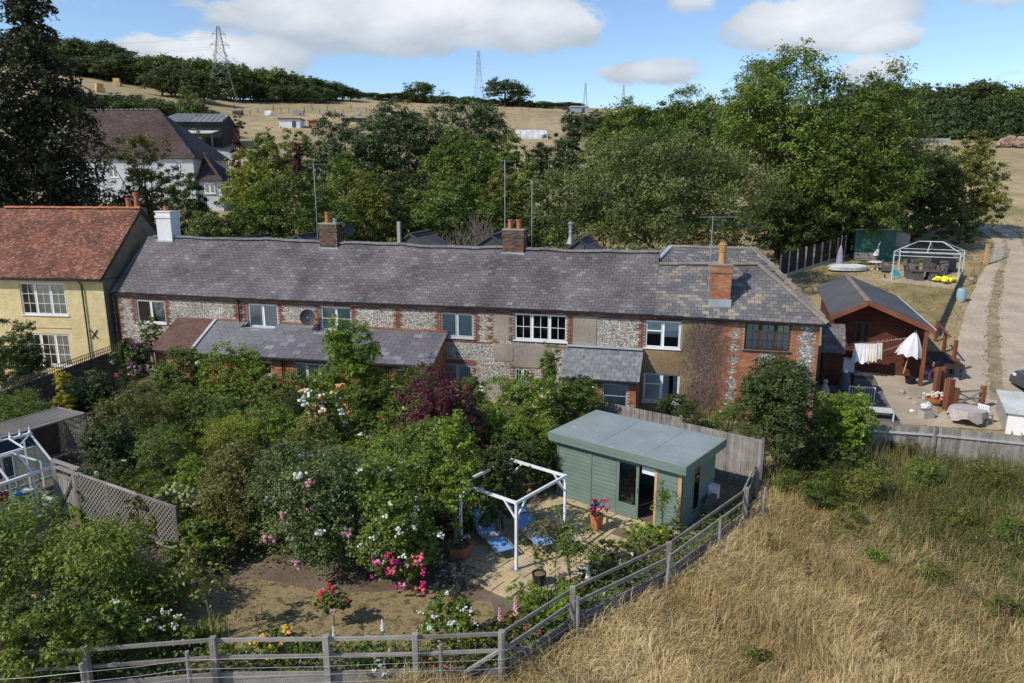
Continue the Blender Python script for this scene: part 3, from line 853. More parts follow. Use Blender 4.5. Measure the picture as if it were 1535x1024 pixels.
def dish(name, label, loc, face, r=.38, group=None, arm_to=None):
    t = thing(name, label, 'satellite dish', loc, 0, group)
    f = Vector(face).normalized(); q = f.to_track_quat('Z', 'Y').to_matrix()
    mb = MB(); n = 18; vs = []; rings = 4
    for k in range(rings + 1):
        rr = r * k / rings
        for i in range(n):
            a = 2 * math.pi * i / n; vs.append(q @ Vector((rr * math.cos(a), rr * math.sin(a) * 1.08, .22 * rr * rr / r)))
    fs = [(k * n + i, k * n + (i + 1) % n, (k + 1) * n + (i + 1) % n, (k + 1) * n + i) for k in range(rings) for i in range(n)]
    mb.add(vs, fs); mb.build('reflector', M['dkgrey'], t, smooth=True)
    a = MB(); tip = q @ Vector((0, -r * .55, r * 1.0))
    a.tube([q @ Vector((0, -r, .2 * r)), tip], .014, 5); a.tube([tip, tip + q @ Vector((0, .06, -.1))], .035, 7); a.build('feed_arm', M['black'], t)
    b = MB(); e = Vector(arm_to) - Vector(loc) if arm_to is not None else Vector((0, .25, -.1))
    b.tube([(0, 0, 0), e * .6, e], .022, 6); b.build('bracket', M['alu'], t)
    return t

def aerial(name, label, base, h, heading, n=9, L=1.3, group=None, bracket=None):
    t = thing(name, label, 'tv aerial', base, 0, group)
    mb = MB(); mb.tube([(0, 0, 0), (0, 0, h)], .024, 6); mb.build('mast', M['alu'], t)
    X = Vector((math.cos(heading), math.sin(heading), 0)); Y = Vector((-X.y, X.x, 0)); a = MB()
    a.tube([X * (-L * .35) + Vector((0, 0, h - .05)), X * L * .65 + Vector((0, 0, h - .05))], .014, 5)
    for k in range(n):
        c = X * (L * (-.33 + .96 * k / (n - 1))) + Vector((0, 0, h - .04)); l = .16 + .10 * (1 - k / n)
        a.tube([c - Y * l, c + Y * l], .008, 4)
    a.build('yagi', M['alu'], t)
    return t

# ------------------------------------------------------------------ the flint terrace
ta = D(172, 470, 41.0); tb = D(1223, 560, 31.6)
TF = Frame((ta.x, ta.y, 0), math.atan2(tb.y - ta.y, tb.x - ta.x))
ULEN = math.hypot(tb.x - ta.x, tb.y - ta.y)
EV, RV = -.13, 3.1
_e = sorted(TF.hit(x, y, EV) for x, y in ((176, 438), (300, 444), (420, 449.5), (600, 456), (740, 461), (940, 470), (1080, 478), (1236, 487)))
_r = sorted(TF.hit(x, y, RV) for x, y in ((262, 357), (370, 359.5), (500, 364), (640, 370), (770, 374), (978, 380)))
def ez(u): return float(np.interp(u, [p[0] for p in _e], [p[1] for p in _e]))
def rz(u): return float(np.interp(u, [p[0] for p in _r], [p[1] for p in _r])) + .03 * math.sin(u * .9) + .018 * math.sin(u * 2.3 + 1)
UEND = TF.hit(980, 470, EV)[0]
def rect(l, t, r, b, F=None, v=0.0):
    F = F or TF
    return (F.hit(l, (t + b) / 2, v)[0], F.hit(r, (t + b) / 2, v)[0], F.hit((l + r) / 2, b, v)[1], F.hit((l + r) / 2, t, v)[1])

W_T = [rect(205, 450, 248, 484), rect(372, 456, 417, 491), rect(481, 460, 527, 496), rect(660, 469, 710, 506), rect(771, 471, 850, 511), rect(967, 481, 1020, 522)]
W_TG = [rect(664, 546, 708, 588), rect(771, 552, 795, 592), rect(964, 560, 1018, 603)]
W_E = [rect(1116, 484, 1186, 526), rect(1113, 568, 1172, 604)]
terrace = thing('cottage_terrace', 'long row of flint and brick cottages under one grey slate roof', 'cottages', TF.o, TF.th)
ztop = lambda u: ez(u) + .02
USPLIT = TF.hit(1046, 540, 0)[0]     # where the brick end cottage starts
wall_cells(0, USPLIT, -.3, 4.6, W_T + W_TG, ztop=ztop).build('front_wall', M['mortar'], terrace)
wt = [c for c in terrace.children if c.name.startswith('front_wall')][0]
PIERS = [TF.hit(x, 470)[0] for x in (178, 356, 596, 740, 862)]
ZSTR = TF.hit(720, 514)[1]
RECTS = [rect(740, 470, 763, 509), rect(741, 515, 769, 541), rect(770, 518, 826, 551), rect(859, 474, 894, 517), rect(958, 526, 1050, 640), rect(1022, 470, 1052, 560)]
def in_r(r, u, z, m=0): return r[0] - m < u < r[1] + m and r[2] - m < z < r[3] + m
def zone_t(u, z, j):
    for h in W_T + W_TG:
        if in_r(h, u, z, .01): return 'hole'
    if u > TF.hit(1030, 520)[0]: return 'tan'
    for k, r in enumerate(RECTS):
        if in_r(r, u, z): return 'tan' if k >= 4 else 'render'
    if z > ez(u) - .30: return 'brick'
    tooth = .12 if int((z + 10) / .225) % 2 else 0
    for h in W_T:
        if h[2] - .12 < z < h[3] + .1 and (h[0] - .22 - tooth < u < h[0] or h[1] < u < h[1] + .22 + tooth): return 'brick'
        if in_r(h, u, z, .14): return 'brick'
    for h in W_TG:
        if h[3] < z < h[3] + .24 and h[0] - .2 < u < h[1] + .2: return 'brick'
        if h[2] < z < h[3] and (h[0] - .12 - tooth * .8 < u < h[1] + .12 + tooth * .8): return 'brick'
    for p in PIERS:
        if abs(u - p) < .17 + tooth and z > ZSTR - .9 * (p == PIERS[0]) - 3 * (p == PIERS[0]): return 'brick'
    if abs(z - ZSTR) < .055 and u > TF.hit(640, 500)[0]: return 'brick'
    return 'flint'
bk = MB(); brickwork(bk, 0, USPLIT, -.2, 4.9, 0, lambda u, z, j: zone_t(u, z, j) == 'brick' and z < ez(u) - .02, 5)
bk.build('brick_dressings', M['brick'], wt, kind='stuff')
fl = MB(); flintwork(fl, 0, USPLIT, 1.2, 4.9, 0, lambda u, z, j: zone_t(u, z, j) == 'flint', 6, .098)
fl.build('flint_panels', M['flint'], wt, kind='stuff')
for k, r in enumerate(RECTS[:4]): rp = MB(); rp.box(r[0], r[1], -.022 - .002 * k, .0, r[2], r[3]); rp.build('cement_patch', M['render'], wt)
# tan pebble render round the right hand white windows
tanb = MB(); zt = ez(UEND)
hs = [W_T[5], W_TG[2]]; ua, ub = RECTS[4][0], USPLIT
tm = wall_cells(ua, ub, .0, W_T[5][2] - .12, [h for h in hs[1:]], v=-.025, dep=.03); tm.build('tan_render', M['tanrender'], wt)
wall_cells(W_T[5][1] + .1, ub, W_T[5][2] - .12, 4.5, [], v=-.025, ztop=lambda u: ez(u) - .03).build('tan_render', M['tanrender'], wt)
# shell behind
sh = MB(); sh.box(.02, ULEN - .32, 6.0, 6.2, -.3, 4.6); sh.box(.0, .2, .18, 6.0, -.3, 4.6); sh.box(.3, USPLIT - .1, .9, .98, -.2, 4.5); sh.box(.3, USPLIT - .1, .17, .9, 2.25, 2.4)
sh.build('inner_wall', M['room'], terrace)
# roof
def pos_t(u, s): return Vector((u, EV + (RV - EV) * s, ez(u) * (1 - s) + rz(u) * s - .05 * math.sin(math.pi * s) * (.6 + .4 * math.sin(u * .7))))
roof = MB(); nu = 26
for i in range(nu):
    a, b = UEND * i / nu, UEND * (i + 1) / nu
    A, B, C_, D_ = pos_t(a, 0), pos_t(b, 0), pos_t(b, 1), pos_t(a, 1)
    dn = Vector((0, .03, -.03))
    roof.add([A + dn, B + dn, C_ + dn, D_ + dn], [(0, 1, 2, 3)])
    E_, F_ = Vector((b, 2 * RV - EV, ez(b))), Vector((a, 2 * RV - EV, ez(a)))
    roof.add([D_ + dn, C_ + dn, E_, F_], [(0, 1, 2, 3)])
    roof.add([A + dn, F_, E_, B + dn], [(0, 1, 2, 3)])
rf = roof.build('roof', M['underlay'], terrace)
SLOPE = math.hypot(RV - EV, rz(10) - ez(10))
courses(rf, TF, pos_t, SLOPE, lambda s: (0.02, UEND), .335, .205, .015, M['slate_o'], M['slate_a'], 'slate', 300, 21, jit=.012)
ridge_tiles(rf, lambda u: Vector((u, RV, rz(u) + .02)), .6, UEND - .1, M['greyridge'], .46, .15)
# lean-tos
PV = -2.4
l1 = TF.hit(225, 527, PV)[0]; l2 = TF.hit(284, 529, PV)[0]; l3 = TF.hit(646, 549, PV)[0]
zt1, zb1 = TF.hit(300, 478, 0)[1], TF.hit(284, 529, PV)[1]
zt2, zb2 = TF.hit(650, 497, 0)[1], TF.hit(646, 549, PV)[1]
def pos_l(u, s):
    k = (u - l2) / (l3 - l2); return Vector((u, PV * (1 - s) - .01, (zb1 + (zb2 - zb1) * k) * (1 - s) + (zt1 + (zt2 - zt1) * k) * s))
cut = [(W_T[1][0] - .18, W_T[1][1] + .18), (W_T[2][0] - .18, W_T[2][1] + .18)]
SC = .74
def skip_l(u, s): return s > SC and any(a < u < b for a, b in cut)
lr = MB(); br = sorted([l2] + [c for ab in cut for c in ab] + [l3])
for a, b in zip(br[:-1], br[1:]):
    top = SC if skip_l((a + b) / 2, .95) else 1
    q = [pos_l(a, 0), pos_l(b, 0), pos_l(b, top), pos_l(a, top)]
    lr.prism([p - Vector((0, 0, .09)) for p in q], (0, 0, .075))
lr_o = lr.build('lean_to_roof', M['underlay'], terrace)
LS = math.hypot(PV, zt1 - zb1)
courses(lr_o, TF, pos_l, LS, lambda s: (l2 + .1, l3 + .06), .50, .31, .010, M['purple_slate'], M['purple_slate'], 'lean_to_slate', 160, 31, skip=skip_l)
for a, b in cut:
    f = MB(); p0, p1 = pos_l(a, SC), pos_l(b, SC); z = (p0.z + p1.z) / 2 + .04
    f.add([(a, p0.y - .25, z - .17), (b, p1.y - .25, z - .17), (b, p1.y + .05, z), (a, p0.y + .05, z), (b, -.02, z + .03), (a, -.02, z + .03)], [(0, 1, 2, 3), (3, 2, 4, 5)])
    for x in (a, b): f.add([(x, p0.y, p0.z), (x, -.01, pos_l(x, 1).z), (x, -.01, z), (x, p0.y, z)], [(0, 1, 2, 3)])
    f.build('flashing', M['lead'], lr_o)
for a, b in zip([l2 + .1, cut[0][1], cut[1][1]], [cut[0][0], cut[1][0], l3]):
    za, zb = pos_l(a, 1).z, pos_l(b, 1).z; fb = MB(); fb.prism([(a, -.012, za), (b, -.012, zb), (b, -.012, zb + .09), (a, -.012, za + .09)], (0, -.06, 0)); fb.build('mortar_fillet', M['obrick'], lr_o)
def pos_k(u, s): return Vector((u, PV * (1 - s) - .01, zb1 + .02 + (zt1 - zb1) * s))
kt = MB(); kt.prism([pos_k(l1, 0) - Vector((0, 0, .06)), pos_k(l2, 0) - Vector((0, 0, .06)), pos_k(l2, 1) - Vector((0, 0, .06)), pos_k(l1, 1) - Vector((0, 0, .06))], (0, 0, .05))
kt_o = kt.build('tiled_lean_to_roof', M['underlay'], terrace)
courses(kt_o, TF, pos_k, LS, lambda s: (l1 - .05, l2 - .06), .168, .105, .012, M['claybrown'], M['claybrown'], 'clay_tile', 0, 33)
lv = MB(); lv.beam(pos_k(l2 + .02, 0) + Vector((0, -.03, .04)), pos_k(l2 + .02, 1) + Vector((0, 0, .04)), .17, .07); lv.build('verge_strip', M['lead'], kt_o)
WV = PV + .22
W_L = [rect(299, 538, 312, 556, None, WV), rect(388, 542, 408, 562, None, WV), rect(442, 545, 497, 575, None, WV), rect(588, 554, 610, 580, None, WV)]
zw = lambda u: min(zb1 + .10, pos_l(u, .1).z) - .03
wall_cells(l1 + .1, l3 - .1, -.3, 2.0, W_L, v=WV, ztop=zw).build('lean_to_wall', M['mortar'], terrace)
lw = MB(); brickwork(lw, l1 + .1, l3 - .1, -.15, 2.25, WV, lambda u, z, j: not any(in_r(h, u, z, .02) for h in W_L) and z < zw(u) - .03, 8)
sv = MB()
for x, sgn in ((l1 + .1, -1), (l3 - .1, 1)):
    sv.add([(x, WV, -.3), (x, 0, -.3), (x, 0, pos_l(l3, 1).z - .1), (x, WV, zw(x))], [(0, 1, 2, 3) if sgn > 0 else (3, 2, 1, 0)])
brickwork(lw, WV, 0, -.1, 3.7, l3 - .1, lambda y, z, j: z < zw(l3) + (pos_l(l3, 1).z - .1 - zw(l3)) * (y - WV) / -WV - .04, 9, side='r')
lwo = sv.build('lean_to_side', M['mortar'], terrace); lw.build('brick_face', M['obrick'], lwo, kind='stuff')
for r, n in zip(W_L, (1, 1, 3, 1)): window(terrace, r, M['white'], n, (1, 1), v=WV, curtain=[(0, 1, 'curtain', 0)] if n == 3 else None)
# small right lean-to with streaked slates
PR = -2.1
m1, m2 = TF.hit(838, 567, PR)[0], TF.hit(957, 571, PR)[0]
zq, zp = TF.hit(890, 519, 0)[1], TF.hit(895, 569, PR)[1]
def pos_m(u, s): return Vector((u, PR * (1 - s) - .01, zp + (zq - zp) * s))
mr_ = MB(); mr_.prism([pos_m(m1, 0) - Vector((0, 0, .08)), pos_m(m2, 0) - Vector((0, 0, .08)), pos_m(m2, 1) - Vector((0, 0, .08)), pos_m(m1, 1) - Vector((0, 0, .08))], (0, 0, .07))
mo_ = mr_.build('porch_roof', M['underlay'], terrace)
courses(mo_, TF, pos_m, math.hypot(PR, zq - zp), lambda s: (m1 - .05, m2 + .05), .40, .27, .009, M['weathered_slate'], M['weathered_slate'], 'porch_slate', 90, 35)
fb = MB(); fb.box(m1, m2, -.30, -.01, zq - .01, zq + .035); fb.build('flashing', M['lead'], mo_)
WM = PR + .2
W_M = [rect(902, 576, 941, 612, None, WM), rect(838, 569, 862, 586, None, WM)]
wall_cells(m1 + .1, m2 - .1, -.3, zp + .06, W_M, v=WM).build('porch_wall', M['mortar'], terrace)
pw = MB(); brickwork(pw, m1 + .1, m2 - .1, -.15, zp + .04, WM, lambda u, z, j: not any(in_r(h, u, z, .02) for h in W_M), 14)
brickwork(pw, WM, 0, -.1, zq, m2 - .1, lambda y, z, j: z < zp + (zq - zp) * (y - WM) / -WM - .02, 15, side='r')
ps = MB()
for x, sgn in ((m1 + .1, -1), (m2 - .1, 1)): ps.add([(x, WM, -.3), (x, 0, -.3), (x, 0, zq - .05), (x, WM, zp + .05)], [(0, 1, 2, 3) if sgn > 0 else (3, 2, 1, 0)])
pso = ps.build('porch_side', M['mortar'], terrace); pw.build('brick_face', M['obrick'], pso, kind='stuff')
window(terrace, W_M[0], M['greyframe'], 1, (1, 2), v=WM, curtain=[(0, 1, 'curtain', 0)]); window(terrace, W_M[1], M['white'], 2, (1, 1), v=WM)
# windows of the main front
bl = [(0, 1, 'blind', 0)]; cu = [(0, 1, 'curtain', 0)]
window(terrace, W_T[0], M['pvc'], 2, curtain=bl); window(terrace, W_T[1], M['pvc'], 2, curtain=bl)
window(terrace, W_T[2], M['white'], 2, (1, 2), curtain=[(0, .48, 'curtain', 0), (.52, 1, 'curtain', 0)])
window(terrace, W_T[3], M['greyframe'], 2, curtain=bl, fw=.07)
window(terrace, W_T[4], M['white'], 3, (2, 2), fw=.065)
window(terrace, W_T[5], M['pvc'], 2, ['top', (1, 1)], curtain=[(0, .5, 'blind', .5), (.5, 1, 'blind', .4)])
window(terrace, W_TG[0], M['greyframe'], 2, curtain=bl, fw=.07); window(terrace, W_TG[1], M['white'], 2, (2, 2))
window(terrace, W_TG[2], M['pvc'], 2, ['top', (1, 1)], curtain=[(0, .5, 'blind', 0), (.55, .72, 'curtain', 0), (.84, 1, 'curtain', 0)])
# gutters and downpipes
gt = MB(); pts = [Vector((u, EV - .06, ez(u) - .04)) for u in np.linspace(.0, UEND, 22)]; gt.tube(pts, .062, 6); gt.build('gutter', M['black'], terrace)
gt = MB(); gt.tube([pos_l(u, 0) + Vector((0, -.06, -.06)) for u in (l2, (l2 + l3) / 2, l3)], .06, 6); gt.build('gutter', M['black'], terrace)
gt = MB(); gt.tube([pos_k(u, 0) + Vector((0, -.06, -.06)) for u in (l1, l2)], .05, 6); gt.build('gutter', M['black'], terrace)
gt = MB(); gt.tube([pos_m(u, 0) + Vector((0, -.06, -.06)) for u in (m1, m2)], .05, 6); gt.build('gutter', M['black'], terrace)
for px, vv, zz in ((176, 0, 0.1), (360, 0, 3.45), (425, WV, 0.1), (580, WV, .1)):
    u = TF.hit(px, 470 if vv == 0 else 555, vv)[0]; zt_ = ez(u) - .08 if vv == 0 else zb1 - .05
    dp = MB(); dp.tube([(u, vv - .2, zt_), (u, vv - .09, zt_ - .18), (u, vv - .08, zz)], .04, 6); dp.build('downpipe', M['black'], terrace)
# chimneys
def rp_(px, py, v): return TF.hit(px, py, v)
u1 = rp_(495, 350, RV)[0]; chimney(terrace, u1, RV + .1, 1.05, .75, rz(u1) - .75, rp_(495, 336, RV)[1], M['mortar'], M['dbrick'], [(-.18, .62, .13, M['pot'], False), (.28, .28, .12, M['alu'], False)], flash=(.1, .55))
u2 = rp_(771, 356, RV)[0]; chimney(terrace, u2, RV + .1, 1.10, .75, rz(u2) - .75, rp_(771, 345, RV)[1], M['mortar'], M['dbrick'], [(-.24, .50, .135, M['pot'], False), (.22, .50, .135, M['pot'], False)], seed=13, flash=(.1, .6))
u0 = rp_(250, 340, RV)[0]; chimney(terrace, u0, RV + .15, 1.0, .8, rz(u0) - .6, rp_(250, 318, RV)[1], M['whitewash'], None, [(-.05, .30, .15, M['pot'], False), (-.05, .52, .10, M['black'], False)], seed=17, flash=(.05, .45))
# rear wings whose roofs show over the ridge
for px, py, w in ((366, 356, 2.6), (455, 352, 2.2), (622, 350, 2.4), (742, 352, 2.4), (872, 358, 2.0)):
    u, z = TF.hit(px, py, 6.6)
    g = MB(); g.prism([(u - w, 5.8, z - 1.55), (u + w, 5.8, z - 1.55), (u, 5.8, z)], (0, 3.4, 0)); wg = g.build('rear_roof', M['slate_a'], terrace)
    k = MB()
    for s in (-1, 1): k.beam((u + s * w, 5.76, z - 1.55), (u, 5.76, z + .02), .12, .10)
    k.beam((u, 5.7, z + .03), (u, 9.2, z + .03), .22, .08); k.build('verge', M['dkgrey'], wg)
u, z = TF.hit(865, 352, 7.2); fp = MB(); fp.lathe([(.22, -.5), (.10, -.1), (.09, .1), (.13, .15), (.09, .2), (.09, .55), (.15, .6), (.15, .68), (.04, .75)], (u - .35, 7.0, z), 10); fp.build('flue', M['alu'], terrace)
u, z = TF.hit(598, 340, 5.6); fp = MB(); fp.box(u - .09, u + .09, 5.5, 5.7, z - 1.6, z + .3); fp.build('flue', M['concrete'], terrace)
u, z = TF.hit(392, 345, 5.6); fp = MB(); fp.tube([(u, 5.6, z - 1.5), (u, 5.6, z)], .08, 7); fp.build('flue', M['black'], terrace)

# ------------------------------------------------------------------ brick end cottage with hipped slates
endc = thing('end_cottage', 'orange brick end cottage with dark flint patches and hipped mixed slate roof', 'cottage', TF.o, TF.th)
E1 = ULEN
wall_cells(USPLIT, E1, -.3, 4.55, W_E, ztop=ztop).build('front_wall', M['mortar'], endc)
we = [c for c in endc.children if c.name.startswith('front_wall')][0]
FLE = [rect(1190, 488, 1222, 606), rect(1132, 529, 1168, 548), rect(1092, 483, 1108, 560), rect(1084, 565, 1104, 640)]
def zone_e(u, z, j):
    if any(in_r(h, u, z, .01) for h in W_E): return 'hole'
    w = int((z + 20) / .30) % 2
    for k, r in enumerate(FLE):
        m = -.10 - .09 * w - .03 * math.sin(z * 9 + k * 2)
        if r[0] - m < u < r[1] + m and r[2] < z < r[3]: return 'flint'
    return 'brick'
bk = MB(); brickwork(bk, USPLIT, E1, -.2, 4.75, 0, lambda u, z, j: zone_e(u, z, j) == 'brick' and z < ez(u) - .02, 41)
brickwork(bk, 0, 6, -.2, 4.6, E1, None, 42, side='r')
bk.build('brick_face', M['obrick'], we, kind='stuff')
fl = MB(); flintwork(fl, USPLIT, E1, 0, 4.7, 0, lambda u, z, j: zone_e(u, z, j) == 'flint', 43, .13); fl.build('flint_patches', M['flintd'], we, kind='stuff')
sd = MB(); sd.box(E1 - .25, E1 - .002, .17, 6.2, -.3, 4.6); sd.box(USPLIT, E1 - .3, .9, .98, -.2, 4.5); sd.build('side_wall', M['mortar'], endc)
window(endc, W_E[0], M['brownframe'], 3, (2, 3), curtain=cu, fw=.06); window(endc, W_E[1], M['brownframe'], 3, (2, 3), curtain=bl, fw=.06)
# front slope, hipped on the right
FRV = 2.55
uh, zh = TF.hit(1137, 397, FRV); zfl = TF.hit(1000, 397, FRV)[1]; EO = E1 + .32
def zr_e(u): return zfl + (zh - zfl) * (u - UEND) / (uh - UEND)
def pos_e(u, s):
    return Vector((u, EV + (FRV - EV) * s, ez(min(u, EO)) * (1 - s) + zr_e(u) * s))
er = MB()
er.add([pos_e(UEND, 0), pos_e(EO, 0), pos_e(uh, 1), pos_e(UEND, 1)], [(0, 1, 2, 3)])
ero_pts = (pos_e(EO, 0), pos_e(uh, 1))
er.add([pos_e(EO, 0), Vector((EO, 5.4, ez(EO))), Vector((uh, FRV + .2, zh)), pos_e(uh, 1)], [(0, 1, 2, 3)])
er.add([pos_e(UEND, 1), pos_e(uh, 1), Vector((uh, 5.2, zh - .9)), Vector((UEND, 5.2, zfl - .9))], [(0, 1, 2, 3)])
for v_ in er.v: pass
er.v = [(a, b, c - .035) for a, b, c in er.v]
ero = er.build('roof', M['underlay'], endc)
courses(ero, TF, pos_e, math.hypot(FRV - EV, zh - ez(E1)), lambda s: (UEND, EO + (uh - EO) * s - .05), .335, .205, .015, M['mixslate_o'], M['mixslate_a'], 'slate', 300, 51)
ridge_tiles(ero, lambda u: Vector((u, FRV, zr_e(u) + .02)), UEND, uh, M['hipbeige'], .45, .14)
ln = (ero_pts[1] - ero_pts[0]).length
ridge_tiles(ero, lambda s: ero_pts[0].lerp(ero_pts[1], s / ln) + Vector((0, 0, .03)), 0.05, ln, M['hipbeige'], .45, .15, name='hip_tile')
# taller rear range behind, also hipped
BV = 6.4
ub0, zb0 = TF.hit(1006, 371, BV); ub1, zb1_ = TF.hit(1131, 374, BV)
BE0, BEz = 3.4, zh - .35
eR = EO - .02
br_ = MB(); hL = (ub0 - 2.9, BE0, BEz - .3)
PB = [(ub0, BV, zb0), (ub1, BV, zb1_), (eR, .9, ez(E1) + .03), (ub0 - .8, BE0, BEz), (ub0 - 3.1, BV - .4, zb0 - 1.7), (eR + .02, 9.4, ez(E1) + .03), (ub0 - 2.6, 9.4, 5)]
br_.add([Vector(p) for p in PB], [(3, 2, 1, 0), (2, 5, 1), (4, 3, 0), (1, 5, 6, 0), (6, 4, 0)])
br_.v = [(p[0], p[1], p[2] - .11) for p in br_.v]
bro = br_.build('rear_roof', M['underlay'], endc)
def pos_b(u, s):
    k = (u - PB[3][0]) / (PB[2][0] - PB[3][0]); e = Vector(PB[3]).lerp(Vector(PB[2]), k)
    return Vector((u, e.y * (1 - s) + BV * s, e.z * (1 - s) + zb0 * s + .04))
courses(bro, TF, pos_b, 3.6, lambda s: (PB[3][0] * (1 - s) + ub0 * s, PB[2][0] * (1 - s) + ub1 * s), .335, .22, .010, M['mixslate_a'], M['mixslate_a'], 'rear_slate', 0, 55)
P2, P5, P1 = Vector(PB[2]), Vector(PB[5]), Vector(PB[1])
def pos_h(t, s):
    e = P2.lerp(P5, t / (P5 - P2).length); q = P1 + (P5 - P2).normalized() * .02 * t
    return e.lerp(P1, s) + Vector((.03, 0, .03))
courses(bro, TF, pos_h, (P1 - P2).length * .9, lambda s: (0, (P5 - P2).length), .335, .25, .010, M['slate_a'], M['slate_a'], 'hip_slate', 0, 56)
bs = MB(); bs.box(ub0 - 2.0, eR - .3, 4.2, 9.2, -.2, ez(E1) + .1); bs.build('rear_wall', M['obrick'], endc)
ridge_tiles(bro, lambda u: Vector((u, BV, zb0 + (zb1_ - zb0) * (u - ub0) / (ub1 - ub0) + .03)), ub0, ub1, M['hipbeige'], .45, .15)
l_ = (P1 - P2).length; ridge_tiles(bro, lambda s: P2.lerp(P1, s / l_) + Vector((0, 0, .05)), 0, l_, M['hipbeige'], .45, .15, name='hip_tile')
P3, P0_ = Vector(PB[3]), Vector(PB[0]); l_ = (P3 - P0_).length; ridge_tiles(bro, lambda s: P3.lerp(P0_, s / l_) + Vector((0, 0, .05)), 0, l_, M['lead'], .45, .12, name='valley_lead')
P4 = Vector(PB[4]); l_ = (P4 - P0_).length; ridge_tiles(bro, lambda s: P4.lerp(P0_, s / l_) + Vector((0, 0, .05)), 0, l_, M['greyridge'], .45, .14, name='hip_tile')
gt = MB(); gt.tube([Vector((u, EV - .06, ez(u) - .04)) for u in np.linspace(UEND, EO, 8)], .062, 6); gt.build('gutter', M['black'], endc)
gt = MB(); gt.tube([Vector((EO + .06, v, ez(E1) - .04)) for v in (EV, 3.0)], .06, 6); gt.build('gutter', M['black'], endc)
# tall orange chimney on the front slope
uc, zc_ = TF.hit(1079, 455, .45); zt_ = TF.hit(1079, 398, .45)[1]
chimney(endc, uc, .78, .90, .66, zc_ - .35, zt_, M['mortar'], M['obrick'], [(0, .98, .17, M['ypot'], True)], seed=61, flash=(.18, .55))
# dead creeper on the wall of the end cottages
cr = MB(); rng = random.Random(4)
for k in range(4200):
    px = min(1108, max(1018, rng.gauss(1055, 17 + 5 * math.sin(k)))); u = TF.hit(px, 540)[0]; z = rng.uniform(.2, ez(u) - .05)
    if any(in_r(h, u, z, .03) for h in W_T + W_TG + W_E): continue
    if rng.random() < .35 * abs(px - 1058) / 45: continue
    a = rng.uniform(-.6, .6) + (1.57 if rng.random() < .8 else 0); l = rng.uniform(.10, .4); y = -rng.uniform(.03, .10)
    du, dz = math.cos(a) * l, math.sin(a) * l; w = rng.uniform(.004, .013)
    nx, nz = -math.sin(a) * w, math.cos(a) * w
    cr.add([(u - nx, y, z - nz), (u + nx, y, z + nz), (u + du + nx * .4, y - .02, z + dz + nz * .4), (u + du - nx * .4, y - .01, z + dz - nz * .4)], [(0, 1, 2, 3)], rng.random())
for k in range(5):
    px = 1050 + k * 6; u = TF.hit(px, 540)[0]; pts = [(u + .10 * math.sin(z * 2.3 + k * 2) + .07 * math.sin(z * 5 + k), -.05, z) for z in np.linspace(0, 4.4, 15)]
    cr.tube(pts, [.022 - .0013 * i for i in range(15)], 4, .2)
cro = cr.build('dead_creeper', M['creeper']); cro.location = TF.o; cro.rotation_euler = (0, 0, TF.th)
tag(cro, 'dead brown climbing stems clinging to the wall beside the brick end cottage', 'creeper')

# ------------------------------------------------------------------ cream house with the clay tiled roof
fo = TF.P(-.18, -.42, 0)
YF = Frame((fo.x, fo.y, 0), rad(-7.5))
yz = YF.hit(166, 419, -.25)[1]; yr = YF.hit(219, 313, 4.0)[1]; YL = -13.0
yel = thing('cream_cottage', 'cream painted brick cottage with red clay tiled roof and white windows', 'cottage', YF.o, YF.th)
W_Y = [rect(31, 424, 99, 472, YF), rect(42, 500, 106, 548, YF)]
yw = wall_cells(YL, 0, -.3, yz + .15, W_Y).build('front_wall', M['cream'], yel)
bk = MB(); brickwork(bk, YL, 0, 0, yz + .1, 0, lambda u, z, j: not any(in_r(h, u, z, .02) for h in W_Y) and u > -8.6, 71, pr=.007); bk.build('painted_bricks', M['cream'], yw, kind='stuff')
s = MB(); ZB = yz + .15
s.add([(0, 0, -.3), (0, 8, -.3), (0, 8, ZB), (0, 4, yr - .12), (0, 0, ZB)], [(0, 1, 2, 3, 4)]); s.build('gable_wall', M['gabler'], yel)
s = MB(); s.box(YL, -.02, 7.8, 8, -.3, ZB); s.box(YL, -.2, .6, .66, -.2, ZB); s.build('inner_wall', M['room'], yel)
def pos_y(u, s): return Vector((u, -.28 + 4.28 * s, yz * (1 - s) + yr * s))
r = MB(); ov = .10
r.add([(YL, -.28, yz - .05), (ov, -.28, yz - .05), (ov, 4, yr - .05), (YL, 4, yr - .05), (ov, 8.28, yz - .05), (YL, 8.28, yz - .05)], [(0, 1, 2, 3), (3, 2, 4, 5), (0, 5, 4, 1)])
yro = r.build('roof', M['underlay'], yel)
courses(yro, YF, pos_y, math.hypot(4.28, yr - yz), lambda s: (-9.0, ov + .03), .172, .108, .013, M['clay'], M['clay'], 'clay_tile', 0, 72, jit=.03)
r = MB()
r.add([(YL, -.28, yz), (-9, -.28, yz), (-9, 4, yr), (YL, 4, yr)], [(0, 1, 2, 3)]); r.build('roof_far_end', M['clay'], yro)
r = MB()
for i in range(40): pass
r.add([pos_y(YL, 1) + Vector((0, .02, .02)), pos_y(ov + .03, 1) + Vector((0, .02, .02)), Vector((ov + .03, 8.3, yz + .03)), Vector((YL, 8.3, yz + .03))], [(0, 1, 2, 3)]); r.build('rear_tiles', M['clay'], yro)
ridge_tiles(yro, lambda u: Vector((u, 4.0, yr + .02)), -9.0, ov, M['ridge'], .34, .14)
r = MB(); r.beam((ov - .02, -.3, yz - .12), (ov - .02, 4, yr - .12), .05, .16); r.beam((ov - .02, 8.3, yz - .12), (ov - .02, 4, yr - .12), .05, .16); r.build('bargeboard', M['brownframe'], yel)
window(yel, W_Y[0], M['white'], 3, (2, 3), curtain=cu, fw=.07); window(yel, W_Y[1], M['white'], 3, (2, 3), curtain=cu, fw=.07)
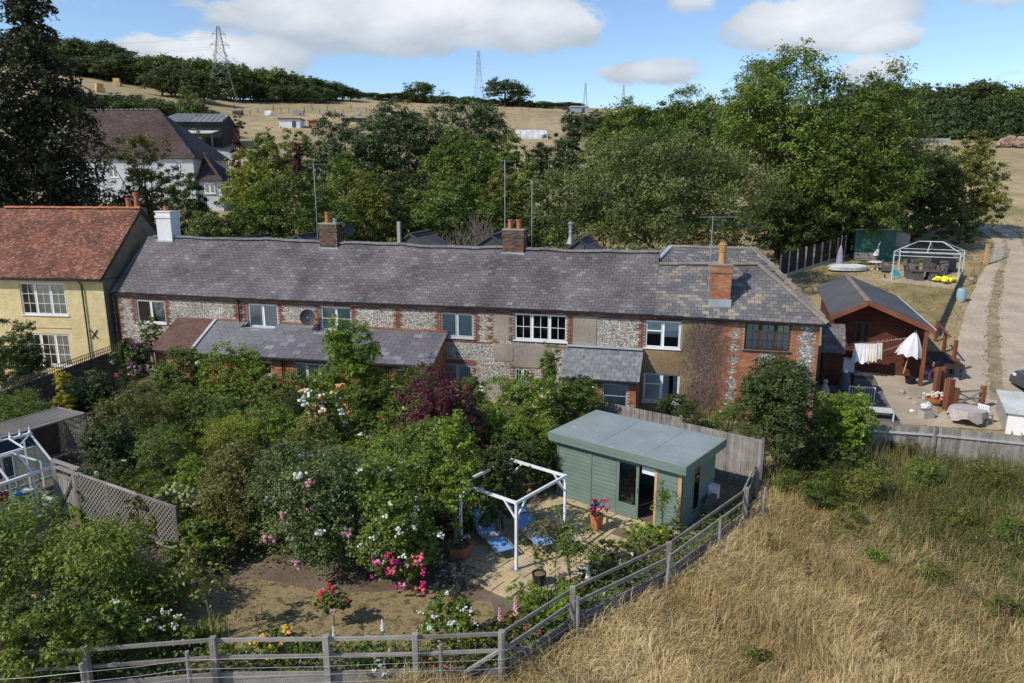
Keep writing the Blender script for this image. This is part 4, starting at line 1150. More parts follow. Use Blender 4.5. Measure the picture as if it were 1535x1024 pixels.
g = MB(); g.tube([(YL, -.34, yz - .07), (ov, -.34, yz - .07)], .065, 6); g.build('gutter', M['black'], yel)
u = YF.hit(129, 470)[0]; g = MB(); g.tube([(u, -.3, yz - .1), (u, -.09, yz - .35), (u, -.08, 0)], .042, 6); g.build('downpipe', M['black'], yel)
u, z = YF.hit(142, 501); g = MB(); g.beam((u - .2, -.025, z - .26), (u + .2, -.025, z + .26), .03, .07, up=(0, 1, 0)); g.beam((u + .2, -.03, z - .26), (u - .2, -.03, z + .26), .03, .07, up=(0, 1, 0)); g.build('wall_tie', M['black'], yel)
z = YF.hit(70, 491)[1]; g = MB(); g.box(YF.hit(33, 491)[0], YF.hit(106, 491)[0], -.05, -.012, z, z + .05); g.build('string_course', M['cream'], yel)
u, z = YF.hit(196, 312, 5.2); chimney(yel, u, 5.4, 1.3, .9, yr - .9, z - .05, M['gabler'], None, [(-.25, .62, .17, M['pot'], False), (.3, .98, .15, M['pot'], False)], corb=False)

# ------------------------------------------------------------------ white house up the slope
wo = D(291, 237, 86)
WF = Frame((wo.x, wo.y, 0), rad(-2))
wz = WF.hit(291, 237, 0)[1]; wr_u, wr_z = WF.hit(238, 165, 5.2); gz = tz(wo.x - 5, wo.y)
wh = thing('white_house', 'large white rendered house with steep dark brown tiled roof behind the conifer', 'house', WF.o, WF.th)
WL = -16.5
W_W = [rect(160, 247, 174, 266, WF), rect(262, 240, 271, 259, WF), rect(167, 293, 187, 309, WF), rect(213, 291, 228, 306, WF)]
wall_cells(WL, -.3, gz - 2, wz, W_W, v=.3).build('front_wall', M['shaderender'], wh)
s = MB(); s.box(-.5, -.302, .47, 10, gz - 2, wz - .05); s.box(WL, -.5, 1.2, 1.25, gz - 2, wz - .1); s.build('side_wall', M['shaderender'], wh)
def pos_w(u, s): return Vector((u, 5.2 * s, wz * (1 - s) + wr_z * s))
r = MB(); r.add([(WL, 0, wz - .06), (.1, 0, wz - .06), (wr_u, 5.2, wr_z - .06), (WL, 5.2, wr_z - .06), (.1, 10.4, wz - .06), (WL, 10.4, wz - .06)], [(0, 1, 2, 3), (1, 4, 2), (3, 2, 4, 5)])
wro = r.build('roof', M['underlay'], wh)
courses(wro, WF, pos_w, math.hypot(5.2, wr_z - wz), lambda s: (WL + .2, .1 + (wr_u - .1) * s), .26, .19, .02, M['darktile'], M['darktile'], 'roof_tile', 0, 81, jit=.02)
ridge_tiles(wro, lambda u: Vector((u, 5.2, wr_z + .02)), WL, wr_u, M['greyridge'], .6, .16)
for r_, n in zip(W_W, (2, 2, 3, 2)): window(wh, r_, M['pvc'], n, v=.3, fw=.08, sill=True)
ex0, ez0 = WF.hit(334, 271, .6); gg = MB(); gg.box(-.3, ex0 - .3, .9, 5.5, gz - 2, ez0 + .05); exw = gg.build('side_extension', M['shaderender'], wh)
t0 = WF.hit(292, 231, 3.6)[1]; t1 = WF.hit(303, 228, 3.6)
def pos_x(u, s): return Vector((u, .5 + 3.1 * s, ez0 * (1 - s) + t1[1] * s))
courses(exw, WF, pos_x, math.hypot(3.1, t1[1] - ez0), lambda s: (-.28, ex0 + (t1[0] - ex0) * s), .26, .19, .02, M['darktile'], M['darktile'], 'roof_tile', 0, 82, jit=.02)
gg = MB(); gg.add([(-.28, .5, ez0 - .05), (ex0, .5, ez0 - .05), (t1[0], 3.6, t1[1] - .05), (-.28, 3.6, t1[1] - .05), (ex0, 6.5, ez0 - .05), (-.28, 6.5, ez0 - .05)], [(0, 1, 2, 3), (1, 4, 2), (3, 2, 4, 5)]); gg.build('extension_roof', M['underlay'], wh)
window(wh, rect(307, 274, 323, 290, WF, .88), M['pvc'], 2, v=.80, fw=.08, recess=.0, pane=True)

# ------------------------------------------------------------------ dishes and aerials
p = TF.P(*(lambda h: (h[0], -.45, h[1]))(TF.hit(461, 476, -.45)))
dish('satellite_dish', 'grey satellite dish on the flint wall left of the curtained window', p, (.30, -1, .30), .40, arm_to=p + TF.w * .45 + Vector((.0, 0, -.25)))
p = TF.P(*(lambda h: (h[0], -.6, h[1]))(TF.hit(192, 517, -.6)))
dish('satellite_dish', 'dark satellite dish low down by the corner of the cream cottage', p, (.45, -1, .35), .38, arm_to=p + TF.w * .6)
p = TF.P(*(lambda h: (h[0], 3.3, h[1]))(TF.hit(522, 345, 3.3)))
dish('satellite_dish', 'grey satellite dish behind the sooty chimney with one clay pot', p, (.9, -.8, .2), .36, arm_to=p + Vector((-.6, .1, -.25)))
for px, pyb, pyt, v, hd, lab in ((476, 350, 245, RV + .6, .3, 'tall thin aerial mast strapped to the sooty chimney with one pot'),
                                 (757, 345, 240, RV + .55, .15, 'tallest aerial mast, left of the pair of clay pots'),
                                 (797, 372, 268, RV + .3, .6, 'shorter aerial mast standing right of the pair of clay pots'),
                                 (1062, 440, 324, .5, 0.1, 'long horizontal tv aerial beside the tall orange chimney')):
    a = TF.hit(px, pyb, v); b = TF.hit(px, pyt, v)
    base = TF.P(a[0], v, min(a[1], b[1] - 2.2) - .3)
    aerial('tv_aerial', lab, base, b[1] - base.z, hd, 9 if px == 1062 else 7, 1.7 if px == 1062 else .9)
# ------------------------------------------------------------------ summerhouse
pa, pb = G(823, 648, 2.42), G(1028, 700.5, 2.42)
SF = Frame((pa.x, pa.y, 0), math.atan2(pb.y - pa.y, pb.x - pa.x))
SWD, SDP = math.hypot(pb.x - pa.x, pb.y - pa.y), 3.15
PATIO = [SF.P(-2.2, -1.2, 0), SF.P(-1.9, -3.6, 0), G(690, 868), G(705, 880), G(795, 893), G(862, 885), G(960, 828), SF.P(SWD + .2, -.35, 0), SF.P(SWD + .2, SDP, 0), SF.P(0, SDP, 0)]
pbase = poly_sheet('patio_bed', PATIO, mat('patio_joint', [(.16, .12, .075), (.22, .17, .11)], scale=6), .03, .6, .01)
PT = [(SF.inv(p).x, SF.inv(p).y) for p in PATIO]
patio = tag(thing('patio', None, None, SF.o, SF.th), 'sandstone patio in front of the green summerhouse', kind='structure')
rng = random.Random(9); y = -6.0; row = 0
slabm = {}
while y < .5:
    hgt = (.6, .45, .6)[row % 3]; x = -5.0 + (row % 2) * .33
    while x < SWD + 1:
        w = rng.choice((.6, .6, .9, .45))
        cx, cy = x + w / 2, y + hgt / 2
        if inpoly(cx, cy, PT) or (inpoly(x + .1, cy, PT) and inpoly(x + w - .1, cy, PT)):
            if (w, hgt) not in slabm:
                mb = MB(); a, b = w / 2 - .009, hgt / 2 - .009
                mb.add([(-a, -b, 0), (a, -b, 0), (a, b, 0), (-a, b, 0), (-a + .008, -b + .008, .05), (a - .008, -b + .008, .05), (a - .008, b - .008, .05), (-a + .008, b - .008, .05)], [(4, 5, 6, 7), (0, 1, 5, 4), (1, 2, 6, 5), (2, 3, 7, 6), (3, 0, 4, 7)])
                slabm[(w, hgt)] = mb.mesh('paving_slab', M['slab'])
            o = obj('paving_slab', slabm[(w, hgt)], patio); o.location = (cx, cy, .006 + rng.uniform(0, .006)); o.rotation_euler = (rng.uniform(-.006, .006), rng.uniform(-.006, .006), rng.uniform(-.008, .008))
        x += w
    y += hgt; row += 1

sh = thing('summerhouse', 'sage green timber summerhouse with flat felted roof and open glass door', 'summerhouse', SF.o, SF.th)
ov, RT = .22, 2.42
X0, X1, Y0_, Y1_ = ov, SWD - ov, ov, SDP - ov
mb = MB()
mb.box(0, SWD, 0, SDP, RT - .06, RT); rfo = mb.build('roof', M['felt'], sh)
mb = MB(); mb.box(-.012, SWD + .012, -.012, SDP + .012, RT, RT + .018); mb.build('felt_sheet', M['felt'], rfo)
mb = MB()
for x in (SWD * .36, SWD * .70): mb.box(x - .10, x + .10, .01, SDP - .01, RT + .018, RT + .026)
mb.build('felt_lap', M['felt'], rfo)
for a in ((0, SWD, -.034, -.014), (0, SWD, SDP + .014, SDP + .034)):
    mb = MB(); mb.box(a[0] - .034, a[1] + .034, a[2], a[3], RT - .15, RT + .012); mb.build('fascia_board', M['sagef'], sh)
    mb = MB(); mb.box(a[0] - .02, a[1] + .02, a[2] + (.012 if a[2] < 0 else -.012), a[3] + (.012 if a[2] < 0 else -.012), RT - .28, RT - .153); mb.build('fascia_board', M['sagef'], sh)
for a in ((-.034, -.014), (SWD + .014, SWD + .034)):
    mb = MB(); mb.box(a[0], a[1], -.014, SDP + .014, RT - .15, RT + .012); mb.build('fascia_board', M['sagef'], sh)
    mb = MB(); c = .012 if a[0] < 0 else -.012; mb.box(a[0] + c, a[1] + c, 0, SDP, RT - .28, RT - .153); mb.build('fascia_board', M['sagef'], sh)
def fu(px, py=740): return SF.hit(px, py, Y0_)[0]
dl, dm, dr_ = fu(924), fu(955), X1 - .9
bh = .145
def boards(u0, u1, z0, z1, place, name='wall_board'):
    n = int((z1 - z0) / bh + .5)
    for k in range(n):
        mb = MB(); z = z0 + k * bh; p = place
        t = .016
        vs = [(u0, -t, z + .004), (u1, -t, z + .004), (u1, -t, z + bh - .022), (u0, -t, z + bh - .022), (u0, -.003, z + bh - .004), (u1, -.003, z + bh - .004), (u0, .01, z + .002), (u1, .01, z + .002)]
        mb.add([p(Vector(q)) for q in vs], [(0, 1, 2, 3), (3, 2, 5, 4), (6, 7, 1, 0)])
        mb.build(name, M['sage'], sh)
front = lambda q: Vector((q.x, Y0_ + q.y, q.z)); right = lambda q: Vector((X1 - q.y, q.x, q.z)); left = lambda q: Vector((X0 + q.y, -q.x, q.z))
ZT = RT - .10
def shell(boxes, name, m):
    mb = MB()
    for b in boxes: mb.box(*b)
    return mb.build(name, m, sh)
wl, wr = Y0_ + .95, Y0_ + 1.42           # narrow window in the right wall
px_ = fu(886, 690)
boards(X0 + .07, px_ - .05, .06, ZT, front); boards(px_ + .05, dl - .02, .06, ZT, front); boards(dr_ + .09, X1 - .10, .06, ZT, front)
boards(Y0_ + .10, wl - .06, .06, ZT, right); boards(wr + .06, Y1_ - .05, .06, ZT, right)
boards(wl - .06, wr + .06, .06, .42, right); boards(wl - .06, wr + .06, 2.02, ZT, right)
boards(-Y1_ + .05, -Y0_ - .07, .06, ZT, left)
for b in ((X0 + .03, dl - .02, Y0_ + .012, Y0_ + .04, .02, ZT), (dr_ + .09, X1 - .03, Y0_ + .012, Y0_ + .04, .02, ZT), (X1 - .04, X1 - .012, Y0_ + .04, wl - .05, .02, ZT), (X1 - .04, X1 - .012, wr + .05, Y1_, .02, ZT), (X0 + .012, X0 + .04, Y0_ + .04, Y1_, .02, ZT), (X0 + .04, X1 - .04, Y1_ - .03, Y1_, .02, ZT)):
    mb = MB(); mb.box(*b); mb.build('wall_lining', M['sagef'], sh)
mb = MB(); mb.box(X0 + .05, X1 - .05, Y0_ + .05, Y1_ - .05, .01, .09); mb.build('floor', mat('brown_floor', [(.14, .085, .075), (.20, .12, .10)], scale=5), sh)
for x in (X0, px_ - .05): mb = MB(); mb.box(x, x + .07 + (.03 if x > X0 else 0), Y0_ - .035, Y0_ + .011, .02, ZT); mb.build('corner_post', M['sagef'], sh)
mb = MB(); mb.box(X1 - .09, X1 + .03, Y0_ - .03, Y0_ + .011, .02, ZT); mb.build('corner_post', M['newwood'], sh)
mb = MB(); mb.box(dl - .02, X1 - .09, Y0_ - .035, Y0_ + .011, RT - .42, RT - .29); mb.build('door_lintel', M['sagef'], sh)
# fixed glazed door, then the open one
def gdoor(M4, w, name, label=None):
    d = MB(); f = .10
    d.box(0, w, -.02, .02, 0, .46, M=M4); d.box(0, w, -.02, .02, 1.86, 1.96, M=M4); d.box(0, f, -.02, .02, .46, 1.86, M=M4); d.box(w - f, w, -.02, .02, .46, 1.86, M=M4)
    o = d.build(name, M['sagef'], sh, label=label)
    p = MB(); p.box(f, w - f, -.005, .005, .46, 1.86, M=M4); p.build('pane', M['glass'], o)
    p = MB(); p.box(w - .07, w - .03, -.06, -.021, .95, 1.12, M=M4); p.build('handle', M['alu'], o)
    p = MB(); p.box(.06, w - .06, -.028, -.021, .10, .36, M=M4); p.build('kick_panel', M['sagef'], o)
gdoor(Matrix.Translation((dl, Y0_ - .012, .09)), dm - dl + .06, 'glazed_door')
gdoor(Matrix.Translation((dr_ + .04, Y0_ + .05, .09)) @ Matrix.Rotation(rad(100), 4, 'Z'), .82, 'glazed_door', 'inward opened glazed door')
mb = MB(); mb.box(dr_ + .0, dr_ + .09, Y0_ - .03, Y0_ + .011, .02, RT - .42); mb.build('door_jamb', M['newwood'], sh)
for x0, x1 in ((wl - .06, wl), (wr, wr + .06)): mb = MB(); mb.box(X1 - .01, X1 + .025, x0, x1, .40, 2.04); mb.build('window_frame', M['sagef'], sh)
for z0, z1 in ((.40, .46), (1.98, 2.04)): mb = MB(); mb.box(X1 - .01, X1 + .024, wl, wr, z0, z1); mb.build('window_frame', M['sagef'], sh)
mb = MB(); mb.box(X1 - .004, X1 + .002, wl, wr, .46, 1.98); mb.build('pane', M['glass'], sh)
mb = MB(); mb.box(X1 - .06, X1 - .05, wl - .02, wr + .02, 1.75, 2.02); mb.build('blind', M['blind'], sh)
mb = MB(); mb.box(dm + .12, dr_ - .02, Y0_ + .06, Y0_ + .075, 1.72, 1.95); mb.build('blind', M['blind'], sh)
sf = thing('sofa', 'patterned sofa seen through the open summerhouse door', 'sofa', SF.P(dm + .95, 2.2, .09), SF.th)
mb = MB(); mb.box(-.9, .9, -.4, .4, .12, .42); mb.build('seat', M['rattan'], sf)
mb = MB(); mb.box(-.9, .9, .2, .42, .42, .88); mb.build('backrest', mat('pattern_cloth', [(.25, .25, .32), (.75, .73, .75), (.45, .35, .36)], scale=14, var=0), sf)
for s_ in (-.9, .74): mb = MB(); mb.box(s_, s_ + .16, -.4, .2, .42, .62); mb.build('arm', M['rattan'], sf)

# ------------------------------------------------------------------ planters, pots and door mat
def flowers_on(root, pts, kinds, r, name='bloom', per=8):
    key = {}
    for p in pts:
        k = RND.choice(kinds)
        if (k, round(r, 3)) not in _wedges:
            var = []
            for q in range(3):
                mb = MB()
                for i in range(per):
                    c = Vector((RND.gauss(0, .62), RND.gauss(0, .62), RND.gauss(0, .4))) * r; s = r * RND.uniform(.34, .62)
                    mb.ball(c, s, RND.random(), 5, 3, (1, 1, .75), .2)
                var.append(mb.mesh(name, PETAL[k]))
            _wedges[(k, round(r, 3))] = var
        o = obj(name, RND.choice(_wedges[(k, round(r, 3))]), root); o.location = p
        o.rotation_euler = (RND.uniform(-.5, .5), RND.uniform(-.5, .5), RND.uniform(0, 6.28)); q = RND.uniform(.7, 1.25); o.scale = (q, q, q)

def pot(name, label, p, prof, m, n=14, plant=None, rz=0.0, soil=True):
    t = thing(name, label, 'plant pot', p, rz)
    mb = MB(); mb.lathe(prof, (0, 0, 0), n, cap=False); o = mb.build('pot', m, t)
    if soil:
        r, z = max(prof, key=lambda q: q[1]); mb = MB(); mb.lathe([(r * .9, z - .05), (.01, z - .04)], (0, 0, 0), n, cap=False); mb.build('compost', M['soil'], t)
    return t
def potprof(r0, r1, h): return [(.01, 0), (r0, 0), (r0 + (r1 - r0) * .85, h * .82), (r1, h * .83), (r1 * 1.03, h), (r1 * .93, h), (r1 * .9, h * .85)]
def small_foliage(root, z, r, h, kind, leaf=.055, n=700, seed=1, name='foliage'):
    rg = np.random.default_rng(seed); L = make_lobes(rg, 2 * r, 2 * r, h, z, 6)
    me, C = crown(root.name + '_leaves', L, n, leaf, LEAF[kind], rg); obj(name, me, root); return C
p = G(893, 797); t = pot('tall_planter', 'tall terracotta planter of red and purple flowers by the summerhouse wall', p, potprof(.17, .26, .62), M['pot'], 4, rz=SF.th + .7)
C = small_foliage(t, .58, .34, .45, 'mid', n=900, seed=5); flowers_on(t, [C[i] * 1.08 for i in range(0, len(C), 2)][:16], ['red', 'purple', 'white', 'coral', 'magenta'], .07)
p = G(687, 838); t = pot('hexagonal_planter', 'squat terracotta hexagonal planter with trailing plants at the patio edge', p, potprof(.30, .42, .48), M['pot'], 6)
C = small_foliage(t, .45, .42, .36, 'dark', n=900, seed=6); flowers_on(t, [C[i] * 1.05 for i in range(0, len(C), 5)][:6], ['white', 'pink'], .05)
p = G(808, 878); t = pot('black_bucket', 'black plastic plant bucket standing on the patio slabs', p, potprof(.16, .20, .40), M['black'])
small_foliage(t, .36, .18, .95, 'mid', n=420, seed=7, leaf=.06)
p = G(881, 880); t = pot('small_pot', 'small dark pot of white blooms among the patio border plants', p, potprof(.14, .19, .26), M['brownframe'])
C = small_foliage(t, .24, .28, .36, 'dark', n=500, seed=8); flowers_on(t, [C[i] * 1.05 for i in range(0, len(C), 3)][:7], ['white'], .06)
p = G(938, 804); mb = MB(); mb.box(-.42, .42, -.25, .25, 0, .022); o = mb.build('door_mat', mat('coir_mat', [(.11, .085, .055), (.16, .12, .08)], scale=40)); o.location = (p.x, p.y, .064); o.rotation_euler = (0, 0, SF.th); tag(o, 'brown door mat lying below the summerhouse door', 'mat')

# ------------------------------------------------------------------ pergola and loungers
q0, q1 = G(774, 856), G(846, 808)
PFr = Frame((q0.x, q0.y, .05), math.atan2(q1.y - q0.y, q1.x - q0.x)); PLn = math.hypot(q1.x - q0.x, q1.y - q0.y)
pg = thing('pergola', 'white square post pergola frame over the two blue loungers', 'pergola', PFr.o, PFr.th)
PD, PH = 2.15, 2.03
for x in (0, PLn):
    for yy in (0, PD):
        mb = MB(); mb.box(x - .036, x + .036, yy - .036, yy + .036, 0, PH - .002); po = mb.build('post', M['white'], pg)
        mb = MB(); mb.box(x - .13, x + .13, yy - .13, yy + .13, 0, .012); mb.build('base_plate', M['alu'], po)
for yy in (0, PD):
    mb = MB(); mb.box(-.05, PLn + .05, yy - .032, yy + .032, PH, PH + .08); mb.build('beam', M['white'], pg)
for x in (0, PLn):
    mb = MB(); mb.box(x - .032, x + .032, .034, PD - .034, PH + .002, PH + .08); mb.build('beam', M['white'], pg)
    for yy, s in ((0, 1), (PD, -1)):
        mb = MB(); mb.beam((x, yy + s * .05, PH - .42), (x, yy + s * .45, PH + .01), .045, .045); mb.build('brace', M['white'], pg)
for yy in (0, PD):
    for x, s in ((0, 1), (PLn, -1)):
        mb = MB(); mb.beam((x + s * .05, yy, PH - .42), (x + s * .45, yy, PH + .01), .045, .045); mb.build('brace', M['white'], pg)
def lounger(loc, rz, label):
    t = thing('sun_lounger', label, 'sun lounger', loc, rz, 'blue loungers under the pergola')
    # local x = along (foot at +x), y = across
    prof = [(1.28, .30), (.55, .36), (.0, .30), (-.62, .92)]
    for k, (a, b) in enumerate(zip(prof[:-1], prof[1:])):
        mb = MB(); n = 5
        for i in range(n):
            p, q = (Vector((a[0] + (b[0] - a[0]) * i / n, 0, a[1] + (b[1] - a[1]) * i / n - .05 * math.sin(math.pi * i / n))), Vector((a[0] + (b[0] - a[0]) * (i + 1) / n, 0, a[1] + (b[1] - a[1]) * (i + 1) / n - .05 * math.sin(math.pi * (i + 1) / n))))
            mb.add([(p.x, -.27, p.z), (q.x, -.27, q.z), (q.x, .27, q.z), (p.x, .27, p.z)], [(0, 1, 2, 3)])
        mb.build(('foot_sling', 'seat_sling', 'back_sling')[k], M['blue'] if k != 1 else M['lilacgrey'], t)
    for s in (-.30, .30):
        mb = MB(); mb.tube([(a, s, b) for a, b in prof], .018, 6); mb.build('side_rail', M['alu'], t)
        mb = MB(); mb.tube([(-.25, s, .53), (-.2, s, .60), (.30, s, .58), (.36, s, .33)], .016, 6); mb.build('armrest', M['alu'], t)
        for x0, x1 in ((.95, 1.15), (.30, .05), (-.30, -.42)):
            z = .32 if x0 > 0 else .6
            mb = MB(); mb.tube([(x0, s, z), (x1, s, .012)], .016, 6); mb.build('leg', M['alu'], t)
    mb = MB()
    vs = [Vector((-.50, -.22, .86)), Vector((-.30, -.22, .66)), Vector((-.30, .22, .66)), Vector((-.50, .22, .86))]
    mb.prism(vs, (.055, 0, .055)); mb.build('head_cushion', M['blue'], t)
    return t
M['lilacgrey'] = mat('grey_sling', [(.25, .26, .31), (.32, .33, .38)], scale=5)
fl_ = G(758, 838); hd = G(742, 790)
lounger((fl_.x - .58, fl_.y + 1.0, .06), rad(-62), 'blue sling lounger left of the front pergola post, head cushion slipped down')
lounger((fl_.x + .62, fl_.y + 1.3, .06), rad(-60), 'blue sling lounger partly behind the front pergola post')

# ------------------------------------------------------------------ boundary fence: posts, rails, gravel boards
fence = thing('post_and_rail_fence', 'weathered grey post and rail fence between the garden and the dry field', 'fence', (0, 0, 0))
FL = [(-11.8, 13.6), (-9.2, 13.75), (-6.57, 14.08), (-4.1, 14.12), (-2.15, 14.2), (-.23, 14.3), (1.49, 16.1), (4.35, 18.35), (7.65, 22.0), (8.75, 24.2)]
def post(x, y, h, r, m=None, lean=0, round_=False, root=None, z0=-.1):
    mb = MB()
    if round_: mb.tube([(x, y, z0), (x + lean * .5, y, h * .5), (x + lean, y, h)], [r * 1.05, r, r * .93], 8)
    else: mb.box(x - r, x + r, y - r, y + r, z0, h)
    return mb.build('post', m or M['wood_o'], root or fence)
for i, (x, y) in enumerate(FL):
    post(x, y, 1.24 if i not in (0, 9) else 1.1, .065 if i != 5 else .085, round_=(i == 5))
for a, b in zip(FL[:-1], FL[1:]):
    d = Vector((b[0] - a[0], b[1] - a[1], 0)); n = Vector((d.y, -d.x, 0)).normalized() * -.085
    for z, h in ((1.10, .085), (.68, .085)):
        mb = MB(); e = RND.uniform(-.015, .015)
        mb.beam(Vector((a[0], a[1], z + e)) + n, Vector((b[0], b[1], z + RND.uniform(-.015, .015))) + n, .042, h); mb.build('rail', M['wood_o'], fence)
    mb = MB(); mb.beam(Vector((a[0], a[1], .15)) + n * .9, Vector((b[0], b[1], .15)) + n * .9, .035, .30); mb.build('gravel_board', M['wood_o'], fence)
for a, b in (((-.23, 14.3, .78), (-1.35, 14.22, .05)), ((-.16, 14.4, .78), (.62, 15.2, .1))):
    mb = MB(); mb.beam(a, b, .07, .07); mb.build('strut', M['wood_o'], fence)
wire = thing('wire_stock_fence', 'thin round posts carrying wire strands on the field side of the rail fence', 'fence', (0, 0, 0))
WP = [(-10.9, 13.1), (-9.0, 13.35), (-7.0, 13.75), (-1.55, 14.0), (1.62, 15.85), (4.25, 17.95), (6.25, 19.95), (8.35, 22.3)]
for x, y in WP: post(x, y, 1.12, .048, lean=RND.uniform(-.05, .05), round_=True, root=wire)
mb = MB()
for a, b in zip(WP[:-1], WP[1:]):
    if (a, b) == (WP[3], WP[4]): mids = [(-.1, 14.1)]
    else: mids = []
    ch = [a] + mids + [b]
    for z in (.12, .30, .50, .72, .95):
        for c, d in zip(ch[:-1], ch[1:]):
            m_ = ((c[0] + d[0]) / 2, (c[1] + d[1]) / 2)
            mb.tube([(c[0], c[1] - .05, z), (m_[0], m_[1] - .05, z - RND.uniform(0, .03)), (d[0], d[1] - .05, z)], .0045, 4, cap=False)
mb.build('wire_strand', M['alu'], wire)

# ------------------------------------------------------------------ close boarded garden fences
def board_fence(name, label, pts, h, m, bw=.125, rails=True, wave=0.0, tops=None, zoff=0.0, postm=None, group=None, gap=.006, front=1, postw=.05, raised=.0, railm=None):
    t = thing(name, label, 'fence', (0, 0, 0), 0, group)
    if m.name not in _wedges:
        mb = MB(); mb.box(-.5, .5, -.009, .009, 0, 1); _wedges[m.name] = mb.mesh('board', m)
    n_all = 0
    for a, b in zip(pts[:-1], pts[1:]):
        a, b = Vector((a[0], a[1], 0)), Vector((b[0], b[1], 0)); L = (b - a).length; n = max(1, int(L / bw)); d = (b - a).normalized(); nn = Vector((d.y, -d.x, 0)) * front
        ang = math.atan2(d.y, d.x)
        for i in range(n):
            c = a.lerp(b, (i + .5) / n) + nn * (.012 if i % 2 else 0)
            o = obj('board', _wedges[m.name], t); z = tz(c.x, c.y) + zoff
            o.location = (c.x, c.y, z); o.rotation_euler = (0, RND.uniform(-.006, .006), ang); o.scale = (L / n - gap + .012, 1, h + raised + wave * RND.uniform(-1, 1)); n_all += 1
        if rails:
            for zz in (.32, h - .28):
                mb = MB(); p, q = a - nn * .05 * 0 + nn * .055, b + nn * .055
                mb.beam(p + Vector((0, 0, tz(a.x, a.y) + zz + zoff)), q + Vector((0, 0, tz(b.x, b.y) + zz + zoff)), .05, .075); mb.build('rail', railm or postm or M['wood_o'], t)
        k = max(1, round(L / 2.6))
        for i in range(k + 1):
            c = a.lerp(b, i / k) + nn * .06; mb = MB(); z = tz(c.x, c.y) + zoff
            mb.box(c.x - postw, c.x + postw, c.y - postw, c.y + postw, z - .1, z + h + .06); mb.build('post', postm or M['wood_o'], t)
    return t
A0, A1 = G(880, 597, 1.75), G(1020, 626, 1.75)
board_fence('palisade_fence', 'grey vertical slat fence between the porch and the summerhouse roof', [(A0.x, A0.y), (A1.x, A1.y)], 1.75, M['wood_o'], .10, gap=.022, front=-1)
B0, B1 = G(1000, 629, 1.9), G(1143, 659, 1.95)
B2 = (B1.x - .0, B1.y - .0)
board_fence('close_board_fence', 'tall grey close boarded fence right behind the summerhouse', [(B0.x, B0.y), (B1.x, B1.y)], 1.93, M['wood_o'], .14, front=-1)
R0, R1, R2 = G(1300, 633, 1.75), G(1402, 640, 1.75), G(1560, 662, 1.75)
board_fence('field_fence', 'grey boarded fence with two pale rails along the top of the field', [(R0.x - 1.2, R0.y + .2), (R1.x, R1.y), (R2.x + 3, R2.y - .4)], 1.72, M['wood_o'], .13, front=1, railm=M['palerail'])
# low-lying fence of the cream house garden, topped with trellis
l0, l1_ = G(-40, 590, 2.0), G(181, 513, 2.0)
LFP = [(l0.x, l0.y), (l1_.x, l1_.y)]
lf = board_fence('trellis_topped_fence', 'dark board fence with square trellis along the top beside the cream cottage', LFP, 1.62, M['wood_dk'], .14, front=1, postm=M['wood_dk'])
a, b = Vector((*LFP[0], 0)), Vector((*LFP[1], 0)); L = (b - a).length; mb = MB()
for z in (1.64, 1.80, 1.98): mb.beam(a + Vector((0, 0, z)), b + Vector((0, 0, z)), .03, .03)
for i in range(int(L / .16)):
    c = a.lerp(b, (i + .5) / int(L / .16)); mb.box(c.x - .014, c.x + .014, c.y - .014, c.y + .014, 1.62, 1.97)
mb.build('trellis_panel', M['wood_dk'], lf, kind='stuff')

# ------------------------------------------------------------------ diagonal trellis, gate and arbour
def lattice(mb, o, U, W, u, h, sp=.11, w=.022, y=0):
    """diagonal laths in the plane o + U*u + W*w"""
    U, W = Vector(U).normalized(), Vector(W).normalized(); N_ = U.cross(W)
    for sgn, dep in ((1, 0), (-1, .008)):
        c = -h
        while c < u:
            p0 = [c, 0]; p1 = [c + h, h]
            if p0[0] < 0: p0 = [0, -c]
            if p1[0] > u: p1 = [u, u - c]
            if p1[1] - p0[1] > .02:
                if sgn < 0: p0[1], p1[1] = h - p0[1], h - p1[1]
                mb.beam(o + U * p0[0] + W * p0[1] + N_ * dep, o + U * p1[0] + W * p1[1] + N_ * dep, .008, w, up=N_.cross(U + W * sgn))
            c += sp
t0, t1_ = Vector((-14.25, 22.1, 0)), Vector((-9.95, 19.75, 0))
tf = thing('trellis_fence', 'grey diagonal trellis fence sloping down to the right of the garden gate', 'fence', (0, 0, 0))
dv = (t1_ - t0) / 3; U = dv.normalized()
for i in range(3):
    a = t0 + dv * i; h = 1.72 - .03 * i
    mb = MB(); lattice(mb, a + Vector((0, 0, .25)), U, (0, 0, 1), dv.length - .05, h - .3, .17, .034); mb.build('lattice', M['wood'], tf, kind='stuff')
    mb = MB(); mb.beam(a + Vector((0, 0, h)), a + dv + Vector((0, 0, h - .03)), .06, .06); mb.build('top_rail', M['wood_o'], tf)
    mb = MB(); mb.beam(a + Vector((0, 0, .22)), a + dv + Vector((0, 0, .22)), .05, .05); mb.build('bottom_rail', M['wood_o'], tf)
for i in range(4):
    a = t0 + dv * i; mb = MB(); mb.box(a.x - .05, a.x + .05, a.y - .05, a.y + .05, -.05, 1.74 - .03 * i); mb.build('post', M['wood_o'], tf)
gt_ = thing('garden_gate', 'weathered plank gate with diagonal brace under a framed lintel beside the greenhouse', 'gate', (0, 0, 0))
g0, g1 = Vector((-15.25, 22.65, 0)), Vector((-14.3, 22.13, 0)); U = (g1 - g0).normalized(); Nn = Vector((U.y, -U.x, 0))
for p in (g0, g1): mb = MB(); mb.box(p.x - .07, p.x + .07, p.y - .07, p.y + .07, -.05, 1.88); mb.build('post', M['wood_o'], gt_)
for z in (1.92, 1.72): mb = MB(); mb.beam(g0 - U * .1 + Vector((0, 0, z)), g1 + U * .3 + Vector((0, 0, z - .02)), .12, .07); mb.build('lintel', M['wood_o'], gt_)
n = 7
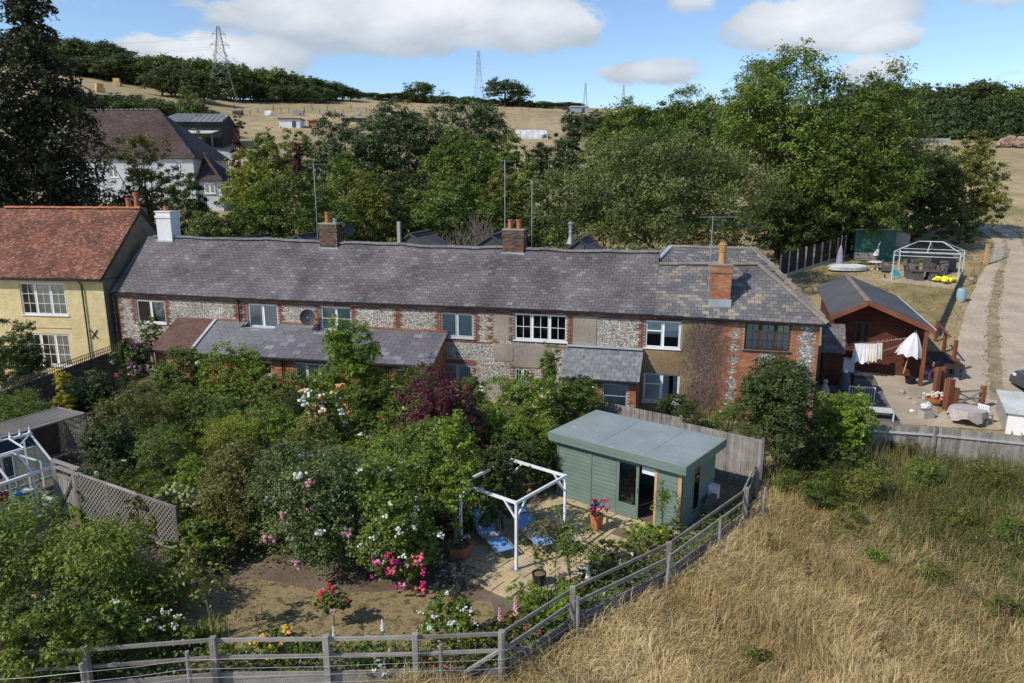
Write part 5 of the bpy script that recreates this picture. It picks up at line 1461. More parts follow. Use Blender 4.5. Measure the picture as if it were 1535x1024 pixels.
for i in range(n):
    c = g0.lerp(g1, (i + .5) / n * .86 + .07); mb = MB(); mb.beam(c + Vector((0, 0, .08)), c + Vector((0, 0, 1.5)), .115, .022, up=Nn); mb.build('board', M['wood_o'], gt_)
for z in (.25, 1.45): mb = MB(); mb.beam(g0 + U * .08 + Nn * .03 + Vector((0, 0, z)), g1 - U * .08 + Nn * .03 + Vector((0, 0, z)), .03, .1); mb.build('ledge', M['wood_o'], gt_)
mb = MB(); mb.beam(g0 + U * .1 + Nn * .035 + Vector((0, 0, .3)), g1 - U * .1 + Nn * .035 + Vector((0, 0, 1.42)), .03, .09); mb.build('brace', M['wood_dk'], gt_)
ar0, ar1, ar2 = G(127, 620, 2.05), G(38, 646, 2.05), G(86, 613, 2.05)
ar = thing('trellis_arbour', 'grey lattice roofed arbour with dark inside behind the greenhouse', 'arbour', (0, 0, 0))
U = (ar1 - ar0); U.z = 0; Lu = 3.2; U.normalize(); W = (ar2 - ar0); W.z = 0; W = (W - U * W.dot(U)).normalized(); Lw = 1.7
mb = MB(); lattice(mb, ar0, U, W, Lu, Lw, .15, .036); mb.build('roof_lattice', M['wood'], ar, kind='stuff')
for a, b in ((ar0, ar0 + U * Lu), (ar0, ar0 + W * Lw), (ar0 + W * Lw, ar0 + W * Lw + U * Lu), (ar0 + U * Lu, ar0 + U * Lu + W * Lw)):
    mb = MB(); mb.beam(a, b, .05, .06); mb.build('roof_bar', M['wood_o'], ar)
zz = Vector((0, 0, -2.05))
mb = MB(); lattice(mb, ar0 + zz, W, (0, 0, 1), Lw, 2.0, .16, .034); mb.build('side_lattice', M['wood'], ar, kind='stuff')
mb = MB(); lattice(mb, ar0 + W * Lw + zz, U, (0, 0, 1), Lu, 2.0, .10, .03); mb.build('back_lattice', M['wood_dk'], ar, kind='stuff')
for a in (ar0, ar0 + W * Lw, ar0 + U * Lu, ar0 + U * Lu + W * Lw): mb = MB(); mb.box(a.x - .04, a.x + .04, a.y - .04, a.y + .04, -.05, 2.02); mb.build('post', M['wood_o'], ar)
mb = MB(); mb.prism([ar0 + W * (Lw - .1) + U * .2 + Vector((0, 0, -.05)), ar0 + W * (Lw - .1) + U * (Lu - .2) + Vector((0, 0, -.05)), ar0 + W * (Lw - .1) + U * (Lu - .2) + zz, ar0 + W * (Lw - .1) + U * .2 + zz], W * .03)
mb.build('back_panel', M['wood_dk'], ar)
a = ar0 + U * .4 + W * .7 + zz
mb = MB(); mb.beam(a + Vector((0, 0, .45)), a + U * 1.7 + Vector((0, 0, .45)), .45, .05); mb.build('bench_seat', M['wood_dk'], ar)

# ------------------------------------------------------------------ greenhouse
gh0 = Vector((-15.4, 22.9, 0)); gU = Vector((-.47, -.883, 0)).normalized(); gW = Vector((gU.y, -gU.x, 0))
if gW.x > 0: gW = -gW
gh = thing('greenhouse', 'white framed glass greenhouse with an open roof vent and spiked ridge', 'greenhouse', (0, 0, 0))
GL, GWD, GE, GR = 4.4, 2.5, 1.62, 2.55
def gp(u, w, z): return gh0 + gU * u + gW * w + Vector((0, 0, z))
def bar(a, b, w=.05, h=.05, name='glazing_bar', m=None): mb = MB(); mb.beam(a, b, w, h); return mb.build(name, m or M['white'], gh)
mb = MB(); mb.prism([gp(-.06, -.06, 0), gp(GL + .06, -.06, 0), gp(GL + .06, .1, 0), gp(-.06, .1, 0)], (0, 0, .28)); mb.build('base_wall', M['concrete'], gh)
mb = MB(); mb.prism([gp(-.06, .1, 0), gp(.1, .1, 0), gp(.1, GWD + .06, 0), gp(-.06, GWD + .06, 0)], (0, 0, .28)); mb.build('base_wall', M['concrete'], gh)
n = 6
for side in (0, GWD):
    bar(gp(-.05, side, GE), gp(GL + .05, side, GE), .09, .09, 'eaves_plate'); bar(gp(0, side, .32), gp(GL, side, .32), .08, .08, 'cill_plate')
    bar(gp(0, side, .80), gp(GL, side, .80), .03, .03)
    for i in range(n + 1): bar(gp(GL * i / n, side, .28), gp(GL * i / n, side, GE), .05 if i else .09, .05 if i else .09)
    for i in range(n + 1): bar(gp(GL * i / n, side, GE + .02), gp(GL * i / n, GWD / 2, GR), .06, .045, 'rafter')
    for i in range(n):
        mb = MB(); a, b = GL * i / n + .03, GL * (i + 1) / n - .03; v = [gp(a, side, .36), gp(b, side, .36), gp(b, side, GE - .04), gp(a, side, GE - .04)]; mb.prism(v, gW * .005); mb.build('pane', M['ghglass'], gh)
        f0, f1 = .04, (.96 if not (i == 1 and side == 0) else .58)
        A_, B_ = gp(a, side, GE + .02).lerp(gp(a, GWD / 2, GR), f0), gp(a, side, GE + .02).lerp(gp(a, GWD / 2, GR), f1); C_, D_ = gp(b, side, GE + .02).lerp(gp(b, GWD / 2, GR), f1), gp(b, side, GE + .02).lerp(gp(b, GWD / 2, GR), f0)
        mb = MB(); mb.prism([A_, D_, C_, B_], (0, 0, .005)); mb.build('pane', M['ghglass'], gh)
for k in (0, GL):
    bar(gp(k, 0, .32), gp(k, GWD, .32), .08, .08); bar(gp(k, 0, GE), gp(k, GWD, GE), .05, .05)
    for w in (GWD * .33, GWD * .67): bar(gp(k, w, .3), gp(k, w, GE + (GR - GE) * (1 - abs(w / (GWD / 2) - 1))), .06, .06)
    mb = MB(); mb.prism([gp(k, .04, .36), gp(k, GWD - .04, .36), gp(k, GWD - .04, GE), gp(k, GWD / 2, GR - .05), gp(k, .04, GE)], gU * .005); mb.build('pane', M['ghglass'], gh)
bar(gp(-.06, GWD / 2, GR + .02), gp(GL + .06, GWD / 2, GR + .02), .09, .08, 'ridge_bar')
mb = MB()
for i in range(15): mb.lathe([(.04, 0), (.055, .05), (.02, .09), (.035, .13), (.004, .24)], gp(GL * i / 14, GWD / 2, GR + .055), 6)
mb.build('ridge_cresting', M['white'], gh, kind='stuff')
a, b = GL * 1 / n - .05, GL * 2 / n + .08
hv = Vector((0, 0, .18)); V0, V1 = gp(a, GWD / 2, GR + .05), gp(b, GWD / 2, GR + .05); E0, E1_ = gp(a, GWD * .17, GE + .62) + hv, gp(b, GWD * .17, GE + .62) + hv
for p, q in ((V0, V1), (E0, E1_), (V0, E0), (V1, E1_)): bar(p, q, .06, .04, 'vent_frame')
mb = MB(); mb.prism([V0, V1, E1_, E0], (0, 0, .006)); mb.build('vent_pane', M['ghglass'], gh)
bench = thing('potting_bench', 'slatted potting bench inside the greenhouse', 'bench', (0, 0, 0))
for w in (.25, .42, .59): mb = MB(); mb.beam(gp(.3, w, .75), gp(GL - .3, w, .75), .13, .03); mb.build('slat', M['wood_o'], bench)
for u in (.5, 2.2, 3.9):
    for w in (.28, .56): mb = MB(); mb.beam(gp(u, w, 0), gp(u, w, .73), .05, .05); mb.build('leg', M['wood_o'], bench)
t = pot('flower_pot', 'pot of deep pink flowers on the greenhouse bench', gp(1.5, .42, .77), potprof(.10, .14, .2), M['pot']); C = small_foliage(t, .18, .18, .22, 'mid', n=250, seed=12); flowers_on(t, [C[i] * 1.1 for i in range(min(7, len(C)))], ['magenta', 'coral'], .07)
mb = MB(); mb.ball(gp(1.05, .42, .90), .15, .5, 9, 6, (1.2, .9, .75), .1); o = mb.build('blue_bag', mat('blue_plastic', [(.03, .22, .60), (.05, .28, .68)], rough=.4)); tag(o, 'bright blue plastic bag on the greenhouse bench beside the pink flowers', 'bag')
mb = MB(); mb.box(-.18, .18, -.14, .14, 0, .14); mb.box(-.2, .2, -.16, .16, .14, .17); o = mb.build('white_tray', M['white']); o.location = gp(.75, .45, .77); tag(o, 'white seed tray on the greenhouse bench nearest the gate', 'tray')
t = pot('bucket', 'grey bucket on the ground in front of the garden gate', G(112, 760), [(.01, 0), (.14, 0), (.19, .32), (.2, .33), (.17, .33), (.13, .05)], M['alu'], soil=False)

# ------------------------------------------------------------------ path slabs
pth = tag(thing('stone_path', None, None, (0, 0, 0)), 'pale stepping path at the left end of the lawn', kind='structure')
for k, (px, py, w, d, r_) in enumerate(((251, 895, .75, .42, .5), (229, 911, .75, .42, .5), (207, 927, .75, .42, .5), (270, 880, .7, .42, .4), (186, 943, .7, .42, .5))):
    p = G(px, py); mb = MB(); mb.box(-w / 2, w / 2, -d / 2, d / 2, 0, .05); o = mb.build('path_slab', M['slab'], pth); o.location = (p.x, p.y, .01 + .004 * k); o.rotation_euler = (0, 0, r_ + .55)
mb = MB(); p, q = G(262, 868), G(300, 858); mb.beam((p.x, p.y, .06), (q.x, q.y, .06), .12, .10); o = mb.build('timber_edging', M['wood']); tag(o, 'short timber sleeper at the top end of the pale path', 'timber')
# ------------------------------------------------------------------ track, yard and lawn on the right
TRK_L = [T(1395, 640), T(1424, 600), T(1428, 560), T(1432, 520), T(1446, 470), T(1466, 420), T(1488, 385), T(1490, 362), T(1468, 345), T(1440, 338)]
TRK_R = [T(1600, 650), T(1590, 600), T(1580, 560), T(1560, 500), T(1545, 440), T(1540, 400), T(1536, 372), T(1525, 350), T(1500, 339), T(1450, 331)]
poly_sheet('track', TRK_L + TRK_R[::-1], M['dust'], .03, .8, .06)
def strip_pts(t0, t1, n=9):
    L, R_ = [], []
    for a, b in list(zip(TRK_L, TRK_R))[1:n]:
        L.append(a.lerp(b, t0)); R_.append(a.lerp(b, t1))
    return L + R_[::-1]
VERGE = strip_pts(.30, .54, 9)
poly_sheet('verge', strip_pts(.35, .50, 9), mat('grassy_verge', [(.12, .12, .045), (.24, .195, .11), (.32, .26, .18), (.17, .155, .07)], scale=1.1, detail=9, bump=.6, bscale=25), .045, .45, .10)
YARD = [G(1300, 634), G(1405, 640), T(1404, 600), T(1396, 560), T(1240, 553), G(1228, 600), G(1226, 640)]
poly_sheet('gravel_yard', YARD, M['gravel'], .02, .7, .05)
LW2 = [T(1262, 420), T(1300, 432), T(1345, 425), T(1433, 434), T(1415, 470), T(1396, 500), T(1330, 520), T(1250, 470), T(1225, 430)]
poly_sheet('back_lawn', LW2 + [T(1222, 395), T(1270, 378)], mat('patchy_lawn', [(.11, .12, .035), (.19, .155, .065), (.26, .20, .10), (.13, .13, .045)], scale=.9, detail=8, bump=.5, bscale=30), .03, 1.0, .08)
# grey paving in front of the shed
YF2 = Frame((G(1232, 632).x, G(1232, 632).y, 0), TF.th)
pv = tag(thing('grey_paving', None, None, YF2.o, YF2.th), 'grey stone paving between the brick end cottage and the red shed', kind='structure')
p1 = YF2.inv(T(1352, 634)); p2 = YF2.inv(T(1250, 572)); rng = random.Random(3)
y = .0; r_ = 0
while y < p2.y + 1.2:
    h = rng.choice((.5, .75)); x = .1
    while x < 3.3:
        w = rng.choice((.6, .75, .9)); w = min(w, 3.45 - x)
        mb = MB(); mb.box(0, w - .02, 0, h - .02, 0, .05); o = mb.build('paving_slab', M['slabg'], pv); q = YF2.P(x + w / 2, y + h / 2, 0)
        z = tz(q.x, q.y); sl = (tz(*(YF2.P(x, y + h, 0))[:2]) - tz(*(YF2.P(x, y, 0))[:2])) / h
        o.location = (x, y, tz(*(YF2.P(x, y, 0))[:2]) + .012 + rng.uniform(0, .008)); o.rotation_euler = (math.atan(sl), 0, 0); x += w
    y += h

# ------------------------------------------------------------------ red timber shed with gabled felt roof
h0, h1 = T(1250, 553), T(1390, 560)
HF = Frame((h0.x, h0.y, 0) , rad(-19)); HW = math.hypot(h1.x - h0.x, h1.y - h0.y)
hz = tz(h0.x, h0.y)
ef = HF.hit(1245, 474, -1.25); ap = HF.hit(1303, 451, -1.25); eg = HF.hit(1402, 494, -1.25)
shed = thing('timber_shed', 'red stained timber shed with a wide grey felt gable roof', 'shed', HF.o, HF.th)
HD = 10.5
rfh = MB()
for a, b in ((ef, ap), (ap, eg)):
    rfh.prism([(a[0], -1.25, a[1]), (b[0], -1.25, b[1]), (b[0], HD, b[1]), (a[0], HD, a[1])], (0, 0, -.07))
hro = rfh.build('roof', M['dkfelt'], shed)
mb = MB(); mb.prism([(ap[0] - .16, -1.26, ap[1] - .02), (ap[0], -1.26, ap[1] + .045), (ap[0] + .16, -1.26, ap[1] - .02)], (0, HD + 1.26, 0)); mb.build('ridge_cap', M['hipbeige'], hro)
for a, b in ((ef, ap), (ap, eg)):
    mb = MB(); mb.beam((a[0], -1.28, a[1] - .12), (b[0], -1.28, b[1] - .12), .04, .22); mb.build('bargeboard', M['redpost'], shed)
mb = MB(); mb.beam((eg[0] + .02, -1.3, eg[1] - .02), (eg[0] + .02, HD, eg[1] - .02), .05, .05); mb.build('eaves_trim', M['white'], shed)
def htop(u): return (ef[1] + (ap[1] - ef[1]) * (u - ef[0]) / (ap[0] - ef[0]) if u < ap[0] else ap[1] + (eg[1] - ap[1]) * (u - ap[0]) / (eg[0] - ap[0])) - .12
HX0, HX1 = ef[0] + .35, HF.hit(1384, 540, 0)[0]
hw = rect(1281, 482, 1304, 514, HF)
n = 26; bh_ = .14
z = hz - .3
while z < ap[1] - .15:
    lo, hi = HX0, HX1
    while lo < HX1 and htop(lo) < z + bh_: lo += .05
    while hi > lo and htop(hi) < z + bh_: hi -= .05
    segs = [(lo, hi)] if not (hw[2] - .05 < z + bh_ / 2 < hw[3] + .05) else [(lo, hw[0]), (hw[1], hi)]
    for a, b in segs:
        if b - a < .1: continue
        mb = MB(); mb.add([(a, -.022, z), (b, -.022, z), (b, -.006, z + bh_), (a, -.006, z + bh_), (a, .02, z), (b, .02, z)], [(0, 1, 2, 3), (0, 4, 5, 1)]); mb.build('wall_board', M['redwood'], shed)
    z += bh_
mb = MB(); mb.add([(HX0, .022, hz - .3), (HX1, .022, hz - .3), (HX1, .022, htop(HX1)), (ap[0], .022, ap[1] - .12), (HX0, .022, htop(HX0))], [(0, 1, 2, 3, 4)])
for x in (HX0, HX1): mb.add([(x, 0, hz - .3), (x, HD - .3, hz - .3), (x, HD - .3, htop(x)), (x, 0, htop(x))], [(0, 1, 2, 3)])
mb.build('side_wall', M['redwood'], shed)
window(shed, hw, M['brownframe'], 2, (1, 2), v=-.02, recess=-.02, curtain=None)
for u in (HF.hit(1384, 540, -1.15)[0],):
    mb = MB(); mb.box(u - .09, u + .09, -1.22, -1.04, hz - .5, htop(u) + .02); mb.build('porch_post', M['redpost'], shed)
# small slated store beside it
s0 = HF.hit(1231, 527, -2.6); s1 = HF.hit(1268, 527, -2.6); sb_ = HF.hit(1262, 487, -1.5)
st = thing('slated_store', 'small red boarded store with a slate lean-to roof beside the end cottage', 'store', HF.o, HF.th)
mb = MB(); mb.prism([(s0[0], -2.6, s0[1] - .04), (s1[0], -2.6, s0[1] - .04), (s1[0], -1.4, sb_[1] - .04), (s0[0], -1.4, sb_[1] - .04)], (0, 0, -.06)); so = mb.build('roof', M['underlay'], st)
pos_s = lambda u, s: Vector((u, -2.6 + 1.2 * s, s0[1] - .03 + (sb_[1] - s0[1]) * s))
courses(so, HF, pos_s, math.hypot(1.2, sb_[1] - s0[1]), lambda s: (s0[0], s1[0]), .33, .21, .010, M['slate_o'], M['slate_a'], 'slate', 80, 77)
gz_ = tz(*HF.P(s0[0], -2.4, 0)[:2]) - .25; z = gz_; xa, xb = s0[0] + .1, HF.hit(1261, 560, -2.45)[0]
while z < s0[1] - .15:
    mb = MB(); mb.add([(xa, -2.47, z), (xb, -2.47, z), (xb, -2.455, z + .14), (xa, -2.455, z + .14), (xb, -2.47, z), (xb, -1.5, z), (xb, -1.5, z + .14), (xb, -2.455, z + .14)], [(0, 1, 2, 3), (4, 5, 6, 7)]); mb.build('wall_board', M['redwood'], st); z += .14
mb = MB(); mb.box(xa, xb - .02, -2.45, -1.42, gz_, s0[1] - .1); mb.build('inner_wall', M['redwood'], st)

# ------------------------------------------------------------------ washing, parasols, garden clutter by the shed
def HP(px, py, v): h = HF.hit(px, py, v); return Vector((h[0], v, h[1]))
line = thing('washing_line', 'thin washing line sagging across the front of the red shed', 'washing line', HF.o, HF.th)
a, b = HP(1270, 516, -1.0), HP(1364, 506, -.5)
mb = MB(); mb.tube([a, a.lerp(b, .3) - Vector((0, 0, .05)), a.lerp(b, .6) - Vector((0, 0, .05)), b], .008, 4); mb.build('line', M['poly'], line)
c = HP(1324, 526, -1.0); mb = MB(); mb.tube([c, c.lerp(b, .5) - Vector((0, 0, .12)), b + Vector((0, 0, -.05))], .008, 4); mb.build('line', M['poly'], line)
for i in range(7):
    mb = MB(); q = a.lerp(b, .5 + .07 * i); mb.box(q.x - .012, q.x + .012, q.y - .015, q.y + .015, q.z - .07, q.z + .03); mb.build('peg', M['newwood'], line)
def cloth(name, label, px0, px1, pyt, pyb, v, m, ph):
    A, B_ = HP(px0, pyt, v), HP(px1, pyt, v); zb = HP((px0 + px1) / 2, pyb, v).z; n, k = 14, 7; vs, fs = [], []
    for j in range(k + 1):
        for i in range(n + 1):
            s = i / n; t_ = j / k; p = A.lerp(B_, s)
            vs.append((p.x + (s - .5) * .12 * t_, v - .02 + .06 * t_ * math.sin(i * 1.7 + ph) - .05 * t_, p.z + (zb - p.z) * t_ * (1 + .06 * math.sin(i * .9 + ph))))
    for j in range(k):
        for i in range(n): fs.append((j * (n + 1) + i, j * (n + 1) + i + 1, (j + 1) * (n + 1) + i + 1, (j + 1) * (n + 1) + i))
    mb = MB(); mb.add(vs, fs); o = mb.build(name, m, smooth=True); o.location = HF.o; o.rotation_euler = (0, 0, HF.th); tag(o, label, 'laundry', 'washing hung by the red shed')
cloth('hanging_shirt', 'white wide garment hanging at the left end of the washing', 1281, 1303, 515, 544, -1.0, M['clothw'], .3)
cloth('hanging_shirt', 'cream garment hanging in the middle of the washing', 1302, 1315, 515, 542, -1.05, M['clothc'], 1.3)
cloth('hanging_shirt', 'cream garment hanging rightmost on the washing line', 1314, 1323, 514, 538, -1.0, M['clothc'], 2.1)
par = thing('tilted_parasol', 'half closed white parasol leaning under the shed gable', 'parasol', HF.o, HF.th)
pb_, pt_ = HP(1354, 560, -.95), HP(1373, 497, -.75)
d_ = (pt_ - pb_); mb = MB(); mb.tube([pb_, pt_], .03, 7); mb.build('pole', M['newwood'], par)
mb = MB(); n = 16; q = d_.to_track_quat('Z', 'Y').to_matrix(); vs = [pt_ + d_ * .03]; 
for k, (t_, r) in enumerate(((.82, .30), (.62, .56), (.46, .68))):
    for i in range(n):
        w = 2 * math.pi * i / n; rr = r * (1 - .16 * (i % 2)); vs.append(pb_ + d_ * (t_ - .03 * (i % 2 == 0) * k) + q @ Vector((rr * math.cos(w), rr * math.sin(w), 0)))
fs = [(0, 1 + i, 1 + (i + 1) % n) for i in range(n)]
for k in range(2): fs += [(1 + k * n + i, 1 + (k + 1) * n + i, 1 + (k + 1) * n + (i + 1) % n, 1 + k * n + (i + 1) % n) for i in range(n)]
mb.add(vs, fs); mb.build('canopy', M['clothw'], par)
def put(name, label, cat, px, py, builder, rz=0, group=None, F=None):
    p = T(px, py); t = thing(name, label, cat, p, rz, group); builder(t); return t
def one(t, name, m, *boxes):
    mb = MB()
    for b in boxes: mb.box(*b)
    return mb.build(name, m, t)
def b_(t):
    one(t, 'box_body', M['pvc'], (-.28, .28, -.22, .22, 0, .68)); one(t, 'lid', M['pvc'], (-.30, .30, -.24, .24, .683, .74)); mb = MB(); mb.ball((0, 0, .80), .10, .5, 7, 5, (1.2, .8, .6)); mb.build('black_lump', M['black'], t)
put('white_utility_box', 'white box on the gravel against the red shed wall', 'box', 1271, 556, b_, HF.th)
def b_(t): one(t, 'lower_drawer', M['dkgrey'], (-.38, .38, -.25, .25, 0, .45)); one(t, 'upper_drawer', M['dkgrey'], (-.37, .37, -.24, .25, .46, .82)); one(t, 'top', M['dkgrey'], (-.4, .4, -.27, .27, .823, .86))
put('grey_storage_chest', 'dark grey storage chest below the hanging laundry', 'chest', 1318, 555, b_, HF.th)
def b_(t):
    mb = MB()
    for k in range(11): mb.box(-.56 + k * .112, -.545 + k * .112, -.012, .012, .04, .86)
    mb.build('bars', M['white'], t, kind='stuff'); one(t, 'top_bar', M['white'], (-.6, .6, -.02, .02, .86, .90)); one(t, 'bottom_bar', M['white'], (-.6, .6, -.02, .02, 0, .04))
    for s in (-.6, .57): one(t, 'side_bar', M['white'], (s, s + .03, -.02, .02, .04, .86))
put('white_gate_panel', 'white barred panel standing on the grey paving', 'panel', 1290, 606, b_, TF.th)
def b_(t):
    one(t, 'barbecue_body', M['dkgrey'], (-.45, .45, -.3, .3, .45, .80)); one(t, 'lid', M['cover'], (-.46, .46, -.31, .31, .803, .95))
    for x in (-.4, .4):
        for y in (-.25, .25): one(t, 'leg', M['dkgrey'], (x - .03, x + .03, y - .03, y + .03, 0, .45))
put('barbecue', 'dark flat topped barbecue behind the white barred panel', 'barbecue', 1290, 588, b_, TF.th)
def b_(t): mb = MB(); mb.lathe([(.25, 0), (.30, .1), (.27, .8), (.16, 1.12), (.03, 1.2)], (0, 0, 0), 10); mb.build('draped_cover', mat('slate_blue_cover', [(.06, .07, .10), (.09, .10, .135)], scale=6), t, smooth=True); mb = MB(); mb.ball((0, 0, 1.23), .11, .5, 8, 5); mb.build('white_cap', M['white'], t)
put('covered_patio_heater', 'blue grey covered stand with a white cap on the grey paving', 'covered stand', 1264, 592, b_)
def b_(t):
    one(t, 'base', M['concrete'], (-.22, .22, -.22, .22, 0, .25)); mb = MB(); mb.lathe([(.13, .25), (.2, .45), (.23, .75), (.13, 1.0), (.09, 1.05)], (0, 0, 0), 9); mb.build('torso', M['concrete'], t, smooth=True); mb = MB(); mb.ball((0, 0, 1.17), .13, .5, 8, 6); mb.build('finial', M['concrete'], t)
put('stone_urn', 'grey stone ornament against the side of the end cottage', 'stone ornament', 1234, 606, b_)
def b_(t):
    one(t, 'seat', M['lead'], (-.3, .3, -.3, .3, .30, .36)); one(t, 'top', M['poly'], (-.55, .55, -.4, .4, .42, .45))
    for x in (-.5, .5):
        for y in (-.35, .35): one(t, 'leg', M['white'], (x - .025, x + .025, y - .025, y + .025, 0, .42))
put('pale_blue_table', 'low pale grey table between the fence and the white barred panel', 'table', 1318, 628, b_, TF.th)
def b_(t): mb = MB(); mb.lathe([(.20, 0), (.27, .32), (.30, .34), (.26, .34), (.22, .1)], (0, 0, 0), 12, cap=True); mb.build('pot', M['black'], t)
put('black_pot', 'black pot alone on the sunlit gravel', 'pot', 1364, 575, b_)
def b_(t):
    one(t, 'seat', M['pink'], (-.24, .24, -.24, .22, .36, .41)); mb = MB(); mb.beam((.0, .20, .40), (.0, .36, .92), .44, .05, up=(0, 1, 0)); mb.build('backrest', M['pink'], t)
    for x in (-.2, .2):
        for y in (-.2, .18): one(t, 'leg', M['pink'], (x - .025, x + .025, y - .025, y + .025, 0, .36))
put('pink_chair', 'small bright pink chair beside the shed porch post', 'chair', 1386, 568, b_, rad(-115))
rk = random.Random(8)
def stone(name, label, px, py, r, m):
    mb = MB(); mb.ball((0, 0, r * .6), r, .5, 7, 5, (1.2, .9, .75), .25); o = mb.build(name, m); o.location = T(px, py, -.02); tag(o, label, 'stone', 'pale stones on the gravel')
for k, (px, py) in enumerate(((1372, 606), (1386, 612), (1378, 596), (1394, 607), (1362, 598), (1368, 618), (1388, 600), (1396, 622), (1352, 590))):
    stone('garden_stone', ('pale stone left of the flower bowl', 'white stone just left of the stone trough', 'grey stone near the black pot', 'white stone below the flower bowl', 'lone grey stone between paving and gravel', 'white stone nearest the grey paving corner', 'grey stone between the pink chair and the flower bowl', 'white stone right of the stone trough', 'grey stone at the edge of the shed shadow')[k], px, py, rk.uniform(.10, .20), M['whitewash'] if k % 2 else M['concrete'])
def b_(t): mb = MB(); mb.lathe([(.26, 0), (.42, .16), (.46, .34), (.43, .35), (.3, .2)], (0, 0, 0), 12); mb.build('bowl', M['pot'], t); flowers_on(t, [(rk.gauss(0, .2), rk.gauss(0, .2), .42 + rk.random() * .1) for _ in range(7)], ['white', 'peach'], .10)
put('flower_bowl', 'brown bowl of white and peach blooms by the red double post', 'plant bowl', 1401, 606, b_)
def b_(t): one(t, 'trough_body', M['concrete'], (-.3, .3, -.2, .2, 0, .36)); one(t, 'compost', M['soil'], (-.25, .25, -.15, .15, .361, .38))
put('stone_trough', 'square grey stone trough beside the field fence', 'trough', 1388, 626, b_, .2)
# dark slatted platform, red posts and rails beside the track
def b_(t):
    for k in range(6): one(t, 'deck_board', M['wood_dk2'], (-.62 + k * .21, -.43 + k * .21, -1.7, 1.3, .62, .66))
    one(t, 'front_beam', M['wood_dk2'], (-.64, .66, -1.74, -1.701, .40, .64)); one(t, 'seat_block', M['redpost'], (.1, .7, -.9, -.5, .66, .74))
    for x in (-.55, .55):
        for y in (-1.6, 1.2): one(t, 'leg', M['wood_dk2'], (x - .05, x + .05, y - .05, y + .05, -.2, .62))
M['wood_dk2'] = mat('dark_stained_deck', [(.040, .022, .020), (.06, .035, .03)], src='obj', bump=.3)
put('slatted_platform', 'dark slatted timber platform outside the right side of the red shed', 'platform', 1408, 552, b_, rad(-14))
def bigpost(label, px, py, pyt, w, name='timber_post', m=None, cap=False):
    p = T(px, py); q = D(px, pyt, p.y); mb = MB(); mb.box(-w / 2, w / 2, -w / 2, w / 2, -.2, q.z - p.z); o = mb.build(name, m or M['redpost']); o.location = p; o.rotation_euler = (0, 0, .2)
    tag(o, label, 'post', 'red timber posts by the track')
bigpost('red timber post paired on the left of the double post by the gravel', 1401, 600, 551, .22); bigpost('red timber post paired on the right of the double post by the gravel', 1409, 598, 550, .16)
bigpost('thick orange red post standing alone next to the wooden gate', 1419, 615, 568, .30); bigpost('leaning red post at the track end of the dark platform', 1427, 560, 510, .15); bigpost('red post behind the dark platform below the shed eaves', 1402, 512, 481, .15); bigpost('short red post holding the sloping rail behind the platform', 1414, 528, 496, .15)
ral = thing('sloping_rails', 'brown handrails sloping between the red posts by the platform', 'rail', (0, 0, 0))
def rail(pa, pb, Ya, Yb, w=.09): mb = MB(); mb.beam(D(*pa, Ya), D(*pb, Yb), w, w); mb.build('rail', M['redpost'], ral)
Yp = T(1427, 560).y; rail((1408, 487), (1425, 505), Yp + 3.5, Yp + .8); rail((1392, 542), (1403, 560), Yp, Yp - 2.0)
wg = thing('wooden_field_gate', 'small brown wooden gate with cross brace beside the track', 'gate', (0, 0, 0))
ga, gb = T(1430, 616), T(1470, 613)
for p in (ga, gb): mb = MB(); mb.box(p.x - .10, p.x + .10, p.y - .10, p.y + .10, p.z - .2, p.z + 1.15); mb.build('post', M['brownwood'] if 'brownwood' in M else M['redpost'], wg)
for z in (.25, .55, .95): mb = MB(); mb.beam(ga + Vector((0, 0, z)), gb + Vector((0, 0, z)), .04, .09); mb.build('bar', M['wood'], wg)
mb = MB(); mb.beam(ga + Vector((0, -.03, .25)), gb + Vector((0, -.03, .95)), .03, .08); mb.build('brace', M['wood'], wg)
mb = MB(); mb.beam(gb + Vector((0, -.03, .25)), ga + Vector((0, -.03, .95)), .03, .08); mb.build('brace', M['wood'], wg)
M['ragcloth'] = mat('ragged_cloth', [(.22, .20, .18), (.42, .38, .36), (.30, .27, .25)], scale=7, detail=7, bump=.6, bscale=20)
def b_(t):
    mb = MB(); mb.lathe([(.02, .66), (.72, .66), (.74, .70), (.02, .72)], (0, 0, 0), 18); mb.build('top', M['ragcloth'], t); 
    mb = MB(); n = 24; vs = [(.75 * math.cos(6.283 * i / n), .75 * math.sin(6.283 * i / n), .71) for i in range(n)] + [((.80 + .05 * math.sin(i * 2.1)) * math.cos(6.283 * i / n), (.80 + .05 * math.sin(i * 2.1)) * math.sin(6.283 * i / n), .30 + .12 * math.sin(i * 1.3)) for i in range(n)]
    mb.add(vs, [(i, (i + 1) % n, n + (i + 1) % n, n + i) for i in range(n)]); mb.build('cloth_skirt', M['ragcloth'], t)
    for k in range(3): one(t, 'leg', M['brownframe'], (.5 * math.cos(k * 2.1) - .04, .5 * math.cos(k * 2.1) + .04, .5 * math.sin(k * 2.1) - .04, .5 * math.sin(k * 2.1) + .04, 0, .66))
put('covered_round_table', 'round table under a pale ragged cloth behind the field fence', 'table', 1448, 634, b_)
def plastic_chair(t, m=None):
    m = m or M['pvc']
    one(t, 'seat', m, (-.25, .25, -.24, .24, .40, .44))
    for k in range(6): one(t, 'back_slat', m, (-.235 + k * .083, -.18 + k * .083, .22, .25, .44, .86))
    one(t, 'top_rail', m, (-.26, .26, .215, .255, .861, .92))
    for x in (-.28, .24): one(t, 'armrest', m, (x, x + .05, -.2, .25, .62, .66))
    for x in (-.23, .21):
        for y in (-.22, .21): one(t, 'leg', m, (x - .02, x + .03, y - .02, y + .03, 0, .40))
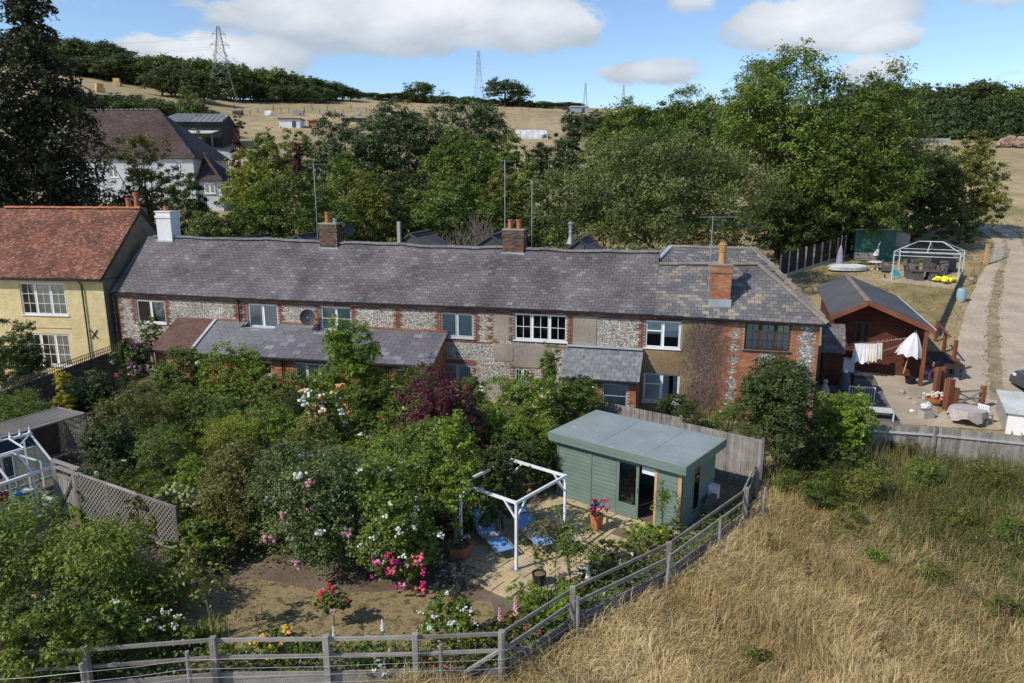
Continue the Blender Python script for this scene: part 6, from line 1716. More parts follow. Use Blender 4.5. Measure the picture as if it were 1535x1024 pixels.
put('white_plastic_chair', 'white slatted plastic armchair beside the cloth covered table', 'chair', 1475, 634, plastic_chair, rad(120))
# white flat-roofed store at the right edge, and the car behind it
k0 = G(1507, 650); ztop_ = D(1508, 615, k0.y).z; _q = G(1492, 584, ztop_) - G(1509, 615, ztop_)
vz = thing('white_store', 'white walled box store with pale green flat roof at the right edge', 'store', k0, math.atan2(-_q.x, _q.y))
D_ = ztop_ - .1
one(vz, 'front_wall', M['pvc'], (.0, 4.2, 0, .08, -.2, D_ - .05)); one(vz, 'side_wall', M['concrete'], (-.02, .06, .081, 3.1, -.2, D_ - .05)); one(vz, 'back_wall', M['pvc'], (.061, 4.2, 3.0, 3.08, -.2, D_ - .05))
mb = MB(); mb.prism([(-.12, -.12, D_ - .02), (4.3, -.12, D_ - .02), (4.3, 3.2, D_ + .14), (-.12, 3.2, D_ + .14)], (0, 0, .07)); mb.build('roof', mat('mossy_roof_sheet', [(.40, .44, .42), (.52, .55, .53), (.33, .36, .33)], scale=3.5, detail=7), vz)
cp = T(1524, 586); car = thing('parked_car', 'dark grey car parked on the track, mostly hidden by the white store', 'car', cp, rad(-8))
def carprof(x): return x
mb = MB(); prof = [(-.0, .30), (.02, .62), (.25, .86), (.95, 1.0), (1.55, 1.46), (2.9, 1.52), (3.7, 1.38), (4.25, .95), (4.35, .60), (4.3, .30)]
n = len(prof); vs = []
for y, k in ((-.86, .0), (-.74, .16), (.74, .16), (.86, .0)):
    for x, z in prof: vs.append((x, y * (.9 if z > 1.1 else 1), z - (k * -.02)))
fs = [(j * n + i, j * n + i + 1, (j + 1) * n + i + 1, (j + 1) * n + i) for j in range(3) for i in range(n - 1)] + [tuple(range(n))[::-1], tuple(range(3 * n, 4 * n))]
mb.add(vs, fs); mb.build('body', M['carpaint'], car, smooth=False)
mb = MB(); mb.add([(1.02, -.66, 1.06), (1.02, .66, 1.06), (1.52, .60, 1.47), (1.52, -.60, 1.47)], [(0, 1, 2, 3)]); o = mb.build('windscreen', M['carglass'], car); o.location = (-.02, 0, .02)
for s in (-1, 1):
    mb = MB(); y = s * .80; mb.add([(1.25, y, 1.06), (3.6, y, 1.06), (3.3, y, 1.42), (1.75, y, 1.42)], [(0, 1, 2, 3)]); mb.build('side_window', M['carglass'], car)
    for x in (.85, 3.45):
        mb = MB(); q = Matrix.Translation((x, s * .80, .32)) @ Matrix.Rotation(rad(90), 4, 'X'); mb.lathe([(.22, -.1), (.32, -.09), (.32, .09), (.22, .1)], (0, 0, 0), 16)
        mb.v = [tuple(q @ Vector(v)) for v in mb.v]; w_ = mb.build('wheel', M['rubber'], car)
        mb = MB(); mb.lathe([(.02, -.105), (.21, -.105), (.21, .105), (.02, .105)], (0, 0, 0), 10); mb.v = [tuple(q @ Vector(v)) for v in mb.v]; mb.build('rim', M['alu'], w_)
    mb = MB(); mb.ball((.10, s * .62, .72), .13, .5, 8, 5, (.7, 1.2, .7)); mb.build('headlight', M['poly'], car)

# ------------------------------------------------------------------ concrete post fence and back garden
cf = thing('panel_fence', 'dark panel fence with pale concrete posts running back behind the cottages', 'fence', (0, 0, 0))
c0, c1 = T(1168, 418), T(1276, 384); n = 9
for i in range(n + 1):
    p = c0.lerp(c1, i / n); p.z = tz(p.x, p.y); mb = MB(); mb.box(p.x - .06, p.x + .06, p.y - .06, p.y + .06, p.z - .2, p.z + 2.0); mb.build('post', M['concrete'], cf)
    if i < n:
        q = c0.lerp(c1, (i + 1) / n); q.z = tz(q.x, q.y)
        for k in range(12):
            a, b = p.lerp(q, (k + .02) / 12), p.lerp(q, (k + .98) / 12); mb = MB(); mb.beam(a + Vector((0, 0, .95 + .15)), b + Vector((0, 0, .95 + .15)), .025, 1.65); mb.build('panel_board', M['fence_dark'], cf)
        mb = MB(); mb.beam(p + Vector((0, 0, .13)), q + Vector((0, 0, .13)), .05, .26); mb.build('gravel_board', M['concrete'], cf)
gs = thing('green_shed', 'green painted boarded shed with mossy flat roof at the end of the fence', 'shed', T(1279, 390), rad(-8))
p0, p1_, p2_ = T(1279, 390), T(1334, 389), T(1353, 384)
gw_, gd_ = (p1_ - p0).length, 3.0; gh_ = D(1279, 345, p0.y).z - p0.z
for i in range(int(gw_ / .2)): one(gs, 'wall_board', M['greenpaint'], (i * .2, i * .2 + .19, -.02 + .008 * (i % 2), .03, -.2, gh_))
for i in range(int(gd_ / .2)): one(gs, 'wall_board', M['greenpaint'], (gw_ - .03, gw_ + .012 + .008 * (i % 2), .04 + i * .2, .23 + i * .2, -.2, gh_ + .02))
one(gs, 'inner_wall', M['greenpaint'], (.03, gw_ - .035, .04, gd_, -.2, gh_ - .02)); one(gs, 'roof', mat('mossy_felt', [(.12, .14, .10), (.30, .30, .24), (.20, .20, .17)], scale=3), (-.2, gw_ + .3, -.25, gd_ + .2, gh_ + .021, gh_ + .11))
one(gs, 'open_door', M['concrete'], (gw_ + .5, gw_ + 2.1, gd_ - .3, gd_ - .24, .0, gh_ - .35))
def b_(t):
    for k in range(4): one(t, 'back_slat', M['wood_o'], (-.85, .85, .18, .22, .50 + k * .13, .61 + k * .13))
    for k in range(4): one(t, 'seat_slat', M['wood_o'], (-.85, .85, -.32 + k * .12, -.22 + k * .12, .42, .45))
    for x in (-.8, .75):
        one(t, 'leg', M['wood_o'], (x, x + .06, -.3, -.24, 0, .42)); one(t, 'leg', M['wood_o'], (x, x + .06, .14, .2, 0, .95)); one(t, 'armrest', M['wood_o'], (x - .01, x + .07, -.3, .2, .60, .64))
put('wooden_bench', 'grey wooden bench in front of the green shed', 'bench', 1297, 397, b_, rad(-6))
def b_(t):
    mb = MB(); mb.tube([(0, 0, 0), (0, 0, .35), (.5, .1, 1.9)], .04, 7); mb.build('pole', M['white'], t)
    mb = MB(); mb.lathe([(.05, 1.0), (.22, .55), (.26, .4), (.1, .35)], (.1, -.05, .35), 9); mb.v = [(x + (z - .6) * .3, y, z) for x, y, z in mb.v]; mb.build('furled_canopy', M['clothw'], t)
put('folded_parasol', 'leaning white folded parasol against the green shed', 'parasol', 1308, 396, b_)
def b_(t):
    mb = MB(); mb.lathe([(.02, .66), (.62, .66), (.63, .70), (.02, .71)], (0, 0, 0), 18); mb.build('top', M['pvc'], t); mb = MB(); mb.lathe([(.05, .2), (.05, .66)], (0, 0, 0), 8); mb.build('column', M['pvc'], t)
    for k in range(3): mb = MB(); mb.beam((0, 0, .25), (.38 * math.cos(k * 2.1 + .4), .38 * math.sin(k * 2.1 + .4), .02), .05, .05); mb.build('leg', M['pvc'], t)
put('white_round_table', 'white round plastic table on the back lawn near the bench', 'table', 1313, 405, b_)
def b_(t): mb = MB(); mb.lathe([(.30, .15), (.28, .5), (.16, 1.35), (.05, 1.75)], (0, 0, 0), 10); mb.build('furled_canopy', M['lilac'], t); mb = MB(); mb.tube([(0, 0, 0), (0, 0, 2.6)], .025, 6); mb.build('pole', M['alu'], t); mb = MB(); mb.lathe([(.25, 0), (.25, .08), (.05, .1)], (0, 0, 0), 12); mb.build('base', M['concrete'], t)
put('lilac_parasol', 'furled lilac parasol beside the concrete post fence', 'parasol', 1258, 399, b_)
p = T(1270, 404); mb = MB(); mb.lathe([(1.3, 0), (1.36, .2), (1.2, .26), (.9, .2), (.3, .22), (.02, .24)], (0, 0, 0), 22); o = mb.build('covered_pool', M['poly'], smooth=False); o.location = p; o.scale = (1.2, .8, 1.4); tag(o, 'round pale covered paddling pool behind the shed roof', 'pool')
# pergola frame, terrace slab and rattan set
z0_, z1_, z2_, z3_ = T(1336, 421), T(1434, 432), T(1441, 418), T(1346, 408)
ter = MB(); e = Vector((0, 0, .14))
pts = [T(1318, 420), T(1434, 434), T(1442, 412), T(1345, 404)]; zc = max(p.z for p in pts) - .1
ter.prism([Vector((p.x, p.y, p.z - .35)) for p in pts], (0, 0, .45)); struct('concrete_terrace', ter.mesh('concrete_terrace', M['gravel']))
gz2 = thing('gazebo_frame', 'bare white metal gazebo frame over the rattan dining set', 'gazebo', (0, 0, 0))
cor = [p + Vector((0, 0, .05)) for p in (z0_, z1_, z2_, z3_)]; hts = [D(1338, 375, z0_.y).z, D(1438, 386, z1_.y).z]; topz = sum(hts) / 2 + .1
tops = [Vector((p.x, p.y, topz)) for p in cor]
for p, q in zip(cor, tops): mb = MB(); mb.beam(p, q, .075, .075); mb.build('post', M['palemetal'], gz2)
for i in range(4):
    a, b = tops[i], tops[(i + 1) % 4]
    for dz in (0, -.32): mb = MB(); mb.beam(a + Vector((0, 0, dz)), b + Vector((0, 0, dz)), .05, .045); mb.build('top_bar', M['palemetal'], gz2)
ctr = sum(tops, Vector()) / 4 + Vector((0, 0, .72)); ax = (tops[1] - tops[0]).normalized() * .8
for i, q in enumerate(tops): mb = MB(); mb.beam(q, ctr + ax * (-1 if i in (0, 3) else 1), .05, .045); mb.build('roof_bar', M['palemetal'], gz2)
mb = MB(); mb.beam(ctr - ax, ctr + ax, .06, .06); mb.build('ridge_bar', M['palemetal'], gz2)
for a, b in ((0, 1), (3, 2)): mb = MB(); mb.beam(tops[a].lerp(tops[b], .5), ctr, .05, .05); mb.build('roof_bar', M['palemetal'], gz2)
def rchair(t):
    mb = MB(); mb.prism([(-.3, -.32, 0), (.3, -.32, 0), (.26, .28, 0), (-.26, .28, 0)], (0, 0, .44)); mb.build('seat', M['rattan'], t)
    mb = MB(); mb.prism([(-.3, .25, .0), (.3, .25, .0), (.33, .40, 1.02), (-.33, .40, 1.02)], (0, .07, 0)); mb.build('backrest', M['rattan'], t)
    for x in (-.36, .30): one(t, 'arm', M['rattan'], (x, x + .06, -.3, .3, .02, .66))
Zt = lambda px, py: T(px, py) + Vector((0, 0, .06))
for px, py, rz, lab in ((1364, 419, rad(80), 'grey rattan armchair nearest the gazebo front left post'), (1368, 408, rad(40), 'high backed grey rattan chair behind the left of the table'), (1392, 408, rad(5), 'grey rattan chair behind the dining table'), (1402, 419, rad(-70), 'grey rattan chair at the right end of the table'), (1412, 412, rad(-40), 'grey rattan chair in front of the covered barbecue')):
    t = thing('rattan_chair', lab, 'chair', Zt(px, py), rz, 'grey rattan chairs under the gazebo'); rchair(t)
t = thing('rattan_table', 'grey rattan pedestal dining table under the gazebo', 'table', Zt(1382, 421), rad(-8)); one(t, 'top', M['rattan'], (-.9, 1.1, -.5, .5, .70, .75)); one(t, 'pedestal', M['rattan'], (-.75, -.05, -.4, .4, 0, .70)); one(t, 'pedestal', M['rattan'], (.35, .9, -.4, .4, 0, .70))
t = thing('covered_barbecue', 'black hooded cover over a barbecue at the back right of the gazebo', 'barbecue', Zt(1413, 406), rad(-10)); mb = MB(); mb.prism([(-.85, -.4, 0), (.85, -.4, 0), (.78, -.4, .9), (.4, -.4, 1.25), (-.4, -.4, 1.25), (-.78, -.4, .9)], (0, .85, 0)); mb.build('cover', M['cover'], t); one(t, 'side_shelf', M['cover'], (.86, 1.15, -.3, .35, .7, .76))
mb = MB()
for k in range(9): mb.ball((rk.gauss(0, .4), rk.gauss(0, .2), .16 + rk.random() * .15), rk.uniform(.2, .34), .5, 7, 5, (1.3, 1, .7), .3)
o = mb.build('yellow_tarpaulin', M['tarp'], kind=None); o.location = Zt(1416, 425); tag(o, 'crumpled bright yellow tarpaulin by the gazebo front right post', 'tarpaulin')
def b_(t): one(t, 'seat', M['dkgrey'], (-.35, .35, -.35, .35, .1, .45)); one(t, 'backrest', M['dkgrey'], (-.35, .35, .36, .46, .1, 1.0)); one(t, 'cushion', M['rattan'], (-.3, .3, -.3, .34, .451, .56))
put('garden_armchair', 'dark grey armchair left of the gazebo posts', 'chair', 1330, 408, b_, rad(60))
def b_(t): mb = MB(); mb.lathe([(.30, 0), (.30, .04), (.06, .07), (.05, .35)], (0, 0, 0), 12); mb.build('stand', M['black'], t)
put('parasol_base', 'black parasol base on the corner of the concrete terrace', 'parasol base', 1326, 418, b_)
mb = MB(); mb.prism([(-.35, -.2, 0), (.35, -.2, 0), (.25, .25, .4), (-.25, .25, .4)], (0, .08, .05)); o = mb.build('teal_toy', M['teal']); o.location = Zt(1343, 415); tag(o, 'teal plastic toy slide beside the gazebo left posts', 'toy')
def b_(t): mb = MB(); mb.lathe([(.26, 0), (.31, .2), (.32, .5), (.31, .75), (.25, .92), (.2, .95)], (0, 0, 0), 14); mb.build('barrel', M['bluebarrel'], t); mb = MB(); mb.lathe([(.325, .3), (.335, .33), (.325, .36)], (0, 0, 0), 14, cap=False); mb.build('hoop', M['bluebarrel'], t)
put('water_barrel', 'faded blue barrel standing beside the track', 'barrel', 1440, 452, b_)
eb = thing('edge_wall', 'low reddish board wall between the back lawn and the track', 'wall', (0, 0, 0)); e0, e1 = T(1402, 506), T(1443, 414); n = 12
for i in range(n):
    a, b = e0.lerp(e1, i / n), e0.lerp(e1, (i + .97) / n)
    for k in range(3): mb = MB(); zz_ = .12 + .19 * k; mb.beam(Vector((a.x, a.y, tz(a.x, a.y) + zz_)), Vector((b.x, b.y, tz(b.x, b.y) + zz_)), .06, .18); mb.build('board', M['brickedge'] if 'brickedge' in M else M['wood_dk'], eb)
mg = thing('metal_gate', 'pale metal barred gate hung on a tall wooden post by the track', 'gate', (0, 0, 0)); ga, gb = T(1477, 397), T(1503, 388)
mb = MB(); mb.box(ga.x - .12, ga.x + .12, ga.y - .12, ga.y + .12, ga.z - .2, ga.z + 1.7); mb.build('gate_post', M['newwood'], mg)
for k in range(6): mb = MB(); z = .25 + .2 * k; mb.beam(ga + Vector((.1, 0, z)), gb + Vector((0, 0, z)), .03, .045); mb.build('bar', M['poly'], mg)
for f in (.08, .5, .98): mb = MB(); c = ga.lerp(gb, f); mb.beam(c + Vector((0, 0, .2)), c + Vector((0, 0, 1.3)), .04, .04); mb.build('upright', M['poly'], mg)

# ------------------------------------------------------------------ farm things on the slope behind
bf = T(334, 222); bb = D(334, 183, bf.y); barn = thing('black_barn', 'low black barn with grey sheet roof behind the white house', 'barn', bf, rad(8))
bw_, bhh = (T(334, 222) - T(249, 222)).length, bb.z - bf.z; apz = D(280, 172, bf.y + 6).z - bf.z
one(barn, 'front_wall', M['barnwall'], (-bw_, 0, 0, .2, -2, bhh)); mb = MB(); mb.add([(0, .2, -2), (0, 14, -2), (0, 14, bhh), (0, 7, apz), (0, .2, bhh)], [(0, 1, 2, 3, 4)]); mb.build('gable_wall', M['barnwall'], barn)
mb = MB(); mb.prism([(-bw_ - .3, -.4, bhh - .05), (.4, -.4, bhh - .05), (-.6, 7, apz + .1), (-bw_ + 2, 7, apz + .1)], (0, 0, .12)); mb.build('roof', M['barnroof'], barn)
for k in range(12): mb = MB(); x = -bw_ + .2 + k * bw_ / 12; mb.beam((x, -.42, bhh + .1), (x + (1.6 if x < -bw_ / 2 else -.2), 6.9, apz + .24), .12, .05); mb.build('roof_rib', M['barnroof'], barn)
cn = thing('sheet_canopy', 'pale corrugated sheet canopy on posts in front of the black barn', 'canopy', bf, rad(8)); q = D(330, 197, bf.y - 5).z - bf.z
for k in range(7): mb = MB(); x = -bw_ * .85 + k * bw_ * .82 / 7; mb.prism([(x, -6, q - .4), (x + bw_ * .115, -6, q - .4), (x + bw_ * .115, -.5, q + .35), (x, -.5, q + .35)], (0, 0, .08)); mb.build('roof_sheet', M['poly'], cn)
for k in range(4): one(cn, 'post', M['dkgrey'], (-bw_ * .85 + k * bw_ * .27, -bw_ * .85 + k * bw_ * .27 + .2, -5.9, -5.7, -3, q - .4))
YD = [T(300, 262), T(345, 262), T(352, 224), T(310, 224)]; poly_sheet('concrete_yard', YD, M['concrete'], .06, 3, .3)
def farbox(name, label, cat, pl, pr, pyt, pyb, m, mr_=None, dp=5, rz=0, over=.3):
    a, b = T(pl, pyb), T(pr, pyb); h = D((pl + pr) / 2, pyt, a.y).z - a.z; t = thing(name, label, cat, a, rz); w = (b - a).length
    one(t, 'walls', m, (0, w, 0, dp, -1.5, h - .25)); one(t, 'roof', mr_ or M['dkgrey'], (-over, w + over, -over, dp + over, h - .249, h)); one(t, 'door', M['dkgrey'], (w * .62, w * .8, -.06, -.005, 0, (h - .3) * .8)); return t
farbox('field_shelter', 'white painted stable with flat black roof on the dry field', 'stable', 419, 450, 177, 191, M['whitewash'], rz=.05)
farbox('red_shed', 'low reddish shed beside the white stable on the dry field', 'shed', 463, 482, 180, 190, M['ridge'], M['ridge'], 4)
farbox('blue_container', 'blue grey container shed on the skyline field beside the trees', 'container', 856, 879, 159, 169, M['bluebarrel'], M['poly'], 6)
farbox('dark_trailer', 'small dark trailer left of the blue grey container', 'trailer', 844, 853, 160, 165, M['dkgrey'], M['dkgrey'], 4)
farbox('brown_shed', 'low brown shed roof showing above the dark evergreens', 'shed', 512, 543, 176, 182, M['brownframe'], M['wood'], 5)
farbox('white_store_shed', 'small pale building in the hedge on the skyline', 'building', 551, 556, 139, 146, M['whitewash'], M['whitewash'], 4)
farbox('cream_house_far', 'tiny cream roofed building behind the skyline hedge', 'building', 646, 653, 145, 152, M['cream'], M['hipbeige'], 6)
pa = T(776, 208); pt = thing('polytunnel', 'pale polythene tunnel behind the trees on the dry field', 'polytunnel', pa, .1); w_ = (T(820, 208) - pa).length; hh = D(800, 192, pa.y).z - pa.z
mb = MB(); n = 10; vs = []
for x in (0, w_):
    for i in range(n + 1): vs.append((x, 3 - 3 * math.cos(math.pi * i / n), hh * math.sin(math.pi * i / n) - .2))
mb.add(vs, [(i, n + 1 + i, n + 2 + i, i + 1) for i in range(n)] + [tuple(range(n + 1)), tuple(range(n + 1, 2 * n + 2))[::-1]]); mb.build('cover', M['poly'], pt)
for k in range(5):
    mb = MB(); x = w_ * (k + .5) / 5; mb.tube([(x, 3 - 3.03 * math.cos(math.pi * i / n), (hh + .03) * math.sin(math.pi * i / n) - .2) for i in range(n + 1)], .04, 4); mb.build('hoop', M['alu'], pt)
wa, wb = T(1374, 214), T(1424, 214); cw = thing('concrete_wall', 'pale concrete block wall in front of the conifer wood', 'wall', wa, math.atan2(wb.y - wa.y, wb.x - wa.x))
L = (wb - wa).length; n = 8
for i in range(n):
    for j in range(2): one(cw, 'block', M['concrete'] if i < 6 else M['lead'], (i * L / n, (i + .98) * L / n, 0, .6, j * .62 - .3, j * .62 + .30))
# log pile
lp0, lp1 = T(1488, 220), T(1560, 222); lp = thing('log_pile', 'big heap of cut logs in front of the conifer wood', 'log pile', lp0, math.atan2(lp1.y - lp0.y, lp1.x - lp0.x)); L = (lp1 - lp0).length; hh = D(1515, 204, lp0.y).z - lp0.z
mb = MB(); mb.tube([(0, -.9, 0), (0, .9, 0)], [.3, .27], 8); lm = mb.mesh('log', M['log'])
rng = random.Random(6)
for k in range(230):
    x = rng.uniform(0, L); top = hh * min(1, x / 3.0, 1) * (.85 + .15 * math.sin(x)); z = rng.random() ** .7 * top; o = obj('log', lm, lp); y = -1.6 + 1.9 * z / hh + rng.uniform(0, .5)
    o.location = (x, y, z + .15); o.rotation_euler = (rng.uniform(-.3, .3), rng.uniform(-.5, .5), rng.uniform(-.9, .9)); q = rng.uniform(.7, 1.15); o.scale = (q, rng.uniform(.5, 1), q)

# ------------------------------------------------------------------ pylons and power lines
def pylon(name, label, base, h, m, w=.17, r=.10, heading=0.0, group=None, arms=True, k=7):
    t = thing(name, label, 'pylon', base, heading, group); H = h
    def half(z): s = z / H; return H * (w * .5 * (1 - s) ** 1.35 * 1.0 + .018)
    zs = [0, .16, .31, .45, .57, .67, .76, .84, .92, 1.0]; mb = MB()
    cs = [(-1, -1), (1, -1), (1, 1), (-1, 1)]
    for sx, sy in cs: mb.tube([(sx * half(z * H), sy * half(z * H), z * H) for z in zs], r, 4)
    mb.build('legs', m, t, kind='stuff'); mb = MB()
    for a, b in zip(zs[:-1], zs[1:]):
        for i in range(4):
            p, q = cs[i], cs[(i + 1) % 4]; A, B_ = half(a * H), half(b * H)
            mb.tube([(p[0] * A, p[1] * A, a * H), (q[0] * B_, q[1] * B_, b * H)], r * .6, 4, cap=False); mb.tube([(q[0] * A, q[1] * A, a * H), (p[0] * B_, p[1] * B_, b * H)], r * .6, 4, cap=False)
            mb.tube([(p[0] * B_, p[1] * B_, b * H), (q[0] * B_, q[1] * B_, b * H)], r * .6, 4, cap=False)
    mb.build('lattice', m, t, kind='stuff')
    if arms:
        for z, L in ((.62, .20), (.76, .25), (.90, .18)):
            for s in (-1, 1):
                mb = MB(); hh_ = half(z * H); tip = (s * L * H * .5, 0, z * H)
                for y in (-hh_, hh_): mb.tube([(s * hh_, y, z * H), tip], r * .7, 4); mb.tube([(s * hh_, y, (z + .05) * H), tip], r * .6, 4)
                mb.build('cross_arm', m, t); mb = MB(); mb.tube([tip, (tip[0], 0, tip[2] - .045 * H)], r * .8, 5); mb.build('insulator', m, t)
    return t
pb0 = T(336, 152); ph = D(336, 38, pb0.y).z - pb0.z
pylon('electricity_pylon', 'large steel lattice pylon standing on the dry field', pb0 - Vector((0, 0, .3)), ph, M['pylon'], .36, .075, rad(12))
for px, pyb, pyt, Yd, lab in ((718, 150, 76, 520, 'pale distant pylon on the skyline left of the round tree'), (877, 158, 124, 900, 'faint tiny pylon above the blue grey container'), (934, 158, 127, 900, 'faint tiny pylon above the trees right of the container')):
    b = D(px, pyb + 6, Yd); h = D(px, pyt, Yd).z - b.z; pylon('distant_pylon', lab, b, h, M['hazepylon'], .15, .075 if Yd < 600 else .11, rad(70), arms=True)
wr_ = thing('power_lines', 'thin power lines strung left from the large pylon', 'power lines', (0, 0, 0))
for z, L in ((.575, .20), (.715, .25), (.855, .18)):
    for s in (-1, 1):
        a = pb0 + Vector((s * L * ph * .5 * math.cos(rad(12)), s * L * ph * .5 * math.sin(rad(12)), z * ph)); b = a + Vector((-230, 95, 34)); mb = MB()
        mb.tube([a.lerp(b, i / 14) - Vector((0, 0, 9 * 4 * (i / 14) * (1 - i / 14))) for i in range(15)], .022, 4, cap=False); mb.build('cable', M['pylon'], wr_)
# straw bales and field posts
for k, (px, py) in enumerate(((176, 129), (190, 121), (150, 138), (163, 118))):
    p = T(px, py); mb = MB(); mb.box(-1.2, 1.2, -.6, .6, 0, 1.2); mb.box(-1.0, .9, -.5, .5, 1.2, 2.3); o = mb.build('straw_bale', M['newwood']); o.location = p; o.rotation_euler = (0, 0, .5 * k); tag(o, ('lower right straw bale stack on the cut hillside field', 'upper right straw bale stack on the cut hillside field', 'straw bale stack nearest the tall conifer', 'uppermost left straw bale stack on the cut hillside field')[k], 'bale', 'straw bales on the hillside')
fp = thing('paddock_fence', 'thin post fence crossing the dry field below the pylon', 'fence', (0, 0, 0))
for k in range(46):
    p = T(352 + k * 11.6, 167 + (3 if k % 5 else -2) - .012 * k * 11.6 + (k % 3) * 1.2)
    mb = MB(); mb.box(p.x - .09, p.x + .09, p.y - .09, p.y + .09, p.z - .2, p.z + RND.uniform(1.1, 1.9)); mb.build('post', M['wood_dk'], fp)
for k in range(8):
    px = 360 + k * 44; p = T(px, 173); o = None
    mb = MB(); mb.box(-RND.uniform(.6, 2.5), RND.uniform(.5, 2), -.5, .5, 0, RND.uniform(.5, 1.4)); mb.box(-.4, .5, -.7, .7, 0, .7); o = mb.build('field_clutter', M[RND.choice(['concrete', 'wood', 'brownframe', 'whitewash'])]); o.location = p; tag(o, 'field trough or crate by the paddock fence, %s' % ('nearest the pylon', 'second right of the pylon', 'above the white stable', 'above the red shed', 'above the brown shed roof', 'left of the skyline hedge trees', 'below the dark round skyline tree', 'farthest right of the pylon')[k], 'trough', 'clutter along the paddock fence')
M['dockseed'] = mat('dock_seed', [(.09, .05, .028), (.14, .08, .042)], src='attr')
# ------------------------------------------------------------------ planting helpers
def env(l, r, t, Y):
    c = D((l + r) / 2, t, Y); zc = Y * math.cos(PITCH) + (CAMH - c.z) * math.sin(PITCH)
    g = tz(c.x, Y); return c.x, (r - l) / FPX * zc, c.z - g
_seed = [100]
def veg(name, label, l, r, t, Y, leaf, kind, cat=None, d=None, fl=None, big=False, **kw):
    x, w, h = env(l, r, t, Y); _seed[0] += 7
    kw.setdefault('seed', _seed[0])
    if big: kw.setdefault('tri', True); kw.setdefault('per', 55); kw.setdefault('shell', .66); kw.setdefault('core', .72)
    h *= 1.0 if big else 1.13
    if Y > 21.5 and not big: kw.setdefault('tri', True); leaf *= 1.15
    f = tree if big else bush
    tt, C = f(name, label, cat or ('tree' if big else 'shrub'), x, Y, w, d or w * .8, h, leaf, kind, **kw)
    if fl:
        n, kinds, rr = fl[:3]; reg = fl[3] if len(fl) > 3 else (-9, 9, 0, 99)
        side = [p for p in C if p[1] < .15 * w and reg[0] < p[0] < reg[1] and reg[2] < p[2] < reg[3]]
        RND.shuffle(side)
        ctr = Vector((0, 0, h * .45))
        flowers_on(tt, [Vector(p) + (Vector(p) - ctr).normalized() * (leaf * 1.2 + .05) for p in side[:n]], kinds, rr)
    return tt
def blades(name, P, h, lean, width, m, label=None, kind='stuff', cat=None, base=None):
    n = len(P); z = terr(P[:, 0], P[:, 1]) if base is None else base
    B = np.stack([P[:, 0], P[:, 1], z], -1)
    a = NR.uniform(0, 2 * np.pi, n); s = np.stack([np.cos(a), np.sin(a), np.zeros(n)], -1) * (width * NR.uniform(.6, 1.3, n))[:, None]
    L = np.stack([lean[:, 0], lean[:, 1], np.zeros(n)], -1)
    ln = np.linalg.norm(lean, axis=1); up = 1 / np.sqrt(1 + ln ** 2)
    mid = B + L * (h * .28 * up)[:, None]; mid[:, 2] += h * .62 * np.sqrt(up)
    tip = B + L * (h * up)[:, None]; tip[:, 2] += h * up
    V = np.empty((n, 6, 3)); V[:, 0] = B - s; V[:, 1] = B + s; V[:, 2] = mid + s * .75; V[:, 3] = mid - s * .75; V[:, 4] = tip + s * .12; V[:, 5] = tip - s * .12
    i = np.arange(n)[:, None] * 6
    F = np.concatenate([i + np.array([[0, 1, 2, 3]]), i + np.array([[3, 2, 4, 5]])], 0)
    v = NR.beta(2.2, 2.2, n); v = np.clip(v + .2 * np.sin(P[:, 0] * .45 + 1.5 * np.sin(P[:, 1] * .5)) + .28 * np.sin(P[:, 0] * 1.1 + 2 * np.sin(P[:, 1] * .7)), 0, 1)
    me = np_mesh(name, V.reshape(-1, 3), F, np.concatenate([v, v]), m)
    o = obj(name, me); return tag(o, label, cat, None, kind)

# ------------------------------------------------------------------ garden shrubs, front to back
veg('peach_tree', 'spreading olive green fruit tree filling the bottom left corner of the garden', -130, 130, 772, 17.2, .115, 'fruit', 'tree', d=4.2, dens=17, asp=.34, droop=.8, clump=.34, k=12, clear=.2)
veg('fruit_bush', 'long leaved bushy fruit tree right of the bottom left corner tree, over the pale path', 60, 262, 800, 16.6, .11, 'fruit', 'tree', d=3.2, dens=16, asp=.34, droop=.8, clump=.3, k=11)
veg('dark_undergrowth_shrub', 'dark leafy shrub under the fruit tree behind the left end of the rail fence', -60, 190, 905, 15.0, .08, 'dark', d=1.6, dens=15, fl=(7, ['white', 'white', 'apricot'], .06))
veg('green_bush', 'glossy green bush below the lower end of the diagonal trellis', 245, 345, 790, 19.2, .085, 'mid', d=2.0, dens=17)
veg('olive_shrub', 'large brownish olive shrub right of the lime hydrangea', 290, 430, 688, 20.6, .07, 'rust', d=3.0, dens=15, k=12, fl=(4, ['pink'], .05))
veg('climbing_rose', 'big grey green rose mound with white clusters in the middle of the garden', 366, 590, 680, 19.4, .075, 'grey', d=3.2, dens=17, k=14, fl=(30, ['white', 'white', 'white', 'pink'], .12))
veg('white_rose', 'dark leaved rose bush dotted with white above and magenta blooms below', 520, 655, 700, 18.6, .075, 'mid', d=2.4, dens=16, k=11, fl=(26, ['white'], .09, (-9, 9, 1.3, 9)))
_wr = [o for o in scene.objects if o.name.startswith('white_rose')][0]
rg = random.Random(2); flowers_on(_wr, [(rg.uniform(-.45, .95), -1.05 - rg.uniform(0, .25), rg.uniform(.35, 1.5)) for _ in range(18)], ['magenta', 'magenta', 'pink', 'coral'], .085)
veg('garden_tree', 'broad mid green shrub tree behind the white rose bush', 555, 745, 652, 22.0, .085, 'mid', 'tree', d=3.4, dens=16, k=12, fl=(5, ['white'], .07))
veg('apple_tree', 'pale leaved upright apple tree at the left corner of the patio', 646, 714, 640, 19.6, .085, 'bright', 'tree', d=1.2, dens=9, k=12, clear=1.0, core=.35)
veg('shade_shrub', 'dark shrub under the apple tree behind the hexagonal planter', 620, 760, 740, 21.2, .08, 'dark', d=1.8, dens=14)
